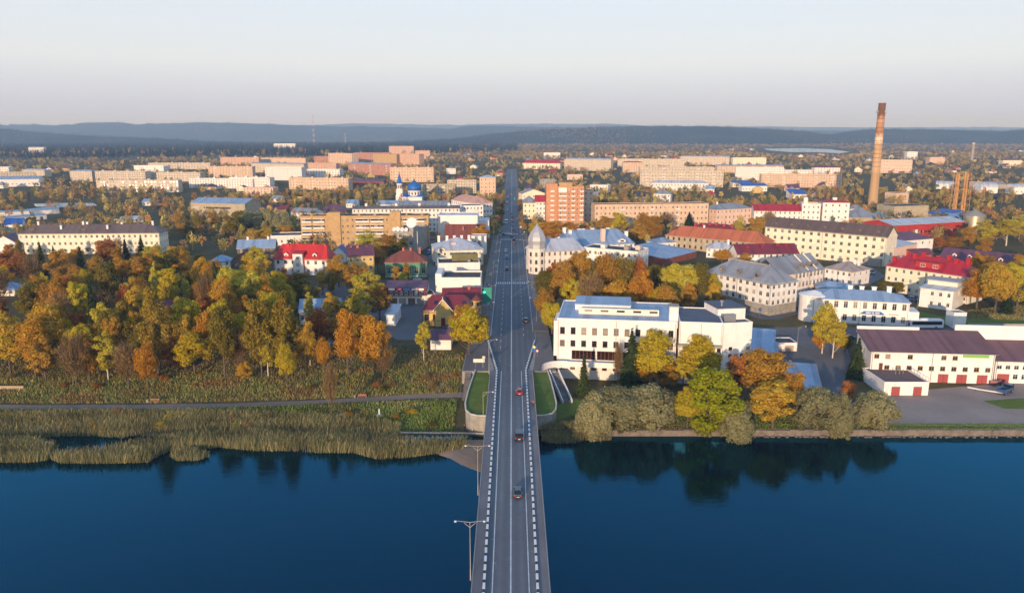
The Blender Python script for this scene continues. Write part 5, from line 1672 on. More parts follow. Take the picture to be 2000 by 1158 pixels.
# ------------------------------------------------------------------ middle distance and far blocks: label, x0,y0,x1,y1,top,depth,rows,cols,wall,roof,kind,rise
FLASH, _nt, _b = mk('old wavy window glass')
_b.inputs['Base Color'].default_value = (.1, .09, .08, 1)
_b.inputs['Roughness'].default_value = .2
_b.inputs['Specular IOR Level'].default_value = 1.0
BLOCKS = [
    ('long white four-storey flats whose windows flash in the sun', 190, 376.5, 350, 376, 353, 12, 4, 26, 'panel', 'tar', 'flat', .5),
    ('grey panel flats directly behind the sun-flashing block', 187, 355, 285, 356, 335, 12, 5, 22, 'panel', 'tar', 'flat', .5),
    ('panel flats to the right behind the sun-flashing block', 287, 354, 392, 355, 337, 12, 4, 20, 'panel', 'tar', 'flat', .5),
    ('short pale panel flats left of the sun-flashing row', 138, 355, 181, 355, 334, 14, 5, 9, 'panel', 'blue', 'hip', 1.5),
    ('low flats at the far left edge', -10, 352, 70, 350, 338, 12, 3, 14, 'panel', 'tar', 'flat', .5),
    ('white block at the far left edge above the low flats', -10, 340, 18, 340, 327, 12, 4, 6, 'white2', 'tar', 'flat', .5),
    ('pale flats behind the far left low flats', 44, 345, 88, 346, 332, 12, 3, 9, 'panel', 'pale', 'hip', 1.6),
    ('blue-roofed sports hall at the far left', -20, 366, 78, 364, 351, 26, 1, 12, 'white2', 'blue', 'gable', 3.0),
    ('white five-storey flats left above the pale hangar hall', 370, 367, 494, 369, 349, 12, 4, 24, 'white', 'tar', 'flat', .5),
    ('small white house block below the white flats', 475, 382, 534, 383, 367, 12, 3, 9, 'pink', 'tar', 'flat', .5),
    ('low white building below the dark forest', 262, 334, 320, 335, 324, 12, 2, 8, 'white', 'pale', 'flat', .5),
    ('pale long flats just under the dark forest', 290, 331, 411, 331, 319, 12, 4, 22, 'panel', 'tar', 'flat', .5),
    ('panel flats under the forest with stepped front', 408, 347, 494, 347, 326, 13, 5, 16, 'peach', 'tar', 'flat', .5),
    ('orange brick flats against the forest edge', 431, 322, 506, 322, 308, 13, 4, 12, 'rosy', 'tar', 'flat', .5),
    ('pale flats right of the orange brick ones', 510, 320, 597, 321, 309, 12, 4, 18, 'peach', 'tar', 'flat', .5),
    ('blue-tinted long flats in the second row', 492, 339, 594, 341, 319, 12, 5, 20, 'panel', 'blue', 'gable', 1.2),
    ('sunlit white five-storey flats in the left centre', 519, 352, 590, 353, 327, 12, 5, 14, 'white2', 'tar', 'flat', .5),
    ('orange-peach flats right of the white five-storey ones', 595, 334, 657, 335, 319, 12, 4, 12, 'rosy', 'tar', 'flat', .5),
    ('white flats in front of the orange-peach ones', 600, 347, 664, 348, 331, 12, 4, 12, 'white2', 'tar', 'flat', .5),
    ('red brick flats with blue roof in the left centre', 681, 341, 764, 344, 319, 14, 5, 16, 'duskbrick', 'blue', 'gable', 1.4),
    ('peach flats right of the red brick block', 762, 356, 847, 356, 328, 13, 5, 16, 'peach', 'tar', 'flat', .5),
    ('long peach-topped white flats above the church trees', 565, 370, 681, 372, 348, 12, 4, 20, 'peach', 'orange', 'flat', .5),
    ('white long flats below the sunlit five-storey ones', 450, 368, 528, 369, 347, 12, 4, 16, 'white', 'tar', 'flat', .5),
    ('tall peach tower block with red crown on the left skyline', 642, 322, 688, 324, 300, 16, 8, 9, 'peach', 'maroon', 'flat', .8),
    ('dark red long block on the left skyline', 691, 318, 762, 318, 299, 14, 5, 14, 'duskbrick', 'tar', 'flat', .5),
    ('big orange block topmost on the left skyline', 760, 301, 808, 301, 286, 16, 5, 9, 'rosy', 'tar', 'flat', .5),
    ('tan block before the dark red long block', 729, 323, 775, 324, 302, 14, 5, 9, 'tan', 'tar', 'flat', .5),
    ('orange block with grey side right on the skyline', 781, 324, 819, 325, 301, 16, 6, 8, 'rosy', 'tar', 'flat', .5),
    ('small red and white block on the skyline', 614, 320, 642, 320, 306, 12, 5, 5, 'duskbrick', 'tar', 'flat', .5),
    ('orange round-ended block right of the skyline group', 811, 311, 840, 311, 295, 13, 5, 6, 'rosy', 'tar', 'flat', .5),
    ('grey flats right of the church dome', 824, 386, 889, 386, 361, 12, 4, 13, 'stone', 'tar', 'flat', .5),
    ('shabby pale flats with dark roof right of the church', 874, 378, 930, 378, 353, 13, 5, 11, 'panel', 'tar', 'flat', .5),
    ('white school among trees on the far hillside', 535, 290, 577, 290, 281, 14, 2, 10, 'white2', 'pale', 'flat', .5),
    ('white house left of the far street end', 872, 340, 890, 340, 329, 12, 2, 4, 'white', 'grey', 'hip', 2.0),
    ('tan corner tower house on the left of the far street', 937, 384, 968, 384, 347, 16, 5, 4, 'peach', 'pale', 'hip', 2.5),
    ('cream block with crimson roof right of the far street', 1021, 330, 1094, 331, 318, 13, 3, 16, 'yellow', 'crimson', 'hip', 5.0),
    ('pale grey five-storey flats right of the crimson-roofed block', 1102, 333, 1193, 335, 311, 12, 5, 18, 'panel', 'pale', 'hip', 2.0),
    ('long panel flats in the right far row', 1206, 328, 1336, 329, 311, 12, 4, 24, 'panel', 'tar', 'flat', .5),
    ('short peach flats with red roof edge in the right far row', 1217, 337, 1255, 337, 317, 12, 5, 8, 'peach', 'crimson', 'hip', 1.4),
    ('upper of two long stacked panel rows at right', 1249, 344, 1394, 344, 327, 12, 5, 26, 'panel', 'tar', 'flat', .5),
    ('lower of two long stacked panel rows at right', 1250, 365, 1412, 366, 334, 13, 5, 30, 'panel', 'tar', 'flat', .5),
    ('low pale roofed school in front of the long panel rows', 1272, 373, 1383, 374, 357, 14, 2, 18, 'white2', 'pale', 'hip', 2.6),
    ('far long flats with pale roof at right', 1330, 322, 1424, 323, 306, 12, 4, 18, 'panel', 'pale', 'gable', 1.5),
    ('white low hall on the far field', 1062, 308, 1094, 308, 299, 14, 1, 6, 'white', 'grey', 'flat', .5),
    ('white flat house among trees behind the brick tower', 1152, 376, 1187, 377, 362, 12, 2, 6, 'white2', 'tar', 'flat', .5),
    ('grey flat house left of the brick tower top', 1054, 368, 1084, 368, 351, 13, 3, 6, 'grey', 'tar', 'flat', .5),
    ('low pinkish store left of the brick tower', 1108, 352, 1138, 352, 342, 12, 1, 4, 'pink', 'tar', 'flat', .5),
    ('grey-roofed white house in the park right of the tower', 1276, 394, 1309, 395, 378, 12, 2, 5, 'white', 'grey', 'hip', 3.2),
    ('dark-roofed cottage in the park right of the tower', 1243, 394, 1268, 394, 384, 12, 1, 4, 'white2', 'tar', 'gable', 4.0),
    ('long five-storey panel flats left of the chimney', 1486, 366, 1642, 367, 341, 13, 5, 30, 'peach', 'tar', 'flat', .5),
    ('white five-storey flats above the blue-roofed depots', 1436, 352, 1530, 353, 328, 12, 5, 18, 'white', 'tar', 'flat', .5),
    ('flats with long pale blue roof above the white flats', 1400, 338, 1530, 338, 324, 13, 4, 24, 'peach', 'blue', 'gable', 1.6),
    ('cream office block on the right skyline', 1431, 322, 1496, 322, 309, 16, 3, 12, 'yellow', 'tar', 'flat', .6),
    ('white block with maroon roof and green marks by the chimney', 1590, 342, 1640, 342, 327, 13, 4, 9, 'white', 'maroon', 'hip', 2.4),
    ('low white row left of the maroon-roofed block', 1532, 342, 1587, 342, 333, 12, 2, 10, 'white2', 'tar', 'flat', .5),
    ('brown-roofed school right of the chimney', 1718, 338, 1780, 339, 313, 15, 4, 12, 'pink', 'dbrown', 'flat', .5),
    ('depot with vivid blue roof below the panel flats', 1545, 388, 1575, 388, 379, 16, 1, 4, 'white2', 'vblue', 'shed', 4.0),
    ('yellow depot with blue roof, upper one', 1431, 366, 1468, 366, 357, 14, 1, 6, 'yellow', 'vblue', 'shed', 2.0),
    ('white depot with blue roof, lower one', 1449, 374, 1498, 374, 363, 14, 1, 8, 'white', 'vblue', 'shed', 2.4),
    ('white twin tower house on the far right skyline', 1771, 312, 1791, 312, 297, 14, 4, 4, 'white', 'tar', 'flat', .5),
    ('pale mill on the far right skyline', 1815, 322, 1844, 322, 308, 16, 3, 5, 'peach', 'tar', 'flat', .5),
    ('cream house with red and blue roof at far right', 1958, 325, 1994, 325, 313, 14, 2, 7, 'yellow', 'maroon', 'hip', 2.6),
    ('pink store beside the white round-roofed sheds', 1905, 371, 1929, 371, 357, 14, 1, 4, 'pink', 'tar', 'flat', .5),
    ('white round-roofed shed, left of the rusty stacks', 1827, 369, 1862, 370, 362, 16, 0, 0, 'white2', 'pale', 'barrel', 5.0),
    ('white round-roofed shed, right of the rusty stacks', 1915, 378, 1948, 378, 366, 16, 0, 0, 'white2', 'pale', 'barrel', 5.0),
    ('grey gabled store right of the round-roofed sheds', 1932, 370, 1964, 370, 360, 18, 1, 4, 'stone', 'grey', 'gable', 3.0),
    ('white store at the far right edge', 1980, 380, 2040, 380, 366, 16, 1, 6, 'white', 'pale', 'barrel', 3.5),
    ('plum-roofed long hall in the centre left trees', 680, 362, 748, 363, 354, 18, 1, 8, 'brick', 'purple', 'gable', 2.6),
    ('maroon-roofed long house behind the pale hangar hall', 502, 416, 560, 417, 408, 14, 1, 8, 'brown', 'maroon', 'gable', 3.2),
    ('grey-roofed sheds left of the tan brick flats', 568, 428, 612, 430, 414, 14, 1, 6, 'white2', 'grey', 'gable', 3.0),
    ('dark plum hip-roofed house behind the tan brick flats', 622, 424, 676, 424, 412, 16, 1, 6, 'brown', 'purple', 'hip', 5.0),
    ('yellow-roofed little house among the centre left trees', 571, 396, 594, 396, 391, 12, 1, 3, 'brown', 'yellow', 'gable', 3.0),
    ('light blue roofed house below the church trees', 676, 406, 698, 406, 397, 12, 1, 4, 'white2', 'blue', 'gable', 3.0),
    ('long light blue roofed house left of the church', 736, 408, 778, 408, 399, 12, 1, 6, 'white2', 'blue', 'gable', 3.0),
    ('wide grey-roofed market hall below the church', 780, 412, 876, 412, 402, 24, 1, 12, 'white2', 'grey', 'gable', 3.5),
    ('nearest row of garages with blue roof and red doors at far left', -10, 437, 92, 428, 427, 7, 1, 0, 'white2', 'blue', 'shed', .6),
    ('second row of garages with blue roof at far left', -10, 424, 118, 417, 415, 7, 1, 0, 'white2', 'blue', 'shed', .6),
    ('third row of garages with pale roof at far left', 60, 419, 128, 412, 411, 7, 1, 0, 'panel', 'blue', 'shed', .6),
    ('white gabled cottage with dark blue roof at far left', 10, 450, 44, 449, 438, 10, 1, 3, 'white', 'vblue', 'gable', 3.8),
    ('teal-roofed cottage at the far left edge', -16, 462, 18, 462, 455, 10, 1, 3, 'white2', 'teal', 'gable', 3.2),
    ('blue-roofed workshop between garages and hangar hall', 278, 402, 300, 402, 394, 12, 1, 3, 'white2', 'blue', 'gable', 2.4),
    ('small white and red greenhouse row behind the school', 216, 436, 278, 434, 428, 8, 1, 8, 'white', 'pale', 'gable', 1.6),
    ('white columned manor on the far left wooded hillside', 56, 300, 86, 300, 289, 16, 2, 6, 'white', 'pale', 'gable', 3.0),
]
for e in BLOCKS:
    lab, x0, y0, x1, y1, top, dep, rows, cols, wl, rf, rk, rz = e
    bb = bld(lab, x0, y0, x1, y1, top, dep, rows, cols, wl, rf, rk, rz, balc=tuple(range(2, cols - 1, 6)) if (rows >= 4 and cols >= 12 and y0 > 340) else (), ww=1.3, wh=1.5, glassm=FLASH if 'flash' in lab else None)
    if 'red doors' in lab:
        for k in range(14):
            part(bb, 'garage_door', bb.L * (k + .15) / 14, bb.L * (k + .85) / 14, -.07, -.01, 0, 2.3, 'maroon' if k % 2 == 0 else 'white')
    if cols >= 16 and rk == 'flat':
        m = MB()
        for k in range(4):
            m.cbox(bb.L * (.12 + k * .25), bb.D * .5, bb.H, 2.4, 2.4, 2.0)
        m.build('roof_houses', bb.wm, bb.root, kind='stuff')

# scattered small houses farther out
HCOL = [('white', 'white'), ('cream', 'yellow'), ('ochre', 'ochre'), ('brown', 'brown'), ('pink', 'pink')]
RCOL = [('red', 'crimson'), ('grey', 'grey'), ('brown', 'tile'), ('blue', 'blue'), ('plum', 'purple'), ('dark', 'tar')]
hs = []
tries = 0
rnd = random.Random(5)
while len(hs) < 150 and tries < 6000:
    tries += 1
    px = rnd.uniform(-20, 2020)
    py = rnd.choice([rnd.uniform(291, 318), rnd.uniform(300, 345), rnd.uniform(318, 420)])
    if px < 870 and (py < 345 or py > 380) and rnd.random() < .8:
        continue
    if px < 430 and py < 330:
        continue
    if 1480 < px < 1670 and py < 302:
        continue
    x, y, z = G(px, py)
    if abs(x) < 16 or blocked(x, y, 12):
        continue
    hs.append((px, py))
    FOOT.append((x, y, 1, 0, 6, 6))
hs.sort()
cnt = {}
for px, py in hs:
    (wn_, wk), (rn, rk_) = rnd.choice(HCOL), rnd.choice(RCOL)
    zone = 'beyond the far street end' if 870 < px < 1120 else ('on the far left' if px < 870 else ('near the far lake' if px < 1720 else 'on the far right'))
    key = (wn_, rn, zone)
    cnt[key] = cnt.get(key, 0) + 1
    lab = f'tiny {wn_} house, {rn} roof, {zone}, {ordinal(cnt[key] - 1)} from left'
    FOOT.pop() if False else None
    L_px = rnd.uniform(9, 14) * ppm(*G(px, py))
    bld(lab, px - L_px / 2, py + rnd.uniform(-.3, .3), px + L_px / 2, py + rnd.uniform(-.3, .3), rnd.uniform(3.0, 5.5), rnd.uniform(8, 10), 1, 3, wk, rk_, rnd.choice(['gable', 'gabley', 'hip']), rnd.uniform(2.6, 4.2), name='house', cat='house', group='small far houses', scol=1)

# ================================================================== trees and other growth
def quads_mesh(name, Q4, mat, tint=None):
    """Q4: (n, 4, 3) corner points -> one mesh of n loose faces, tint: (n, 3) colour per face"""
    n = len(Q4)
    me = bpy.data.meshes.new(name)
    me.vertices.add(4 * n)
    me.vertices.foreach_set('co', np.ascontiguousarray(Q4, dtype=np.float32).ravel())
    me.loops.add(4 * n)
    me.loops.foreach_set('vertex_index', np.arange(4 * n, dtype=np.int32))
    me.polygons.add(n)
    me.polygons.foreach_set('loop_start', np.arange(0, 4 * n, 4, dtype=np.int32))
    me.polygons.foreach_set('loop_total', np.full(n, 4, dtype=np.int32))
    me.update(calc_edges=True)
    if tint is not None:
        at = me.color_attributes.new('tint', 'FLOAT_COLOR', 'POINT')
        c = np.ones((n, 4, 4), np.float32)
        c[:, :, :3] = tint[:, None, :]
        at.data.foreach_set('color', c.ravel())
    me.materials.append(mat)
    return me


def leaf_material(name, stops, trans=.36, tinted=False):
    m = bpy.data.materials.new(name)
    m.use_nodes = True
    nt = m.node_tree
    for n in list(nt.nodes):
        nt.nodes.remove(n)
    g = nd(nt, 'NewGeometry')
    oi = nd(nt, 'ObjectInfo')
    if tinted:
        at = nd(nt, 'Attribute', attribute_name='tint')
        col = mixc(nt, 1.0, at.outputs['Color'], ramp(nt, g.outputs['Random Per Island'], [(0, (.74, .74, .7)), (.5, (.97, .97, .97)), (1, (1.22, 1.18, 1.0))]), 'MULTIPLY')
    else:
        f = mathn(nt, 'ADD', mathn(nt, 'MULTIPLY', oi.outputs['Random'], .45), mathn(nt, 'MULTIPLY', g.outputs['Random Per Island'], .55))
        col = ramp(nt, f, stops)
    d = nd(nt, 'BsdfDiffuse')
    t = nd(nt, 'BsdfTranslucent')
    mx = nd(nt, 'MixShader')
    mx.inputs[0].default_value = trans
    out = nd(nt, 'OutputMaterial')
    nt.links.new(col, d.inputs['Color'])
    nt.links.new(col, t.inputs['Color'])
    nt.links.new(d.outputs[0], mx.inputs[1])
    nt.links.new(t.outputs[0], mx.inputs[2])
    nt.links.new(mx.outputs[0], out.inputs['Surface'])
    return m


def oriented(pos, nrm, sx, sy, rg, up=None):
    """rectangles at pos facing nrm, sx wide and sy tall"""
    n = len(pos)
    nrm = nrm / (np.linalg.norm(nrm, axis=1, keepdims=True) + 1e-9)
    a = rg.normal(size=(n, 3)) if up is None else np.tile(np.array(up, float), (n, 1)) + rg.normal(size=(n, 3)) * .18
    v = a - nrm * (a * nrm).sum(1, keepdims=True)
    v /= np.linalg.norm(v, axis=1, keepdims=True) + 1e-9
    u = np.cross(v, nrm)
    sx, sy = np.broadcast_to(sx, n)[:, None] / 2, np.broadcast_to(sy, n)[:, None] / 2
    return np.stack([pos - u * sx - v * sy, pos + u * sx - v * sy, pos + u * sx + v * sy, pos - u * sx + v * sy], axis=1)


def ball(n, rg, p=.5):
    d = rg.normal(size=(n, 3))
    d /= np.linalg.norm(d, axis=1, keepdims=True)
    return d * rg.random((n, 1)) ** p


def broad_crown(rg, H, W, z0, nclump, nleaf, size, rc=.24, taper=0., gap=0.):
    c = ball(nclump, rg, .42)
    mid, rz, rx = (H + z0) / 2, (H - z0) / 2 * .86, W / 2 * .80
    k = 1 - taper * np.clip(c[:, 2:3], -1, 1)
    C = np.concatenate([c[:, :2] * rx * k, c[:, 2:3] * rz], 1)
    C[:, 2] += mid
    R_ = W * rc * rg.uniform(.6, 1.25, nclump)
    i = rg.integers(0, nclump, nleaf)
    o = ball(nleaf, rg, .34)
    pos = C[i] + o * R_[i][:, None] * np.array([1, 1, .8])
    nrm = o * .7 + (pos - np.array([0, 0, mid * .85])) / W * .9 + rg.normal(size=(nleaf, 3)) * .5
    s = size * rg.uniform(.6, 1.35, nleaf)
    return oriented(pos, nrm, s, s * rg.uniform(.6, 1., nleaf), rg)


def spruce_crown(rg, H, W, n, dens=1.):
    t = 1 - np.sqrt(rg.random(n))
    z = H * (.05 + .95 * t)
    tier = np.floor(t * 15) / 15 * .6 + t * .4
    rad = W / 2 * (1 - tier) ** .92 * (.75 + .25 * np.cos(t * 15 * 2 * math.pi))
    a = rg.integers(0, 13, n) * (2 * math.pi / 13) + t * 29 + rg.normal(0, .12, n)
    r = rad * rg.uniform(.2, 1.04, n)
    pos = np.stack([r * np.cos(a), r * np.sin(a), z - r * .32], 1)
    nrm = np.stack([np.cos(a) * .35, np.sin(a) * .35, np.ones(n)], 1) + rg.normal(size=(n, 3)) * .35
    up = np.stack([np.cos(a), np.sin(a), -np.full(n, .4)], 1)
    nrm /= np.linalg.norm(nrm, axis=1, keepdims=True)
    v = up - nrm * (up * nrm).sum(1, keepdims=True)
    v /= np.linalg.norm(v, axis=1, keepdims=True)
    u = np.cross(v, nrm)
    L_ = (.35 + rad * .3)[:, None] * .75
    w_ = .3 + .0 * L_
    return np.stack([pos - u * w_ - v * L_, pos + u * w_ - v * L_, pos + u * w_ * .3 + v * L_, pos - u * w_ * .3 + v * L_], 1)


def willow_crown(rg, H, W, n):
    k = 70
    c = ball(k, rg, .22)
    c[:, 2] = c[:, 2] * .5 + .5
    rad = np.sqrt(np.clip(1 - (c[:, 2] * 1.05 - .22) ** 2, .1, 1))
    C = np.stack([c[:, 0] * W * .42 * rad, c[:, 1] * W * .42 * rad, c[:, 2] * H * .80 + H * .08], 1)
    i = rg.integers(0, k, n)
    o = ball(n, rg, .33)
    pos = C[i] + o * np.array([W * .115, W * .115, H * .11]) * rg.uniform(.6, 1.2, k)[i][:, None]
    pos[:, 2] = np.maximum(pos[:, 2] - rg.random(n) ** 2 * H * .14, .1)
    nrm = np.concatenate([pos[:, :2] / W * 1.2, (pos[:, 2:3] - H * .4) / H], 1) + o * .7 + rg.normal(size=(n, 3)) * .35
    return oriented(pos, nrm, rg.uniform(.16, .30, n), rg.uniform(.24, .46, n), rg)


def twig_crown(rg, H, W, z0, n):
    c = ball(n, rg, .55)
    pos = c * np.array([W / 2, W / 2, (H - z0) / 2]) + np.array([0, 0, (H + z0) / 2])
    base = np.array([0, 0, z0 - H * .1])
    d = pos - base
    d /= np.linalg.norm(d, axis=1, keepdims=True)
    side = np.cross(d, rg.normal(size=(n, 3)))
    side /= np.linalg.norm(side, axis=1, keepdims=True)
    w_, L_ = .045, rg.uniform(.6, 1.5, n)[:, None]
    return np.stack([pos - side * w_ - d * L_, pos + side * w_ - d * L_, pos + side * .015 + d * L_, pos - side * .015 + d * L_], 1)


def trunk_mesh(rg, H, W, z0, r, mat, limbs=6, top=.8):
    mb = MB()
    bend = rg.normal(0, .12, 2)
    mb.tube((0, 0, -.3), (bend[0] * .4, bend[1] * .4, H * .3), r, r * .75, 7)
    mb.tube((bend[0] * .4, bend[1] * .4, H * .3), (bend[0], bend[1], H * top), r * .75, r * .16, 7)
    for i in range(limbs):
        a = 2 * math.pi * (i + rg.random()) / limbs
        za = z0 * .8 + (H * .62 - z0 * .8) * i / max(1, limbs)
        e = W * .36
        mid = (math.cos(a) * e * .5, math.sin(a) * e * .5, za + H * .1)
        mb.tube((bend[0] * za / H, bend[1] * za / H, za), mid, r * .42, r * .26, 5)
        mb.tube(mid, (math.cos(a) * e, math.sin(a) * e, za + H * .24), r * .26, r * .08, 5)
    return mb.mesh('trunk', mat)


BARK = plain('grey bark', (96, 84, 74), .95, .25, .8, 0)
BIRCH = plain('birch bark', (206, 198, 186), .9, .22, 1.4, .1)
SPEC = {
    # kind: (colour name, noun, leaf stops)
    'orange': ('orange', 'maple', [(0, (0.373, 0.158, 0.022)), (.4, (0.620, 0.287, 0.029)), (.75, (0.620, 0.424, 0.046)), (1, (0.620, 0.572, 0.084))]),
    'gold': ('golden', 'maple', [(0, (0.458, 0.275, 0.019)), (.5, (0.620, 0.477, 0.026)), (1, (0.620, 0.620, 0.065))]),
    'yellow': ('yellow', 'birch', [(0, (0.400, 0.284, 0.031)), (.5, (0.620, 0.508, 0.051)), (1, (0.620, 0.620, 0.101))]),
    'olive': ('olive', 'linden', [(0, (0.248, 0.137, 0.020)), (.5, (0.497, 0.263, 0.037)), (1, (0.620, 0.399, 0.059))]),
    'yellowgreen': ('yellow-green', 'ash', [(0, (0.302, 0.228, 0.015)), (.5, (0.603, 0.445, 0.027)), (1, (0.620, 0.570, 0.053))]),
    'lime': ('bright lime green', 'maple', [(0, (.20, .215, .012)), (.5, (.36, .365, .018)), (1, (.54, .49, .04))]),
    'green': ('dark green', 'oak', [(0, (0.093, 0.092, 0.013)), (.5, (0.214, 0.176, 0.026)), (1, (0.393, 0.271, 0.041))]),
    'larch': ('feathery green', 'larch', [(0, (0.159, 0.133, 0.019)), (.5, (0.320, 0.231, 0.032)), (1, (0.552, 0.354, 0.051))]),
    'rust': ('rust-red', 'rowan', [(0, (0.245, 0.094, 0.026)), (.5, (0.467, 0.173, 0.041)), (1, (0.620, 0.276, 0.071))]),
    'bare': ('nearly bare brown', 'tree', [(0, (0.172, 0.106, 0.044)), (.5, (0.287, 0.181, 0.075)), (1, (0.437, 0.288, 0.112))]),
    'spruce': ('dark', 'spruce', [(0, (0.027, 0.049, 0.017)), (.5, (0.057, 0.085, 0.026)), (1, (0.109, 0.138, 0.041))]),
    'willow': ('grey-green', 'willow', [(0, (.19, .18, .085)), (.5, (.33, .31, .15)), (1, (.50, .44, .22))]),
}
PROTO = {}
for ki, k in enumerate(SPEC):
    lm = leaf_material(k + ' leaves', SPEC[k][2])
    bark = BIRCH if k in ('yellow',) else BARK
    PROTO[k] = []
    for v in range(4 if k in ('orange', 'olive', 'yellow', 'bare', 'green') else 3):
        rg = np.random.default_rng(100 * ki + v)
        H, W = 14.0, 8.0
        if k == 'spruce':
            cr = spruce_crown(rg, 14, 6.0, 2600)
            W = 6.0
            tr = trunk_mesh(rg, 14, 3, 2, .2, bark, 0, .95)
        elif k == 'larch':
            cr = broad_crown(rg, 14, 6.2, 2.2, 50, 7500, .23, .18, .45)
            W = 6.0
            tr = trunk_mesh(rg, 14, 5, 3, .2, bark, 7, .95)
        elif k == 'willow':
            W = 12.0
            cr = willow_crown(rg, 12, 12, 17000)
            H = 12.0
            tr = trunk_mesh(rg, 11, 10, 2, .4, bark, 7, .7)
        elif k == 'bare':
            tw = twig_crown(rg, 14, 7.5, 3.5, 900)
            lf = broad_crown(rg, 13.5, 7.4, 4, 34, 1700, .27, .19)
            cr = np.concatenate([tw, lf])
            tr = trunk_mesh(rg, 14, 8, 3.0, .2, bark, 9, .95)
        elif k == 'yellow':
            cr = broad_crown(rg, 14, 6.4, 2.4 + v * .4, 48, 7500, .25, .15, .25)
            W = 6.4
            tr = trunk_mesh(rg, 14, 5, 3, .17, bark, 6, .92)
        else:
            cr = broad_crown(rg, 14, 8, 2.0 + .5 * v, 40 + 6 * v, 11000, .26, .155 + .015 * v, .12)
            tr = trunk_mesh(rg, 14, 8, 3, .26, bark, 6, .75)
        PROTO[k].append((tr, quads_mesh('crown', cr, lm), H, W))

TREES = []          # (survey x, x, y, kind, size words, root)
TPOS = []


def tree(kind, x, y, z, h, w, sx, note=None):
    tr, crn, H, W = random.choice(PROTO[kind])
    rz = random.uniform(0, 6.28)
    sc = (w / W, w / W, h / H)
    noun = SPEC[kind][1] + ('_tree' if not SPEC[kind][1].endswith('tree') else '')
    root = link(noun, None, None, (x, y, z), rz, category='tree', group='trees')
    root.scale = sc
    link('trunk', tr, root)
    link('crown', crn, root)
    TREES.append((sx, x, y, kind, h, root, note))
    TPOS.append((x, y, w))
    return root


def tree_px(x, yb, yt, wpx, kind, note=None):
    gx, gy, gz_ = G(x, yb)
    s = ppm(gx, gy, gz_)
    h = z_at(yt, gy) - gz_
    tree(kind, gx, gy, gz_ - .2, max(2., h), wpx / s, x, note)


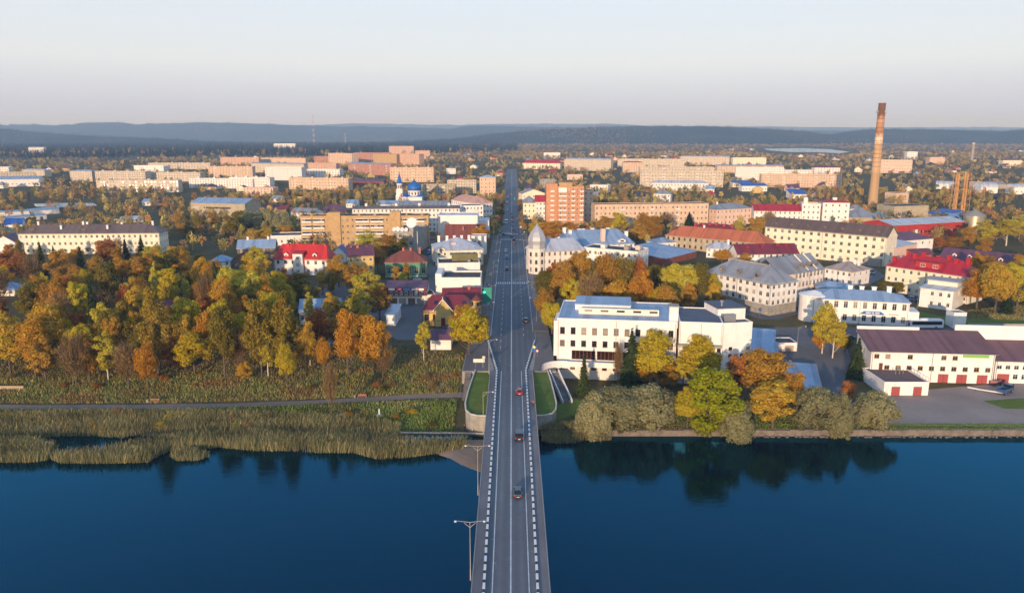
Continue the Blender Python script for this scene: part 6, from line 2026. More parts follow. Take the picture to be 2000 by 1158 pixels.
HAND = [
    # right bank
    (1158, 850, 754, 84, 'willow'), (1205, 853, 745, 124, 'willow'), (1264, 853, 741, 128, 'willow'), (1386, 846, 697, 122, 'lime'), (1342, 842, 752, 62, 'yellowgreen'), (1436, 861, 766, 82, 'willow'),
    (1508, 842, 738, 104, 'orange'), (1492, 800, 676, 106, 'olive'), (1545, 815, 720, 60, 'olive'), (1590, 852, 744, 112, 'willow'), (1640, 846, 756, 60, 'willow'), (1704, 852, 756, 98, 'willow'), (1656, 785, 737, 38, 'rust'), (1438, 772, 680, 60, 'rust'), (1462, 770, 683, 50, 'orange'),
    (1140, 772, 688, 32, 'spruce'), (1231, 766, 638, 56, 'spruce'), (1276, 762, 640, 92, 'yellowgreen'), (1250, 764, 690, 50, 'olive'), (1298, 766, 700, 60, 'olive'), (1366, 758, 647, 82, 'yellowgreen'), (1334, 756, 690, 50, 'yellowgreen'),
    (1206, 760, 664, 22, 'bare'),
    (1605, 694, 583, 52, 'yellow'), (1625, 704, 612, 54, 'yellow'), (1600, 690, 632, 40, 'orange'), (1634, 690, 640, 40, 'orange'), (1672, 738, 656, 40, 'spruce'), (1650, 690, 655, 30, 'green'),
    (1907, 602, 520, 62, 'orange'), (1942, 612, 512, 70, 'orange'), (1985, 606, 500, 76, 'gold'), (1965, 612, 553, 28, 'spruce'), (1925, 585, 508, 56, 'olive'), (1980, 580, 505, 60, 'olive'), (2015, 600, 500, 70, 'orange'),
    (1730, 574, 546, 36, 'green'), (1752, 578, 548, 30, 'green'), (1745, 585, 560, 20, 'spruce'),
    # right grove
    (1068, 610, 520, 52, 'green'), (1085, 606, 496, 50, 'rust'), (1064, 640, 560, 44, 'olive'), (1078, 655, 580, 48, 'yellowgreen'), (1100, 612, 505, 60, 'olive'), (1120, 620, 535, 56, 'yellowgreen'), (1130, 600, 484, 66, 'olive'),
    (1152, 628, 530, 60, 'bare'), (1160, 600, 488, 56, 'green'), (1185, 606, 490, 60, 'olive'), (1205, 628, 536, 70, 'orange'), (1212, 605, 494, 56, 'green'), (1246, 598, 497, 54, 'rust'), (1252, 632, 522, 62, 'orange'), (1282, 630, 552, 54, 'yellowgreen'),
    (1275, 596, 512, 56, 'green'), (1312, 600, 506, 60, 'yellow'), (1335, 606, 508, 62, 'yellow'), (1300, 640, 552, 50, 'olive'), (1360, 604, 510, 56, 'green'), (1385, 600, 530, 44, 'yellowgreen'), (1400, 600, 576, 60, 'olive'), (1330, 620, 575, 44, 'olive'), (1230, 640, 575, 48, 'olive'), (1180, 645, 588, 44, 'yellowgreen'), (1110, 650, 590, 46, 'orange'), (1140, 648, 596, 44, 'yellowgreen'),
    # by the bridge, left
    (916, 700, 598, 80, 'gold'), (905, 664, 590, 62, 'olive'), (945, 655, 612, 26, 'olive'), (828, 706, 622, 34, 'yellow'), (681, 734, 592, 54, 'orange'), (734, 742, 606, 64, 'orange'), (748, 744, 668, 52, 'bare'), (712, 720, 640, 40, 'green'), (524, 737, 630, 46, 'yellow'), (562, 760, 664, 42, 'yellowgreen'),
    (512, 738, 560, 60, 'larch'), (562, 739, 563, 62, 'larch'), (632, 726, 658, 38, 'orange'), (648, 812, 704, 34, 'bare'), (480, 744, 703, 36, 'orange'), (606, 714, 648, 36, 'yellow'),
    (22, 739, 606, 74, 'orange'), (70, 735, 614, 66, 'orange'), (152, 628, 560, 44, 'olive'), (168, 636, 590, 40, 'orange'), (418, 562, 505, 50, 'olive'), (402, 572, 520, 44, 'orange'), (150, 600, 530, 46, 'yellow'), (100, 714, 588, 78, 'orange'), (90, 744, 655, 60, 'olive'), (150, 756, 650, 62, 'bare'), (176, 746, 650, 52, 'olive'), (212, 742, 640, 54, 'yellow'), (252, 758, 664, 56, 'bare'), (290, 762, 665, 46, 'orange'), (335, 732, 650, 46, 'rust'), (381, 732, 645, 76, 'gold'), (440, 740, 582, 60, 'green'),
    (86, 552, 468, 28, 'spruce'), (108, 524, 478, 20, 'spruce'), (161, 540, 480, 28, 'spruce'), (248, 518, 466, 30, 'spruce'), (279, 514, 462, 34, 'spruce'), (190, 692, 545, 46, 'spruce'), (126, 684, 632, 40, 'spruce'), (462, 590, 530, 22, 'spruce'), (242, 590, 545, 26, 'spruce'),
    (122, 562, 483, 62, 'olive'), (212, 524, 463, 52, 'rust'), (168, 560, 527, 18, 'yellow'), (72, 640, 540, 68, 'green'), (125, 690, 563, 62, 'bare'), (208, 694, 582, 50, 'yellow'), (250, 702, 578, 46, 'larch'), (310, 738, 552, 60, 'larch'), (375, 704, 562, 74, 'yellowgreen'), (430, 700, 570, 64, 'yellowgreen'), (456, 620, 512, 76, 'yellow'), (500, 630, 520, 66, 'yellow'), (405, 712, 600, 50, 'orange'), (345, 708, 590, 48, 'olive'), (275, 712, 600, 48, 'olive'),
    (20, 560, 484, 80, 'rust'), (60, 560, 500, 66, 'bare'), (330, 560, 478, 66, 'green'), (350, 545, 470, 56, 'orange'), (240, 560, 500, 60, 'orange'), (290, 575, 490, 66, 'olive'), (300, 530, 475, 50, 'yellow'),
    (720, 600, 524, 80, 'yellow'), (700, 640, 556, 74, 'yellow'), (690, 575, 512, 50, 'olive'), (742, 626, 552, 56, 'olive'), (718, 506, 447, 66, 'yellow'), (760, 512, 455, 60, 'olive'), (782, 516, 458, 44, 'green'), (738, 530, 480, 40, 'olive'), (662, 560, 494, 52, 'olive'), (775, 556, 516, 22, 'olive'), (795, 556, 510, 18, 'olive'), (786, 560, 528, 24, 'yellow'),
    (585, 600, 525, 64, 'green'), (610, 612, 548, 50, 'green'), (545, 606, 525, 56, 'yellowgreen'), (505, 545, 475, 44, 'yellow'), (516, 545, 490, 36, 'orange'), (498, 478, 444, 40, 'orange'), (522, 476, 442, 34, 'orange'), (940, 485, 437, 44, 'orange'), (925, 478, 440, 36, 'orange'), (560, 470, 435, 36, 'orange'),
    (520, 460, 402, 60, 'willow'), (555, 462, 410, 60, 'willow'), (485, 462, 404, 60, 'willow'), (460, 470, 405, 50, 'green'),
    # middle distance, right
    (1075, 478, 425, 66, 'orange'), (1112, 474, 432, 54, 'orange'), (1048, 470, 428, 40, 'gold'), (1210, 462, 408, 44, 'yellowgreen'), (1255, 466, 412, 40, 'olive'), (1275, 478, 418, 48, 'olive'), (1245, 480, 430, 44, 'olive'), (1345, 448, 414, 30, 'spruce'), (1300, 452, 412, 36, 'bare'), (1180, 455, 420, 40, 'olive'),
    (1440, 470, 428, 30, 'yellow'), (1478, 470, 420, 44, 'olive'), (1500, 450, 410, 30, 'bare'), (1920, 485, 425, 50, 'yellow'), (1965, 480, 424, 56, 'yellow'), (1890, 488, 440, 40, 'olive'), (1990, 470, 415, 50, 'yellow'), (1835, 490, 462, 40, 'rust'), (1860, 492, 460, 44, 'olive'), (1410, 515, 486, 40, 'orange'), (1455, 522, 492, 30, 'olive'),
]
for e in HAND:
    tree_px(*e)


def far_enough(x, y, w, k=.42):
    for a, c, ww in TPOS:
        if abs(a - x) < 12 and (a - x) ** 2 + (c - y) ** 2 < (k * (w + ww) / 2 * 1.2) ** 2:
            return False
    return True


KEEP = [gp((765, 668), (955, 640), (950, 585), (836, 585), (750, 588), (745, 640)), gp((1440, 690), (1520, 775), (1640, 775), (1662, 700), (1640, 650), (1780, 650), (1790, 560), (1690, 540), (1600, 545), (1480, 625)), gp((1600, 842), (1700, 770), (2150, 735), (2150, 842)), gp((836, 590), (858, 590), (850, 465), (838, 465)),
        gp((-60, 672), (560, 664), (955, 645), (955, 668), (560, 680), (-60, 690))]


def inside(x, y, poly):
    c = False
    n = len(poly)
    for i in range(n):
        x1, y1 = poly[i]
        x2, y2 = poly[i - 1]
        if (y1 > y) != (y2 > y) and x < (x2 - x1) * (y - y1) / (y2 - y1) + x1:
            c = not c
    return c


def kept_clear(x, y):
    return any(inside(x, y, p) for p in KEEP) or (-14 < x < 15 and y < 525) or (abs(x) < 9.5)


def fill(n, xr, yr, kinds, hr, wr, cap=9999):
    c = t = 0
    while c < n and t < n * 30:
        t += 1
        px, py = random.uniform(*xr), random.uniform(*yr)
        x, y, z = G(px, py)
        w = random.uniform(*wr)
        if kept_clear(x, y) or blocked(x, y, 2.2) or not far_enough(x, y, w):
            continue
        k = random.choices(list(kinds), list(kinds.values()))[0]
        h = random.uniform(*hr) * (1.15 if k in ('larch', 'spruce') else 1)
        tree(k, x, y, z - .2, h, w * (.62 if k in ('spruce', 'larch', 'yellow') else 1), px)
        c += 1
    return c


WOOD = {'orange': 3.3, 'olive': 5, 'yellow': 2.0, 'green': 1.8, 'bare': 2.0, 'rust': 2.0, 'larch': 2, 'yellowgreen': 1.6, 'gold': 1, 'spruce': .6}
fill(46, (-40, 560), (585, 655), WOOD, (14, 21), (7, 11))
fill(38, (-40, 560), (508, 585), WOOD, (9, 14), (6, 9.5))
fill(30, (-40, 640), (690, 738), WOOD, (12, 20), (5.5, 9))
fill(14, (560, 760), (560, 700), {'olive': 3, 'yellow': 3, 'orange': 2, 'green': 2, 'bare': 1}, (9, 14), (5, 8))
fill(12, (1060, 1400), (560, 640), {'olive': 3, 'yellowgreen': 2, 'orange': 2, 'green': 3}, (9, 14), (6, 9))
fill(14, (340, 640), (440, 480), {'olive': 3, 'yellow': 2, 'green': 2, 'orange': 1, 'willow': 2}, (10, 15), (7, 11))
fill(8, (1900, 2040), (500, 600), {'olive': 2, 'orange': 2, 'gold': 1}, (10, 15), (7, 10))
# street trees past the crossing
for i in range(14):
    for s in (-1, 1):
        y = 540 + i * 26 + random.uniform(-5, 5)
        x = -8.6 - random.random() if s < 0 else 7.6 + random.random()
        tree(random.choice(['olive', 'willow', 'green', 'olive']), x, y, terr(x, y), random.uniform(5, 7.5), random.uniform(4.5, 6.5), proj(x, y, 8)[0])


def zone(sx, x, y):
    if y > 525 and abs(x) < 16:
        return 'along the %s side of the main street' % ('left' if x < 0 else 'right')
    if x < 0:
        if y < 234:
            return 'on the left river bank'
        if sx > 560 and y < 330:
            return 'beside the yards left of the bridge'
        if y < 300:
            return 'in front of the left wood'
        if y < 420:
            return 'inside the left wood'
        return 'behind the left wood'
    if y < 235:
        return 'on the right waterfront'
    if sx < 1420 and y < 380:
        return 'in the grove behind the white hall'
    if sx > 1580 and y < 330:
        return 'by the square and boathouse'
    return 'among the houses on the right'


grp = {}
for e in TREES:
    grp.setdefault((e[3], zone(e[0], e[1], e[2])), []).append(e)
for (k, zn), L_ in grp.items():
    L_.sort(key=lambda e: e[0])
    cn, noun, _ = SPEC[k]
    for i, e in enumerate(L_):
        art = f'{cn} {noun}'
        e[5]['label'] = f'the only {art} {zn}' if len(L_) == 1 else f'{art} {zn}, {ordinal(i)} such from left'
        e[5]['group'] = 'trees ' + zn

# ------------------------------------------------------------------ growth nobody could count
TINT = leaf_material('mixed autumn foliage', None, .28, True)
PAL = np.array([(0.620, 0.296, 0.055), (0.620, 0.466, 0.075), (0.448, 0.296, 0.065), (0.269, 0.223, 0.056), (0.158, 0.169, 0.044), (0.337, 0.212, 0.097), (0.493, 0.190, 0.065), (0.583, 0.381, 0.086), (0.077, 0.096, 0.039)])
PW = np.array([2.0, 2.4, 3.2, 3.4, 2.2, 2.6, 1.2, 2.2, 1.0])


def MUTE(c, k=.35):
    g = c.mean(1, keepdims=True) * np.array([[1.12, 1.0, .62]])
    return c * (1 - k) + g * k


def bake_trees(name, xyz, hts, wid, tints, templ, rg, **props):
    n = len(xyz)
    out, cols = [], []
    vi = rg.integers(0, len(templ), n)
    ang = rg.uniform(0, 6.28, n)
    for k, T in enumerate(templ):
        s = np.where(vi == k)[0]
        if not len(s):
            continue
        ca, sa = np.cos(ang[s])[:, None, None], np.sin(ang[s])[:, None, None]
        X = T[None, :, :, 0] * wid[s][:, None, None]
        Y = T[None, :, :, 1] * wid[s][:, None, None]
        Z = T[None, :, :, 2] * hts[s][:, None, None]
        q = np.stack([X * ca - Y * sa, X * sa + Y * ca, Z], -1) + xyz[s][:, None, None, :]
        out.append(q.reshape(-1, 4, 3))
        cols.append(np.repeat(tints[s], T.shape[0], 0))
    return link(name, quads_mesh(name, np.concatenate(out), TINT, np.concatenate(cols)), kind='stuff', **props)


def unit_crowns(k, nq, size):
    r = []
    for v in range(k):
        rg = np.random.default_rng(900 + v + nq)
        q = broad_crown(rg, 1.0, 1.0, .12, 12, nq, size, .2, .15)
        tr = np.array([[[-.025, 0, -.02], [.025, 0, -.02], [.015, 0, .6], [-.015, 0, .6]], [[0, -.025, -.02], [0, .025, -.02], [0, .015, .6], [0, -.015, .6]]])
        r.append(np.concatenate([q, tr]))
    return r


def terr_np(x, y):
    L_ = np.interp(y, [p[0] for p in LEFT_PROFILE], [p[1] for p in LEFT_PROFILE])
    R_ = np.interp(y, [p[0] for p in RIGHT_PROFILE], [p[1] for p in RIGHT_PROFILE])
    return np.where(x < 0, L_, R_)


def free_mask(x, y, m):
    ok = np.ones(len(x), bool)
    for cx, cy, ux, uy, hl, hd in FOOT:
        dx, dy = x - cx, y - cy
        ok &= ~((np.abs(dx * ux + dy * uy) < hl + m) & (np.abs(-dx * uy + dy * ux) < hd + m + .8))
        near_front = (np.abs(dx * ux + dy * uy) < hl * .9) & (dy < 0) & (dy > -hd - 16) & (y > 560)
        ok &= ~(near_front & (np.sin(x * 13.7 + y * 7.3) > -.1))
    ok &= np.abs(x) > np.where(y < 525, 15, np.where(y < 1500, 10, 0))
    return ok


def poly_mask(x, y, poly):
    c = np.zeros(len(x), bool)
    n = len(poly)
    for i in range(n):
        x1, y1 = poly[i]
        x2, y2 = poly[i - 1]
        c ^= ((y1 > y) != (y2 > y)) & (x < (x2 - x1) * (y - y1) / ((y2 - y1) or 1e-9) + x1)
    return c


LAKEP = gp((1470, 289), (1560, 288), (1620, 289.5), (1680, 296), (1670, 304), (1600, 306), (1530, 305), (1480, 301))
PONDP = gp((60, 395), (182, 395), (195, 404), (150, 410), (100, 412), (50, 410))
SQP = KEEP[1]
rg = np.random.default_rng(3)


def scatter(y0, y1, area, clump, rg, exclude_wood=True):
    A = .72 * (y1 ** 2 - y0 ** 2)
    n = int(A / area)
    y = np.sqrt(rg.random(n) * (y1 ** 2 - y0 ** 2) + y0 ** 2)
    x = (rg.random(n) * 2 - 1) * y * .72
    f = np.sin(x * .021 + 1.3 * np.sin(y * .013)) + np.sin(y * .027 + 1.7 * np.sin(x * .011)) + .6 * np.sin(x * .07 + y * .05)
    ok = (f + rg.normal(0, .8, n) > clump) & free_mask(x, y, 2.5)
    for p in (LAKEP, PONDP, SQP, KEEP[3]):
        ok &= ~poly_mask(x, y, p)
    return x[ok], y[ok]


x, y = scatter(430, 900, 100, -.3, rg)
ok = ~((x > 60) & (x < 330) & (y < 470))
px_, = (1000 + 1500 * x / y,)
x, y = x[ok], y[ok]
n = len(x)
ti = rg.choice(len(PAL), n, p=PW / PW.sum())
bake_trees('woodland_near', np.stack([x, y, terr_np(x, y)], 1), rg.uniform(5.5, 11.5, n), rg.uniform(5, 8.5, n), MUTE(PAL[ti], .3) * rg.uniform(.8, 1.3, (n, 1)), unit_crowns(6, 170, .08), rg, label='mass of autumn trees between the houses of the middle distance', category='trees')
x, y = scatter(900, 2600, 330, -.4, rg)
pxf = 1000 + 1500 * x / y
LIMX, LIMY = [-90, 150, 430, 620, 830, 1010, 1011, 2100], [1850, 1850, 2000, 2000, 2300, 2600, 9999, 9999]
ok = y < np.interp(pxf, LIMX, LIMY)
x, y = x[ok], y[ok]
n = len(x)
ti = rg.choice(len(PAL), n, p=PW / PW.sum())
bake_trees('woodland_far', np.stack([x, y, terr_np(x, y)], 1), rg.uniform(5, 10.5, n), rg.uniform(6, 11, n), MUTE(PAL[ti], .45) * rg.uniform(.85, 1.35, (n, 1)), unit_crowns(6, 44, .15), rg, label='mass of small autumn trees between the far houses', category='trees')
# dry bushes and scrub out to the foot of the hills
x, y = scatter(2400, 4900, 1000, 0., rg)
ok = (1000 + 1500 * x / y) > 900
x, y = x[ok], y[ok]
n = len(x)
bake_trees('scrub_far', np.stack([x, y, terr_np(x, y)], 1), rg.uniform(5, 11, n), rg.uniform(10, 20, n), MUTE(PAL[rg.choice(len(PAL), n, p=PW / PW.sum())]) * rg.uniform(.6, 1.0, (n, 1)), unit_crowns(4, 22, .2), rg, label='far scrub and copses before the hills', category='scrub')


def unit_spruces(k, nq):
    r = []
    for v in range(k):
        g_ = np.random.default_rng(700 + v)
        q = spruce_crown(g_, 14, 6, nq)
        c = q.mean(1, keepdims=True)
        q = c + (q - c) * 2.2
        q[:, :, 0:2] /= 6.0
        q[:, :, 2] /= 14.0
        r.append(q)
    return r


SPT = np.array([(0.022, 0.037, 0.020), (0.033, 0.050, 0.025), (0.044, 0.060, 0.027), (0.018, 0.030, 0.018)])
# dark conifer wood across the left middle ground
n = 9500
yy = rg.uniform(1750, 4300, n)
pxx = rg.uniform(-60, 1010, n)
xx = (pxx - 1000) / 1500 * yy * 1.01
lim = np.interp(pxx, [-60, 150, 430, 620, 830, 1010], [1950, 1950, 2150, 2150, 2450, 2750])
ok = (yy > lim + 80 * np.sin(pxx * .05)) & free_mask(xx, yy, 6)
xx, yy = xx[ok], yy[ok]
n = len(xx)
bake_trees('conifer_wood', np.stack([xx, yy, terr_np(xx, yy)], 1), rg.uniform(15, 24, n), rg.uniform(7, 10, n), SPT[rg.integers(0, 4, n)], unit_spruces(4, 34), rg, label='dark band of conifers behind the left flats', category='wood')
n = 110
yy = rg.uniform(1950, 2700, n)
pxx = rg.uniform(-40, 960, n)
xx = (pxx - 1000) / 1500 * yy
bake_trees('woodland_edge', np.stack([xx, yy, terr_np(xx, yy)], 1), rg.uniform(13, 19, n), rg.uniform(9, 14, n), PAL[rg.integers(0, 3, n)] * .9, unit_crowns(4, 40, .15), rg, label='yellow and orange trees mixed into the dark conifer band', category='wood')
# woods on the hills
for hi, (yc, half, X, zt, base) in enumerate(HILLS):
    if hi == 0:
        continue
    n = 16000 if hi == 2 else 9000
    t_ = rg.uniform(-.95, .25, n)
    x = rg.uniform(X[0], X[-1], n)
    z_ = np.interp(x, X, zt)
    kk = np.cos(t_ * math.pi / 2) ** 1.4
    w_ = .1 * np.sin(x * .004 + t_ * 3) + .07 * np.sin(x * .011 - t_ * 5)
    pos = np.stack([x * (1 + t_ * half / yc), yc + t_ * half + 90 * np.sin(x * .003), base - 2 + (z_ - base + 2) * np.clip(kk * (1 + w_ * (1 - kk)), 0, None) - 2], 1)
    vis = np.abs(pos[:, 0] / pos[:, 1]) < .74
    pos, t_ = pos[vis], t_[vis]
    n = len(pos)
    au = np.sin(pos[:, 0] * .0035) + np.sin(pos[:, 1] * .004 + pos[:, 0] * .0016) + rg.normal(0, .6, n) > (1.6 + 1.0 * (pos[:, 0] < -300) if hi == 2 else 2.0)
    tn = np.where(au[:, None], PAL[rg.integers(0, 4, n)] * .8, SPT[rg.integers(0, 4, n)])
    sel = ~au
    bake_trees('hill_wood', pos[sel], rg.uniform(13, 22, sel.sum()) * (1 if hi == 2 else 1.3), rg.uniform(8, 13, sel.sum()) * (1 if hi == 2 else 1.8), tn[sel], unit_spruces(3, 9), rg, label='dark conifers clothing the %s hills' % ('nearer' if hi == 2 else 'farther'), category='wood')
    bake_trees('hill_wood', pos[au], rg.uniform(9, 15, au.sum()), rg.uniform(8, 13, au.sum()), tn[au] * .55, unit_crowns(3, 14, .24), rg, label='autumn birches patching the %s hills' % ('nearer' if hi == 2 else 'farther'), category='wood')
# near bank behind the viewpoint: trees whose tops fray the edge of its shade
n = 420
x = rg.uniform(-520, 420, n)
k = .78 + .22 * np.sin(x * .011 + .6)
k = np.where(x > 40, k * np.clip(1 - (x - 40) / 500, .72, 1), k)
bake_trees('bank_wood', np.stack([x, rg.uniform(-130, -82, n), 30 * k - 4], 1), rg.uniform(6, 10, n), rg.uniform(6, 9, n), PAL[rg.integers(0, 6, n)], unit_crowns(4, 120, .09), rg, label='trees on the wooded near bank', category='wood')


# ------------------------------------------------------------------ reeds, rough grass, herbs
def blades(name, x, y, z, h, w, tint, lean, rg, **props):
    n = len(x)
    a = rg.uniform(0, math.pi, n)
    u = np.stack([np.cos(a), np.sin(a), np.zeros(n)], 1) * (w / 2)[:, None]
    p = np.stack([x, y, z], 1)
    tip = np.stack([rg.normal(lean, .22, n) * h, rg.normal(0, .22, n) * h, h], 1)
    q = np.stack([p - u, p + u, p + tip + u * .35, p + tip - u * .35], 1)
    return link(name, quads_mesh(name, q, TINT, tint), kind='stuff', **props)


def in_px(poly, n, rg, z=None):
    xs_ = [p[0] for p in poly]
    ys_ = [p[1] for p in poly]
    px = rg.uniform(min(xs_), max(xs_), n)
    py = rg.uniform(min(ys_), max(ys_), n)
    m = poly_mask(px, py, poly)
    px, py = px[m], py[m]
    v = (py - CY) / F
    f, d = math.cos(PITCH) - v * math.sin(PITCH), math.sin(PITCH) + v * math.cos(PITCH)
    zz = np.full(len(px), .3 if z is None else z)
    for _ in range(12):
        t = (CAMZ - zz) / d
        X, Y = (px - CX) / F * t + .2, f * t
        if z is not None:
            break
        zz = .5 * zz + .5 * terr_np(X, Y)
    return X, Y, (np.zeros(len(X)) + (z if z is not None else 0)) if z is not None else terr_np(X, Y)


REED = np.array([(.36, .30, .15), (.42, .35, .17), (.25, .25, .11), (.31, .27, .14), (.21, .22, .09)])
reed_poly = [
    [(-60, 868), (0, 872), (60, 868), (110, 886), (96, 908), (60, 914), (0, 914), (-60, 914)],
    [(92, 902), (160, 896), (205, 892), (250, 880), (300, 868), (380, 856), (480, 850), (620, 862), (740, 866), (850, 872), (906, 868), (912, 884), (868, 892), (800, 902), (740, 908), (690, 892), (620, 892), (560, 888), (500, 888), (430, 880), (380, 884), (330, 888), (290, 914), (200, 916), (120, 916)],
    [(332, 900), (350, 888), (385, 890), (410, 900), (385, 910), (345, 910)],
    [(-60, 812), (200, 806), (420, 806), (600, 812), (780, 832), (780, 860), (640, 862), (480, 848), (390, 846), (330, 846), (300, 842), (240, 858), (180, 852), (110, 854), (60, 858), (-60, 862)],
    [(1056, 852), (1180, 850), (1196, 862), (1150, 868), (1130, 884), (1085, 886), (1058, 880)],
]
for i, (pl_, n, hh_) in enumerate(zip(reed_poly, (9000, 42000, 1500, 34000, 5000), (2.4, 2.4, 1.6, 1.7, 1.9))):
    X, Y, Z = in_px(pl_, n, rg)
    Z = np.maximum(Z, -.15)
    f = np.sin(X * .35 + Y * .2) + np.sin(Y * .6 - X * .13) + rg.normal(0, .5, len(X))
    keep = f > -1.6
    X, Y, Z, f = X[keep], Y[keep], Z[keep], f[keep]
    n = len(X)
    tn = REED[rg.integers(0, 5, n)] * (1 + .14 * f[:, None]) * rg.uniform(.7, 1.2, (n, 1))
    blades('reeds', X, Y, Z, hh_ * rg.uniform(.55, 1.15, n), rg.uniform(.10, .2, n), tn, .12, rg, category='reeds',
           label=['pale reed bed at the left edge of the water', 'broad reed belt along the left shore', 'small reed island in the dark water', 'drier reeds and sedge below the footpath', 'reed clump right of the bridge under the quay'][i])
HERB = np.array([(0.299, 0.260, 0.094), (0.399, 0.306, 0.109), (0.186, 0.260, 0.061), (0.249, 0.337, 0.076), (0.474, 0.428, 0.162), (0.349, 0.215, 0.081)])
for lab, pl_, n, hh_, sel in (
        ('rough brown grass on the slope above the footpath', [(-60, 742), (300, 730), (520, 728), (700, 722), (925, 690), (922, 768), (820, 770), (600, 780), (300, 788), (-60, 788)], 34000, .9, (0, 1, 2, 4, 5)),
        ('green and brown grass between footpath and reeds', [(-60, 800), (300, 800), (600, 792), (910, 778), (915, 848), (780, 850), (600, 815), (400, 808), (-60, 812)], 26000, .8, (0, 2, 3, 3, 4)),
        ('leaf-strewn grass under the left wood', [(-60, 640), (560, 640), (760, 680), (920, 690), (700, 722), (300, 732), (-60, 742)], 22000, .6, (0, 1, 5, 2)),
        ('unmown grass fringe on the right quay', [(1740, 834), (2060, 838), (2060, 852), (1740, 852)], 5000, .35, (2, 3)),
        ('shaggy grass under the shore willows', [(1100, 800), (1400, 790), (1740, 830), (1740, 850), (1060, 852), (1065, 846)], 12000, .35, (2, 3, 3, 0)),
        ('dry grass on the bank at the right edge', [(1865, 608), (2060, 590), (2060, 628), (1890, 622)], 7000, .4, (0, 1, 4))):
    X, Y, Z = in_px(pl_, int(n * 1.5), rg)
    m = np.ones(len(X), bool)
    for cx, cy, ux, uy, hl, hd in FOOT:
        m &= ~((np.abs((X - cx) * ux + (Y - cy) * uy) < hl + .3) & (np.abs(-(X - cx) * uy + (Y - cy) * ux) < hd + .3))
    for p in (KEEP[0], KEEP[4]):
        m &= ~poly_mask(X, Y, p)
    m &= ~((X > -15) & (X < 15.6) & (Y > 184) & (Y < 262))
    X, Y, Z = X[m], Y[m], Z[m]
    n = len(X)
    f = np.sin(X * .21 + 2 * np.sin(Y * .1)) + np.sin(Y * .33 + X * .08)
    tn = HERB[np.array(sel)[np.clip(((f + 2) / 4 * len(sel) + rg.normal(0, .8, n)).astype(int), 0, len(sel) - 1)]] * rg.uniform(.65, 1.25, (n, 1))
    blades('rough_grass', X, Y, Z, hh_ * .75 * rg.uniform(.4, 1.3, n), rg.uniform(.1, .27, n), tn, .05, rg, label=lab, category='grass')
# bushes on the banks
nb = 0
for i in range(46):
    px = random.uniform(0, 900)
    py = random.choice([random.uniform(735, 768), random.uniform(806, 845)])
    x, y, z = G(px, py)
    if kept_clear(x, y) or (-16 < x < 16):
        continue
    k = random.choice(['olive', 'rust', 'yellowgreen', 'olive', 'bare', 'green'])
    tr, crn, H, W = random.choice(PROTO[k])
    h = random.uniform(.8, 2.2)
    o = link('bush', crn, None, (x, y, z - h * .25), random.uniform(0, 6), category='bush', group='bushes on the left bank')
    o.scale = (h * 1.5 / W, h * 1.5 / W, h * 1.15 / H)
    o['px'] = px
    o['kd'] = k
    o['row'] = 'above' if py < 790 else 'below'
bl = {}
for o in [o for o in COL.objects if o.name.startswith('bush')]:
    bl.setdefault((o['kd'], o['row']), []).append(o)
for (k, row), L_ in bl.items():
    L_.sort(key=lambda o: o['px'])
    for i, o in enumerate(L_):
        o['label'] = f'low {SPEC[k][0]} bush {row} the footpath, {ordinal(i)} such from left'
        for q in ('px', 'kd', 'row'):
            del o[q]

# ================================================================== vehicles
PAINT = {}


def paint(name, c, rough=.28):
    if name not in PAINT:
        m, nt, b_ = mk(name + ' car paint')
        b_.inputs['Base Color'].default_value = (*lin(c), 1)
        b_.inputs['Roughness'].default_value = rough
        b_.inputs['Coat Weight'].default_value = .5
        n = noise(nt, 3.0, 3, .6, objco(nt))
        nt.links.new(mixc(nt, mathn(nt, 'MULTIPLY', n, .18), (*lin(c), 1), (.1, .09, .08, 1)), b_.inputs['Base Color'])
        PAINT[name] = m
    return PAINT[name]


CARGLASS = mk('car glass')[0]
CARGLASS.node_tree.nodes['Principled BSDF'].inputs['Base Color'].default_value = (.015, .018, .022, 1)
CARGLASS.node_tree.nodes['Principled BSDF'].inputs['Roughness'].default_value = .08
RUBBER = plain('tyre rubber', (28, 28, 30), .9, .1, 1, 0)
LAMPW = plain('headlight lens', (236, 236, 228), .2, .03, 1, 0)
LAMPR = plain('tail light lens', (190, 22, 22), .3, .03, 1, 0)
KIND = {
    'sedan': dict(st=[(-2.2, .38, .62, .66), (-2.08, .26, .70, .80), (-1.0, .20, .88, .87), (-.3, .18, .93, .89), (1.2, .18, .96, .88), (1.9, .22, .95, .83), (2.15, .30, .92, .78), (2.2, .42, .80, .72)], cab=(-.95, 1.72, -.25, 1.15, .80, .58, .93, 1.46), wh=(-1.35, 1.3, .32)),
    'hatch': dict(st=[(-2.05, .38, .64, .66), (-1.95, .26, .74, .80), (-.95, .20, .92, .86), (-.2, .18, .96, .88), (1.3, .18, .98, .86), (1.9, .24, 1.0, .80), (1.98, .42, .9, .76)], cab=(-.95, 1.92, -.3, 1.55, .79, .58, .95, 1.52), wh=(-1.3, 1.25, .32)),
    'jeep': dict(st=[(-2.15, .55, .95, .78), (-2.05, .45, 1.05, .88), (-.9, .42, 1.12, .9), (1.6, .42, 1.12, .9), (2.05, .46, 1.1, .88), (2.1, .6, 1.0, .84)], cab=(-.85, 2.05, -.6, 1.95, .86, .78, 1.1, 1.95), wh=(-1.35, 1.35, .42)),
    'van': dict(st=[(-2.6, .45, .9, .78), (-2.5, .35, 1.1, .92), (-1.7, .3, 1.25, .98), (2.5, .3, 1.25, .98), (2.6, .45, 1.2, .95)], cab=(-1.75, 2.58, -1.0, 2.5, .95, .86, 1.25, 2.2), wh=(-1.6, 1.6, .36)),
}
CM = {}


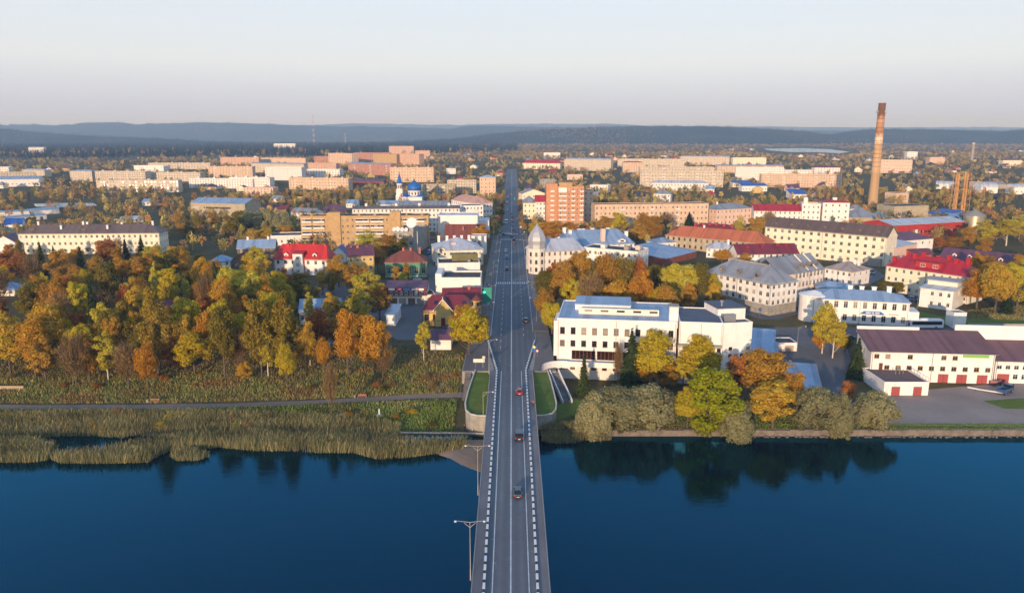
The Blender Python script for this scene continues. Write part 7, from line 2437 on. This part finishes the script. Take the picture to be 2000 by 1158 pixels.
def wheel_meshes(r):
    if ('w', r) not in CM:
        t = MB()
        n = 14
        for x, rr in ((-.11, r * .92), (-.08, r), (.08, r), (.11, r * .92)):
            for i in range(n):
                a = 2 * math.pi * i / n
                t.v.append((x, rr * math.cos(a), rr * math.sin(a)))
        for k in range(3):
            for i in range(n):
                j = (i + 1) % n
                t.f.append((k * n + i, k * n + j, (k + 1) * n + j, (k + 1) * n + i))
                t.m.append(0)
        rm = MB()
        for x in (-.115, .115):
            rm.v += [(x, r * .62 * math.cos(2 * math.pi * i / n), r * .62 * math.sin(2 * math.pi * i / n)) for i in range(n)]
            b_ = len(rm.v) - n
            rm.f.append(tuple(range(b_, b_ + n)))
            rm.m.append(0)
        for x in (-.11, .11):
            t.v += [(x * .98, r * .92 * math.cos(2 * math.pi * i / n), r * .92 * math.sin(2 * math.pi * i / n)) for i in range(n)]
            b_ = len(t.v) - n
            t.f.append(tuple(range(b_, b_ + n)))
            t.m.append(0)
        CM[('w', r)] = (t.mesh('wheel', RUBBER), rm.mesh('rim', STEEL))
    return CM[('w', r)]


def car(label, kind, colour, x, y, z, head, group=None, name='car', cat='car', k=1.0):
    """head 0: nose towards the viewer, pi: driving away"""
    K = KIND[kind]
    pm = PAINT[colour]
    t = thing(name, label, cat, (x, y, z), head, group)
    t.scale = (k, k, k)
    key = (kind, colour)
    if key not in CM:
        mb = MB()
        for (yy, zb, zt, hw) in K['st']:
            mb.v += [(-hw * .9, yy, zb), (-hw, yy, zb + (zt - zb) * .45), (-hw * .97, yy, zt - .06), (-hw * .86, yy, zt), (hw * .86, yy, zt), (hw * .97, yy, zt - .06), (hw, yy, zb + (zt - zb) * .45), (hw * .9, yy, zb)]
        n = len(K['st'])
        for s in range(n - 1):
            for i in range(8):
                j = (i + 1) % 8
                mb.f.append((s * 8 + i, (s + 1) * 8 + i, (s + 1) * 8 + j, s * 8 + j))
                mb.m.append(0)
        mb.f += [tuple(range(8)), tuple(range((n - 1) * 8 + 7, (n - 1) * 8 - 1, -1))]
        mb.m += [0, 0]
        y0, y1, r0, r1, h0, h1, z0, z1 = K['cab']
        g = MB()
        B0 = [(-h0, y0, z0), (h0, y0, z0), (h0, y1, z0), (-h0, y1, z0)]
        T0 = [(-h1, r0, z1 - .06), (h1, r0, z1 - .06), (h1, r1, z1 - .06), (-h1, r1, z1 - .06)]
        for i in range(4):
            j = (i + 1) % 4
            g.poly([B0[i], B0[j], T0[j], T0[i]])
        rf = MB()
        rf.slab([(-h1 - .03, r0 - .05, z1 - .02), (0, r0 - .03, z1 + .03), (h1 + .03, r0 - .05, z1 - .02), (h1 + .03, r1 + .06, z1 - .02), (0, r1 + .04, z1 + .03), (-h1 - .03, r1 + .06, z1 - .02)], [(0, 1, 4, 5), (1, 2, 3, 4)], [0, 1, 2, 3, 4, 5], .06)
        for i in range(4):
            rf.tube(B0[i], T0[i], .05, .045, 4)
        for s in (-1, 1):
            rf.tube((s * h0, (y0 + y1) / 2, z0), (s * h1, (r0 + r1) / 2, z1 - .05), .045, .04, 4)
        CM[key] = (mb.mesh('body', pm), g.mesh('cabin_glass', CARGLASS), rf.mesh('roof', pm),
                   MB().box(-.17, .17, -.05, .05, -.07, .07).mesh('headlight', LAMPW), MB().box(-.15, .15, -.05, .05, -.09, .09).mesh('taillight', LAMPR),
                   MB().box(-.11, .11, -.07, .07, -.07, .07).mesh('mirror', pm), MB().box(-.26, .26, -.02, .02, -.06, .06).mesh('number_plate', WHITE))
    bo, gl, ro, hl, tl, mi, npl = CM[key]
    link('body', bo, t)
    link('cabin_glass', gl, t)
    link('roof', ro, t)
    f, r_ = K['st'][1], K['st'][-2]
    for s in (-1, 1):
        link('headlight', hl, t, (s * f[3] * .76, f[0] - .03, (f[1] + f[2]) / 2 + .1))
        link('taillight', tl, t, (s * r_[3] * .84, r_[0] + .05, (r_[1] + r_[2]) / 2 + .12))
        link('mirror', mi, t, (s * (K['cab'][4] + .2), K['cab'][0] + .35, K['cab'][6] + .06))
    link('number_plate', npl, t, (0, K['st'][-1][0] + .06, (r_[1] + r_[2]) / 2 - .08))
    w, rim = wheel_meshes(K['wh'][2])
    for yy in K['wh'][:2]:
        for s in (-1, 1):
            o = link('wheel', w, t, (s * (K['st'][2][3] - .1), yy, K['wh'][2]))
            link('rim', rim, o)
    return t


for nm, c in (('black', (24, 26, 30)), ('red', (150, 26, 28)), ('teal', (46, 70, 84)), ('white', (226, 226, 226)), ('silver', (160, 164, 170)), ('blue', (34, 76, 150)), ('dark blue', (26, 36, 62)), ('maroon', (84, 22, 28)), ('sky blue', (70, 130, 180)), ('grey', (90, 94, 98))):
    paint(nm, c)


def road_car(px, py, kind, colour, head, label, group='cars on the main street', k=1.0, name='car', cat='car', zoff=.06):
    if py > 660:
        x = y = 0
        z = 6.5
        for _ in range(6):
            x, y, _z = G(px, py, z)
            z = deck(y) + .03
    else:
        x, y, z = G(px, py)
        z += zoff
    return car(label, kind, colour, x, y, z, head, group, name, cat, k)


PI = math.pi
road_car(1011.5, 965, 'sedan', 'teal', PI, 'dark teal saloon driving away, nearest car on the bridge')
road_car(1014, 856, 'jeep', 'dark blue', PI, 'boxy dark blue off-roader driving away in the middle of the bridge', k=1.08)
road_car(1014.5, 768, 'hatch', 'red', PI, 'red hatchback driving away at the bridge end')
road_car(1027, 628, 'sedan', 'black', PI, 'black saloon in the right lane beside the white hall')
CARS = [(990, 528, 'hatch', 'dark blue', 0, 'dark blue hatchback coming down the left lane before the near zebra'), (990, 505, 'hatch', 'sky blue', 0, 'pale blue hatchback second in the left lane past the near zebra'), (988, 492, 'sedan', 'white', 0, 'white saloon third in the left lane past the near zebra'),
        (1003, 477, 'sedan', 'maroon', PI, 'maroon saloon in the right lane just before the far crossing'), (1004, 470, 'sedan', 'black', PI, 'black saloon at the far crossing stop line'), (1000, 463, 'sedan', 'maroon', PI, 'maroon saloon on the far crossing itself'),
        (983.5, 460, 'hatch', 'blue', PI / 2, 'blue hatchback turning across the far crossing'), (992, 459, 'sedan', 'white', PI / 2, 'white saloon turning across the far crossing'),
        (1003, 451, 'sedan', 'red', PI, 'red saloon in the right lane past the crossing'), (1000, 441, 'sedan', 'silver', PI, 'silver saloon second past the crossing on the right'), (1000, 435, 'hatch', 'grey', PI, 'grey hatchback third past the crossing on the right'), (1001, 426, 'sedan', 'maroon', PI, 'maroon saloon fourth past the crossing on the right'), (999.5, 420, 'sedan', 'black', PI, 'black saloon farthest along the right lane'),
        (990.5, 412, 'sedan', 'white', 0, 'first white saloon of the far left-lane queue'), (990.5, 407, 'hatch', 'silver', 0, 'silver hatchback second in the far left-lane queue'), (991, 401, 'sedan', 'blue', 0, 'blue saloon third in the far left-lane queue'), (991, 396, 'hatch', 'white', 0, 'white hatchback fourth in the far left-lane queue'), (991.5, 391, 'sedan', 'grey', 0, 'grey saloon fifth in the far left-lane queue'), (992, 386, 'sedan', 'white', 0, 'white saloon last in the far left-lane queue'), (998, 382, 'hatch', 'red', PI, 'small red car far up the street')]
for c in CARS:
    road_car(*c, zoff=.1 if c[1] > 465 else .22)
road_car(988.6, 437, 'van', 'white', 0, 'white minibus coming down the left lane past the crossing', k=1.25, name='minibus', cat='minibus', zoff=.2)
for px, py, kd, cl, hd, lab in ((480, 656, 'sedan', 'white', PI / 2, 'white saloon parked on the side road in the left wood'), (806, 592, 'hatch', 'sky blue', .1, 'blue hatchback parked before the maroon shop'), (837, 496, 'van', 'sky blue', 0, 'light blue van in the alley by the grey dish building'), (851, 516, 'sedan', 'dark blue', PI, 'dark blue saloon in the alley beside the cream row house'), (852, 500, 'sedan', 'silver', PI, 'silver saloon farther up the alley'),
                                (648, 586, 'hatch', 'dark blue', 1.2, 'dark blue hatchback in the yard behind the yellow trees'), (815, 548, 'hatch', 'white', PI / 2, 'white car half hidden behind the maroon shop roof'), (1432, 612, 'van', 'grey', 2.0, 'grey van parked at the corner block wing'), (1462, 706, 'hatch', 'sky blue', PI / 2, 'bright blue hatchback parked by the white garage'), (1781, 571, 'hatch', 'white', .8, 'white car parked behind the station'),
                                (1783, 588, 'jeep', 'blue', .5, 'blue off-roader parked beside the station'), (1577, 602, 'sedan', 'black', 2.6, 'black saloon in the lane between corner block and station'), (1772, 636, 'van', 'white', PI / 2, 'white van before the right end of the station'), (1660, 662, 'sedan', 'dark blue', PI / 2, 'dark saloon behind the boathouse roof edge'), (1700, 535, 'van', 'silver', .3, 'silver van under the mill gateway'),
                                (876, 642, 'sedan', 'grey', PI / 2, 'grey saloon at the foot of the ochre timber house'), (630, 664, 'sedan', 'black', PI / 2, 'black car under the trees on the side road'), (1250, 413, 'sedan', 'white', PI / 2, 'white car in the far car park right of the brick tower'), (1262, 409, 'hatch', 'silver', PI / 2, 'silver car in the far car park right of the brick tower'), (1228, 411, 'hatch', 'blue', PI / 2, 'blue car in the far car park right of the brick tower')):
    x, y, z = G(px, py)
    car(lab, kd, cl, x, y, z + .09, hd, 'parked cars', 'car' if kd != 'van' else 'van', 'car' if kd != 'van' else 'van')

# coach
x, y, z = G(1806, 641)
t = thing('coach', 'white coach with black window band parked behind the boathouse', 'coach', (x, y, z + .06), 0)
CW = paint('coach white', (226, 228, 232), .3)
m = MB()
for xx, zb, zt in ((-6.0, .6, 2.9), (-5.8, .45, 3.2), (-5.0, .42, 3.4), (5.6, .42, 3.4), (5.9, .5, 3.25), (6.0, .7, 3.0)):
    m.v += [(xx, -1.25, zb), (xx, 1.25, zb), (xx, 1.25, zt - .25), (xx, 1.05, zt), (xx, -1.05, zt), (xx, -1.25, zt - .25)]
for s in range(5):
    for i in range(6):
        j = (i + 1) % 6
        m.f.append((s * 6 + i, s * 6 + j, (s + 1) * 6 + j, (s + 1) * 6 + i))
        m.m.append(0)
m.f += [tuple(range(5, -1, -1)), tuple(range(30, 36))]
m.m += [0, 0]
m.build('body', CW, t)
MB().box(-5.3, 5.4, -1.27, -1.24, 1.5, 2.75).box(-5.3, 5.4, 1.24, 1.27, 1.5, 2.75).build('window_band', CARGLASS, t)
MB().box(-6.03, -5.9, -1.1, 1.1, 1.2, 2.9).build('windscreen', CARGLASS, t)
MB().box(-2, 1.5, -.6, .6, 3.4, 3.6).build('roof_hatch', CW, t)
for s in (-1, 1):
    MB().tube((-5.9, s * 1.2, 2.9), (-6.5, s * 1.35, 2.8), .05).cbox(-6.5, s * 1.35, 2.2, .15, .3, .6).build('mirror', CW, t)
w, rim = wheel_meshes(.5)
for xx in (-3.9, 3.4):
    for s in (-1, 1):
        o = link('wheel', w, t, (xx, s * 1.15, .5), PI / 2)
        link('rim', rim, o)

# blue truck, boats and hulls on the yard
x, y, z = G(1962, 768)
t = thing('truck', 'old blue flatbed truck at the right edge of the yard', 'truck', (x, y, z + .05), R(35))
BT = paint('truck blue', (44, 84, 130), .5)
MB().box(1.3, 3.0, -1.1, 1.1, .7, 2.5).build('cab', BT, t)
MB().box(1.25, 2.7, -1.13, 1.13, 1.55, 2.3).build('cab_glass', CARGLASS, t)
MB().box(-3.2, 1.2, -1.15, 1.15, .85, 1.05).box(-3.2, 1.2, -1.15, -1.05, 1.05, 1.7).box(-3.2, 1.2, 1.05, 1.15, 1.05, 1.7).box(-3.2, -3.1, -1.05, 1.05, 1.05, 1.7).build('bed', BT, t)
MB().box(3.0, 3.4, -1.0, 1.0, .6, 1.3).build('bonnet', BT, t)
for xx in (-2.0, 2.2):
    for s in (-1, 1):
        o = link('wheel', w, t, (xx, s * 1.0, .5), PI / 2)
        link('rim', rim, o)


def hull(name, label, px, py, L_, W_, h, head, mat, cat='boat', zoff=.3):
    x, y, z = G(px, py)
    t = thing(name, label, cat, (x, y, z + zoff), head)
    n = 14
    m = MB()
    for i in range(n + 1):
        s = i / n * 2 - 1
        w_ = W_ / 2 * (1 - abs(s) ** 2.4) + .01
        rise = .25 * h * abs(s) ** 3
        m.v += [(s * L_ / 2, -w_, h + rise), (s * L_ / 2, -w_ * .7, h * .3 + rise), (s * L_ / 2, 0, rise), (s * L_ / 2, w_ * .7, h * .3 + rise), (s * L_ / 2, w_, h + rise), (s * L_ / 2, 0, h * 1.12 + rise)]
    for i in range(n):
        for k in range(6):
            j = (k + 1) % 6
            m.f.append((i * 6 + k, (i + 1) * 6 + k, (i + 1) * 6 + j, i * 6 + j))
            m.m.append(0)
    m.build('hull', mat, t, smooth=True)
    MB().box(-L_ * .22, L_ * .22, -W_ * .2, W_ * .2, h * 1.02, h * 1.16).build('cockpit', CARGLASS, t)
    for xx in (-L_ * .28, L_ * .28):
        MB().box(xx - .08, xx + .08, -W_ * .6, W_ * .6, -zoff, .12).build('trestle', P['brown'], t)
    return t


hull('rowing_boat', 'long white rowing shell lying on the waterfront yard', 1926, 766, 9.5, .9, .45, R(-33), CW)
hull('motor_boat', 'small red and white boat on a trailer beside the blue truck', 1944, 752, 4.6, 1.7, .8, R(20), paint('boat red', (170, 110, 104), .4), zoff=.6)
x, y, z = G(1932, 748)
t = thing('barrel', 'blue plastic barrel by the boathouse east door', 'barrel', (x, y, z + .05))
MB().lathe([(.02, 0), (.4, 0), (.46, .3), (.46, .8), (.4, 1.1), (.02, 1.1)], 12).build('drum', P['blue'], t)
MB().lathe([(.3, 1.1), (.3, 1.18), (.02, 1.18)], 12).build('lid', P['blue'], t)

# ================================================================== street furniture, signs
SIGNY = plain('fluorescent yellow', (232, 226, 70), .5, .04, 1, 0)
SIGNB = plain('sign blue', (30, 90, 180), .5, .04, 1, 0)
SIGNR = plain('sign red', (200, 30, 34), .5, .04, 1, 0)


def pole_sign(label, px, py, h, kind, side=0):
    x, y, z = G(px, py)
    z = max(z, 7.0)
    t = thing('road_sign', label, 'road sign', (x, y, z + .1))
    MB().cyl(0, 0, 0, h, .06, n=6).build('post', STEEL, t)
    if kind == 'crossing':
        o = MB().box(-.6, .6, -.1, -.06, h - 1.2, h).build('sign_plate', SIGNY, t)
        MB().box(-.4, .4, -.13, -.105, h - 1.0, h - .2).build('sign_face', SIGNB, o)
        m = MB()
        m.poly([(-.3, -.14, h - .9), (.3, -.14, h - .9), (0, -.14, h - .32)])
        m.build('triangle', WHITE, o)
    elif kind == 'diamond':
        m = MB()
        m.poly([(0, -.1, h - 1.1), (.55, -.1, h - .55), (0, -.1, h), (-.55, -.1, h - .55)])
        o = m.build('sign_plate', WHITE, t)
        m = MB()
        m.poly([(0, -.12, h - .95), (.4, -.12, h - .55), (0, -.12, h - .15), (-.4, -.12, h - .55)])
        m.build('sign_face', SIGNY, o)
        MB().box(-.45, .45, -.12, -.08, h - 2.1, h - 1.25).build('lower_plate', SIGNB, t)
    elif kind == 'round':
        m = MB()
        m.poly([(.45 * math.cos(i * PI / 8), -.1, h - .45 + .45 * math.sin(i * PI / 8)) for i in range(16)])
        o = m.build('sign_plate', SIGNR, t)
        m = MB()
        m.poly([(.33 * math.cos(i * PI / 8), -.12, h - .45 + .33 * math.sin(i * PI / 8)) for i in range(16)])
        m.build('sign_face', WHITE, o)
    else:
        MB().box(-.5, .5, -.1, -.06, h - .9, h).build('sign_plate', SIGNB, t)
    return t


pole_sign('yellow pedestrian sign on the left pavement at the near zebra', 969, 530, 3.4, 'crossing')
pole_sign('yellow pedestrian sign by the left house wall near the zebra', 957.5, 548, 3.6, 'crossing')
pole_sign('yellow pedestrian sign on the right pavement at the near zebra', 1031.5, 533, 3.4, 'crossing')
pole_sign('yellow pedestrian sign on the left at the far crossing', 964, 462, 3.6, 'crossing')
pole_sign('yellow pedestrian sign hanging right past the far crossing', 1017, 456, 5.0, 'crossing')
pole_sign('yellow pedestrian sign at the left past the far crossing', 976, 452, 5.0, 'crossing')
pole_sign('yellow priority diamond above a blue plate at the right bridge end', 1043, 722, 3.6, 'diamond')
pole_sign('round red-rimmed sign beside the yellow diamond at the bridge end', 1049, 722, 2.2, 'round')
pole_sign('yellow diamond sign on the right pavement by the turret house', 1038, 522, 3.6, 'diamond')
pole_sign('round red-rimmed sign on the right pavement past the diamond', 1031.5, 507, 3.0, 'round')
pole_sign('round red-rimmed sign in the middle of the square', 1566, 612, 2.6, 'round')
pole_sign('blue square sign at the corner block', 1484, 619, 3.0, 'blue')
# traffic lights at the far crossing
for lab, px, py in (('traffic light on the left kerb of the far crossing', 977, 459), ('traffic light on the right kerb of the far crossing', 1024, 461), ('traffic light farther up the street on the left', 986, 392), ('traffic light farther up the street on the right', 1005, 393)):
    x, y, z = G(px, py)
    t = thing('traffic_light', lab, 'traffic light', (x, y, z + .1), 0, 'traffic lights')
    MB().cyl(0, 0, 0, 3.4, .08, n=6).build('post', STEEL, t)
    hd = MB().box(-.22, .22, -.2, .1, 2.5, 3.6).build('housing', RUBBER, t)
    gm = bpy.data.materials.get('green lamp')
    if gm is None:
        gm, nt, b_ = mk('green lamp')
        b_.inputs['Base Color'].default_value = (.02, .5, .2, 1)
        b_.inputs['Emission Color'].default_value = (.05, 1, .5, 1)
        b_.inputs['Emission Strength'].default_value = 3.0
    MB().box(-.17, .17, -.24, -.2, 2.58, 2.9).build('lens', gm, hd)
# direction board at the left bridgehead
x, y, z = -9.6, 219.5, 7.0
t = thing('direction_sign', 'pale direction board on two posts at the left bridgehead', 'sign', (x, y, z))
for s in (-1, 1):
    MB().cyl(s * 1.0, 0, 0, 2.6, .06, n=6).build('post', STEEL, t)
MB().box(-1.7, 1.7, -.1, -.06, 1.6, 2.7).build('board', P['cream'], t)
x, y = -8.2, 219
t = thing('round_sign', 'round pale sign back beside the direction board', 'sign', (x, y, 7))
MB().cyl(0, 0, 0, 3.4, .05, n=6).build('post', STEEL, t)
m = MB()
m.poly([(.5 * math.cos(i * PI / 8), -.08, 3.3 + .5 * math.sin(i * PI / 8)) for i in range(16)])
m.poly([(.5 * math.cos(-i * PI / 8), -.05, 3.3 + .5 * math.sin(-i * PI / 8)) for i in range(16)])
m.build('disc', P['panel'], t)
# teal scaffold netting on the left pavement
x, y, z = G(951, 604)
t = thing('scaffold', 'teal netted scaffold with green cross by the left pavement', 'scaffold', (x, y, 7.14))
NET = plain('teal netting', (54, 148, 128), .8, .12, .6, .25)
MB().box(-1.9, 1.9, -.04, .04, 2.0, 8.6).box(-1.94, -1.86, .04, 6, 2.0, 8.6).build('netting', NET, t)
for xx in (-1.9, 0, 1.9):
    MB().cyl(xx, .1, 0, 8.7, .05, n=6).build('standard', STEEL, t)
gm2 = bpy.data.materials.get('green lamp')
MB().box(-1.5, -.5, -.14, -.06, 6.6, 6.95).box(-1.17, -.83, -.15, -.055, 6.3, 7.25).build('green_cross', gm2, t)

# street lamps on the main street
for i in range(8):
    y = 268 + i * 31
    lamp_post(f'street lamp on the left pavement, {ordinal(i)} from the bridge', -8.6, y, 7.1, 9.0, 1, 'street lamps on the main street', False, STEEL)
    lamp_post(f'street lamp on the right pavement, {ordinal(i)} from the bridge', 9.2, y + 8, 7.1, 9.0, -1, 'street lamps on the main street', False, STEEL)
for lab, px, py in (('slim lamp post standing in the left wood', 380, 560), ('lamp post in the wood right of the brown pavilion', 365, 590), ('lamp post at the edge of the square', 1556, 690), ('lamp post beside the station end', 1790, 610)):
    x, y, z = G(px, py)
    lamp_post(lab, x, y, z, 9, 1, 'lone lamp posts', False, STEEL)

# benches on the footpath
for lab, px, py in (('wooden bench with litter bin on the left stretch of the footpath', 302, 786), ('wooden bench beside the footpath nearer the bridge', 707, 777)):
    x, y, z = G(px, py)
    t = thing('bench', lab, 'bench', (x, y, z), 0, 'benches on the footpath')
    for k in range(4):
        MB().box(-1.2, 1.2, -.25 + k * .14, -.15 + k * .14, .45, .5).build('seat_slat', P['redbrick'], t)
    for k in range(3):
        MB().box(-1.2, 1.2, .3, .35, .6 + k * .16, .72 + k * .16).build('back_slat', P['redbrick'], t)
    for s in (-1, 1):
        MB().box(s * 1.1 - .06, s * 1.1 + .06, -.25, .35, 0, .45).box(s * 1.1 - .06, s * 1.1 + .06, .35, .42, 0, 1.1).build('leg', CONC, t)
    tb = thing('litter_bin', 'pale litter bin beside the ' + ('left' if px < 500 else 'right') + ' bench', 'bin', (x - 2.0, y, z))
    MB().lathe([(.02, 0), (.25, 0), (.3, .8), (.34, .82)], 10).build('bucket', P['panel'], tb)
    MB().lathe([(.34, .8), (.36, .9), (.3, .9)], 10).build('rim', STEEL, tb)
# low garden wall fragment and river marker
x, y, z = G(20, 760)
t = thing('low_wall', 'short ochre wall fragment at the left edge above the path', 'wall', (x, y, z))
MB().box(-6, 4, -.2, .2, -.3, .9).build('wall_body', P['stone'], t)
MB().box(-6.1, 4.1, -.28, .28, .9, 1.05).build('coping', P['tan'], t)
x, y, z = G(741, 812)
t = thing('marker_post', 'small white marker post on a stone base in the shore grass', 'marker', (x, y, z))
MB().lathe([(.02, 0), (.9, 0), (.7, .5), (.02, .5)], 8).build('base', CONC, t)
MB().cyl(0, 0, .5, 2.0, .22, .16, 8).build('post', WHITE, t)
x, y, z = G(668, 812)
t = thing('boulder', 'grey boulder beside the leaning bare birch', 'boulder', (x, y, z))
MB().lathe([(.02, -.1), (1.0, 0), (.9, .45), (.02, .7)], 7).build('stone', CONC, t)


# ================================================================== people
def skin_person(name, V, E, Rr, zones):
    me = bpy.data.meshes.new(name)
    me.from_pydata(V, E, [])
    o = bpy.data.objects.new(name, me)
    COL.objects.link(o)
    o.modifiers.new('Skin', 'SKIN')
    sub = o.modifiers.new('Sub', 'SUBSURF')
    sub.levels = 1
    sub.render_levels = 1
    for i, r in enumerate(Rr):
        me.skin_vertices[0].data[i].radius = (r, r)
        me.skin_vertices[0].data[i].use_root = (i == 0)
    dg = bpy.context.evaluated_depsgraph_get()
    m2 = bpy.data.meshes.new_from_object(o.evaluated_get(dg))
    bpy.data.objects.remove(o)
    return m2


def person_mesh(step):
    s = step
    V = [(0, 0, .95), (0, 0, 1.15), (0, 0, 1.36), (0, 0, 1.5), (0, -.02, 1.62), (0, -.02, 1.74),
         (-.1, 0, .9), (-.11, -.12 * s, .5), (-.11, .1 * s, .08), (-.11, .1 * s - .14, .04),
         (.1, 0, .9), (.11, .12 * s, .5), (.11, .26 * s, .1), (.11, .26 * s - .14, .06),
         (-.2, 0, 1.4), (-.26, .08 * s, 1.12), (-.25, -.02 * s - .05, .86), (-.25, -.04 * s - .06, .77),
         (.2, 0, 1.4), (.26, -.1 * s, 1.12), (.25, -.22 * s - .03, .88), (.25, -.25 * s - .03, .79)]
    E = [(0, 1), (1, 2), (2, 3), (3, 4), (4, 5), (0, 6), (6, 7), (7, 8), (8, 9), (0, 10), (10, 11), (11, 12), (12, 13), (2, 14), (14, 15), (15, 16), (16, 17), (2, 18), (18, 19), (19, 20), (20, 21)]
    Rr = [.15, .14, .17, .06, .1, .085, .1, .07, .05, .045, .1, .07, .05, .045, .07, .055, .042, .04, .07, .055, .042, .04]
    return skin_person('person', V, E, Rr, None)


PB = [person_mesh(1.0), person_mesh(.5)]
CLOTH = {n: plain(n + ' cloth', c, .9, .1, 2, 0) for n, c in (('black', (30, 30, 34)), ('navy', (36, 46, 78)), ('white', (214, 214, 212)), ('red', (150, 40, 44)), ('grey', (100, 100, 104)), ('denim', (60, 76, 108)), ('orange', (208, 110, 60)))}
SKIN = plain('skin', (206, 160, 132), .7, .05, 2, 0)
HAIR = plain('dark hair', (58, 42, 32), .8, .1, 2, 0)
PV = {}


def person(label, x, y, z, head, top, legs, v=0):
    k = (top, legs, v)
    if k not in PV:
        me = PB[v].copy()
        me.materials.clear()
        for m in (CLOTH[legs], CLOTH[top], SKIN, HAIR):
            me.materials.append(m)
        for p in me.polygons:
            c = p.center
            p.material_index = 3 if c.z > 1.72 or (c.z > 1.6 and c.y > .02) else (2 if c.z > 1.49 or (c.z < .84 and abs(c.x) > .2) else (1 if c.z > .93 or abs(c.x) > .19 else 0))
            p.use_smooth = True
        PV[k] = me
    return link('person', PV[k], None, (x, y, z), head, label=label, category='person', group='people out walking')


def walker(label, px, py, head, top, legs, v=0, z=None):
    x, y, zz = G(px, py, z)
    zz = z if z is not None else (zz + .16 if y > 250 else zz + .05)
    person(label, x, y, zz, head, top, legs, v)


walker('person in navy walking on the right bridge footway beside another', 1037.5, 796, PI, 'navy', 'denim', 0, 7.2)
walker('person in orange walking on the right bridge footway', 1041, 794, PI, 'orange', 'black', 1, 7.2)
walker('person in a white top with dark rucksack below the curved wall', 924, 848, PI / 2, 'white', 'black', 0)
walker('person in black crouched near the foot of the curved wall', 907, 842, PI / 2, 'black', 'black', 1)
for i, (px, py, tp, lg, lab) in enumerate(((949, 538, 'black', 'black', 'person in black on the left pavement before the zebra'), (954, 536, 'navy', 'black', 'person in navy beside the one in black, left pavement'), (951, 560, 'black', 'denim', 'person in a black coat near the house wall below the zebra'), (955, 562, 'white', 'black', 'person in a white top near the house wall below the zebra'), (962, 556, 'grey', 'black', 'person in grey at the kerb of the near zebra'),
                                           (961, 497, 'black', 'navy', 'person in black halfway up the left pavement'), (957, 505, 'red', 'black', 'person in red halfway up the left pavement'), (1032, 500, 'black', 'black', 'person in black on the right pavement before the turret'), (1486, 622, 'black', 'denim', 'person in black at the corner block'), (1676, 641, 'navy', 'black', 'person in navy before the station doors'), (1700, 642, 'red', 'black', 'person in red before the station doors'), (1722, 642, 'grey', 'black', 'person in grey before the station sign'), (822, 644, 'black', 'black', 'person on foot at the yard entrance'))):
    walker(lab, px, py, random.uniform(0, 6), tp, lg, i % 2)
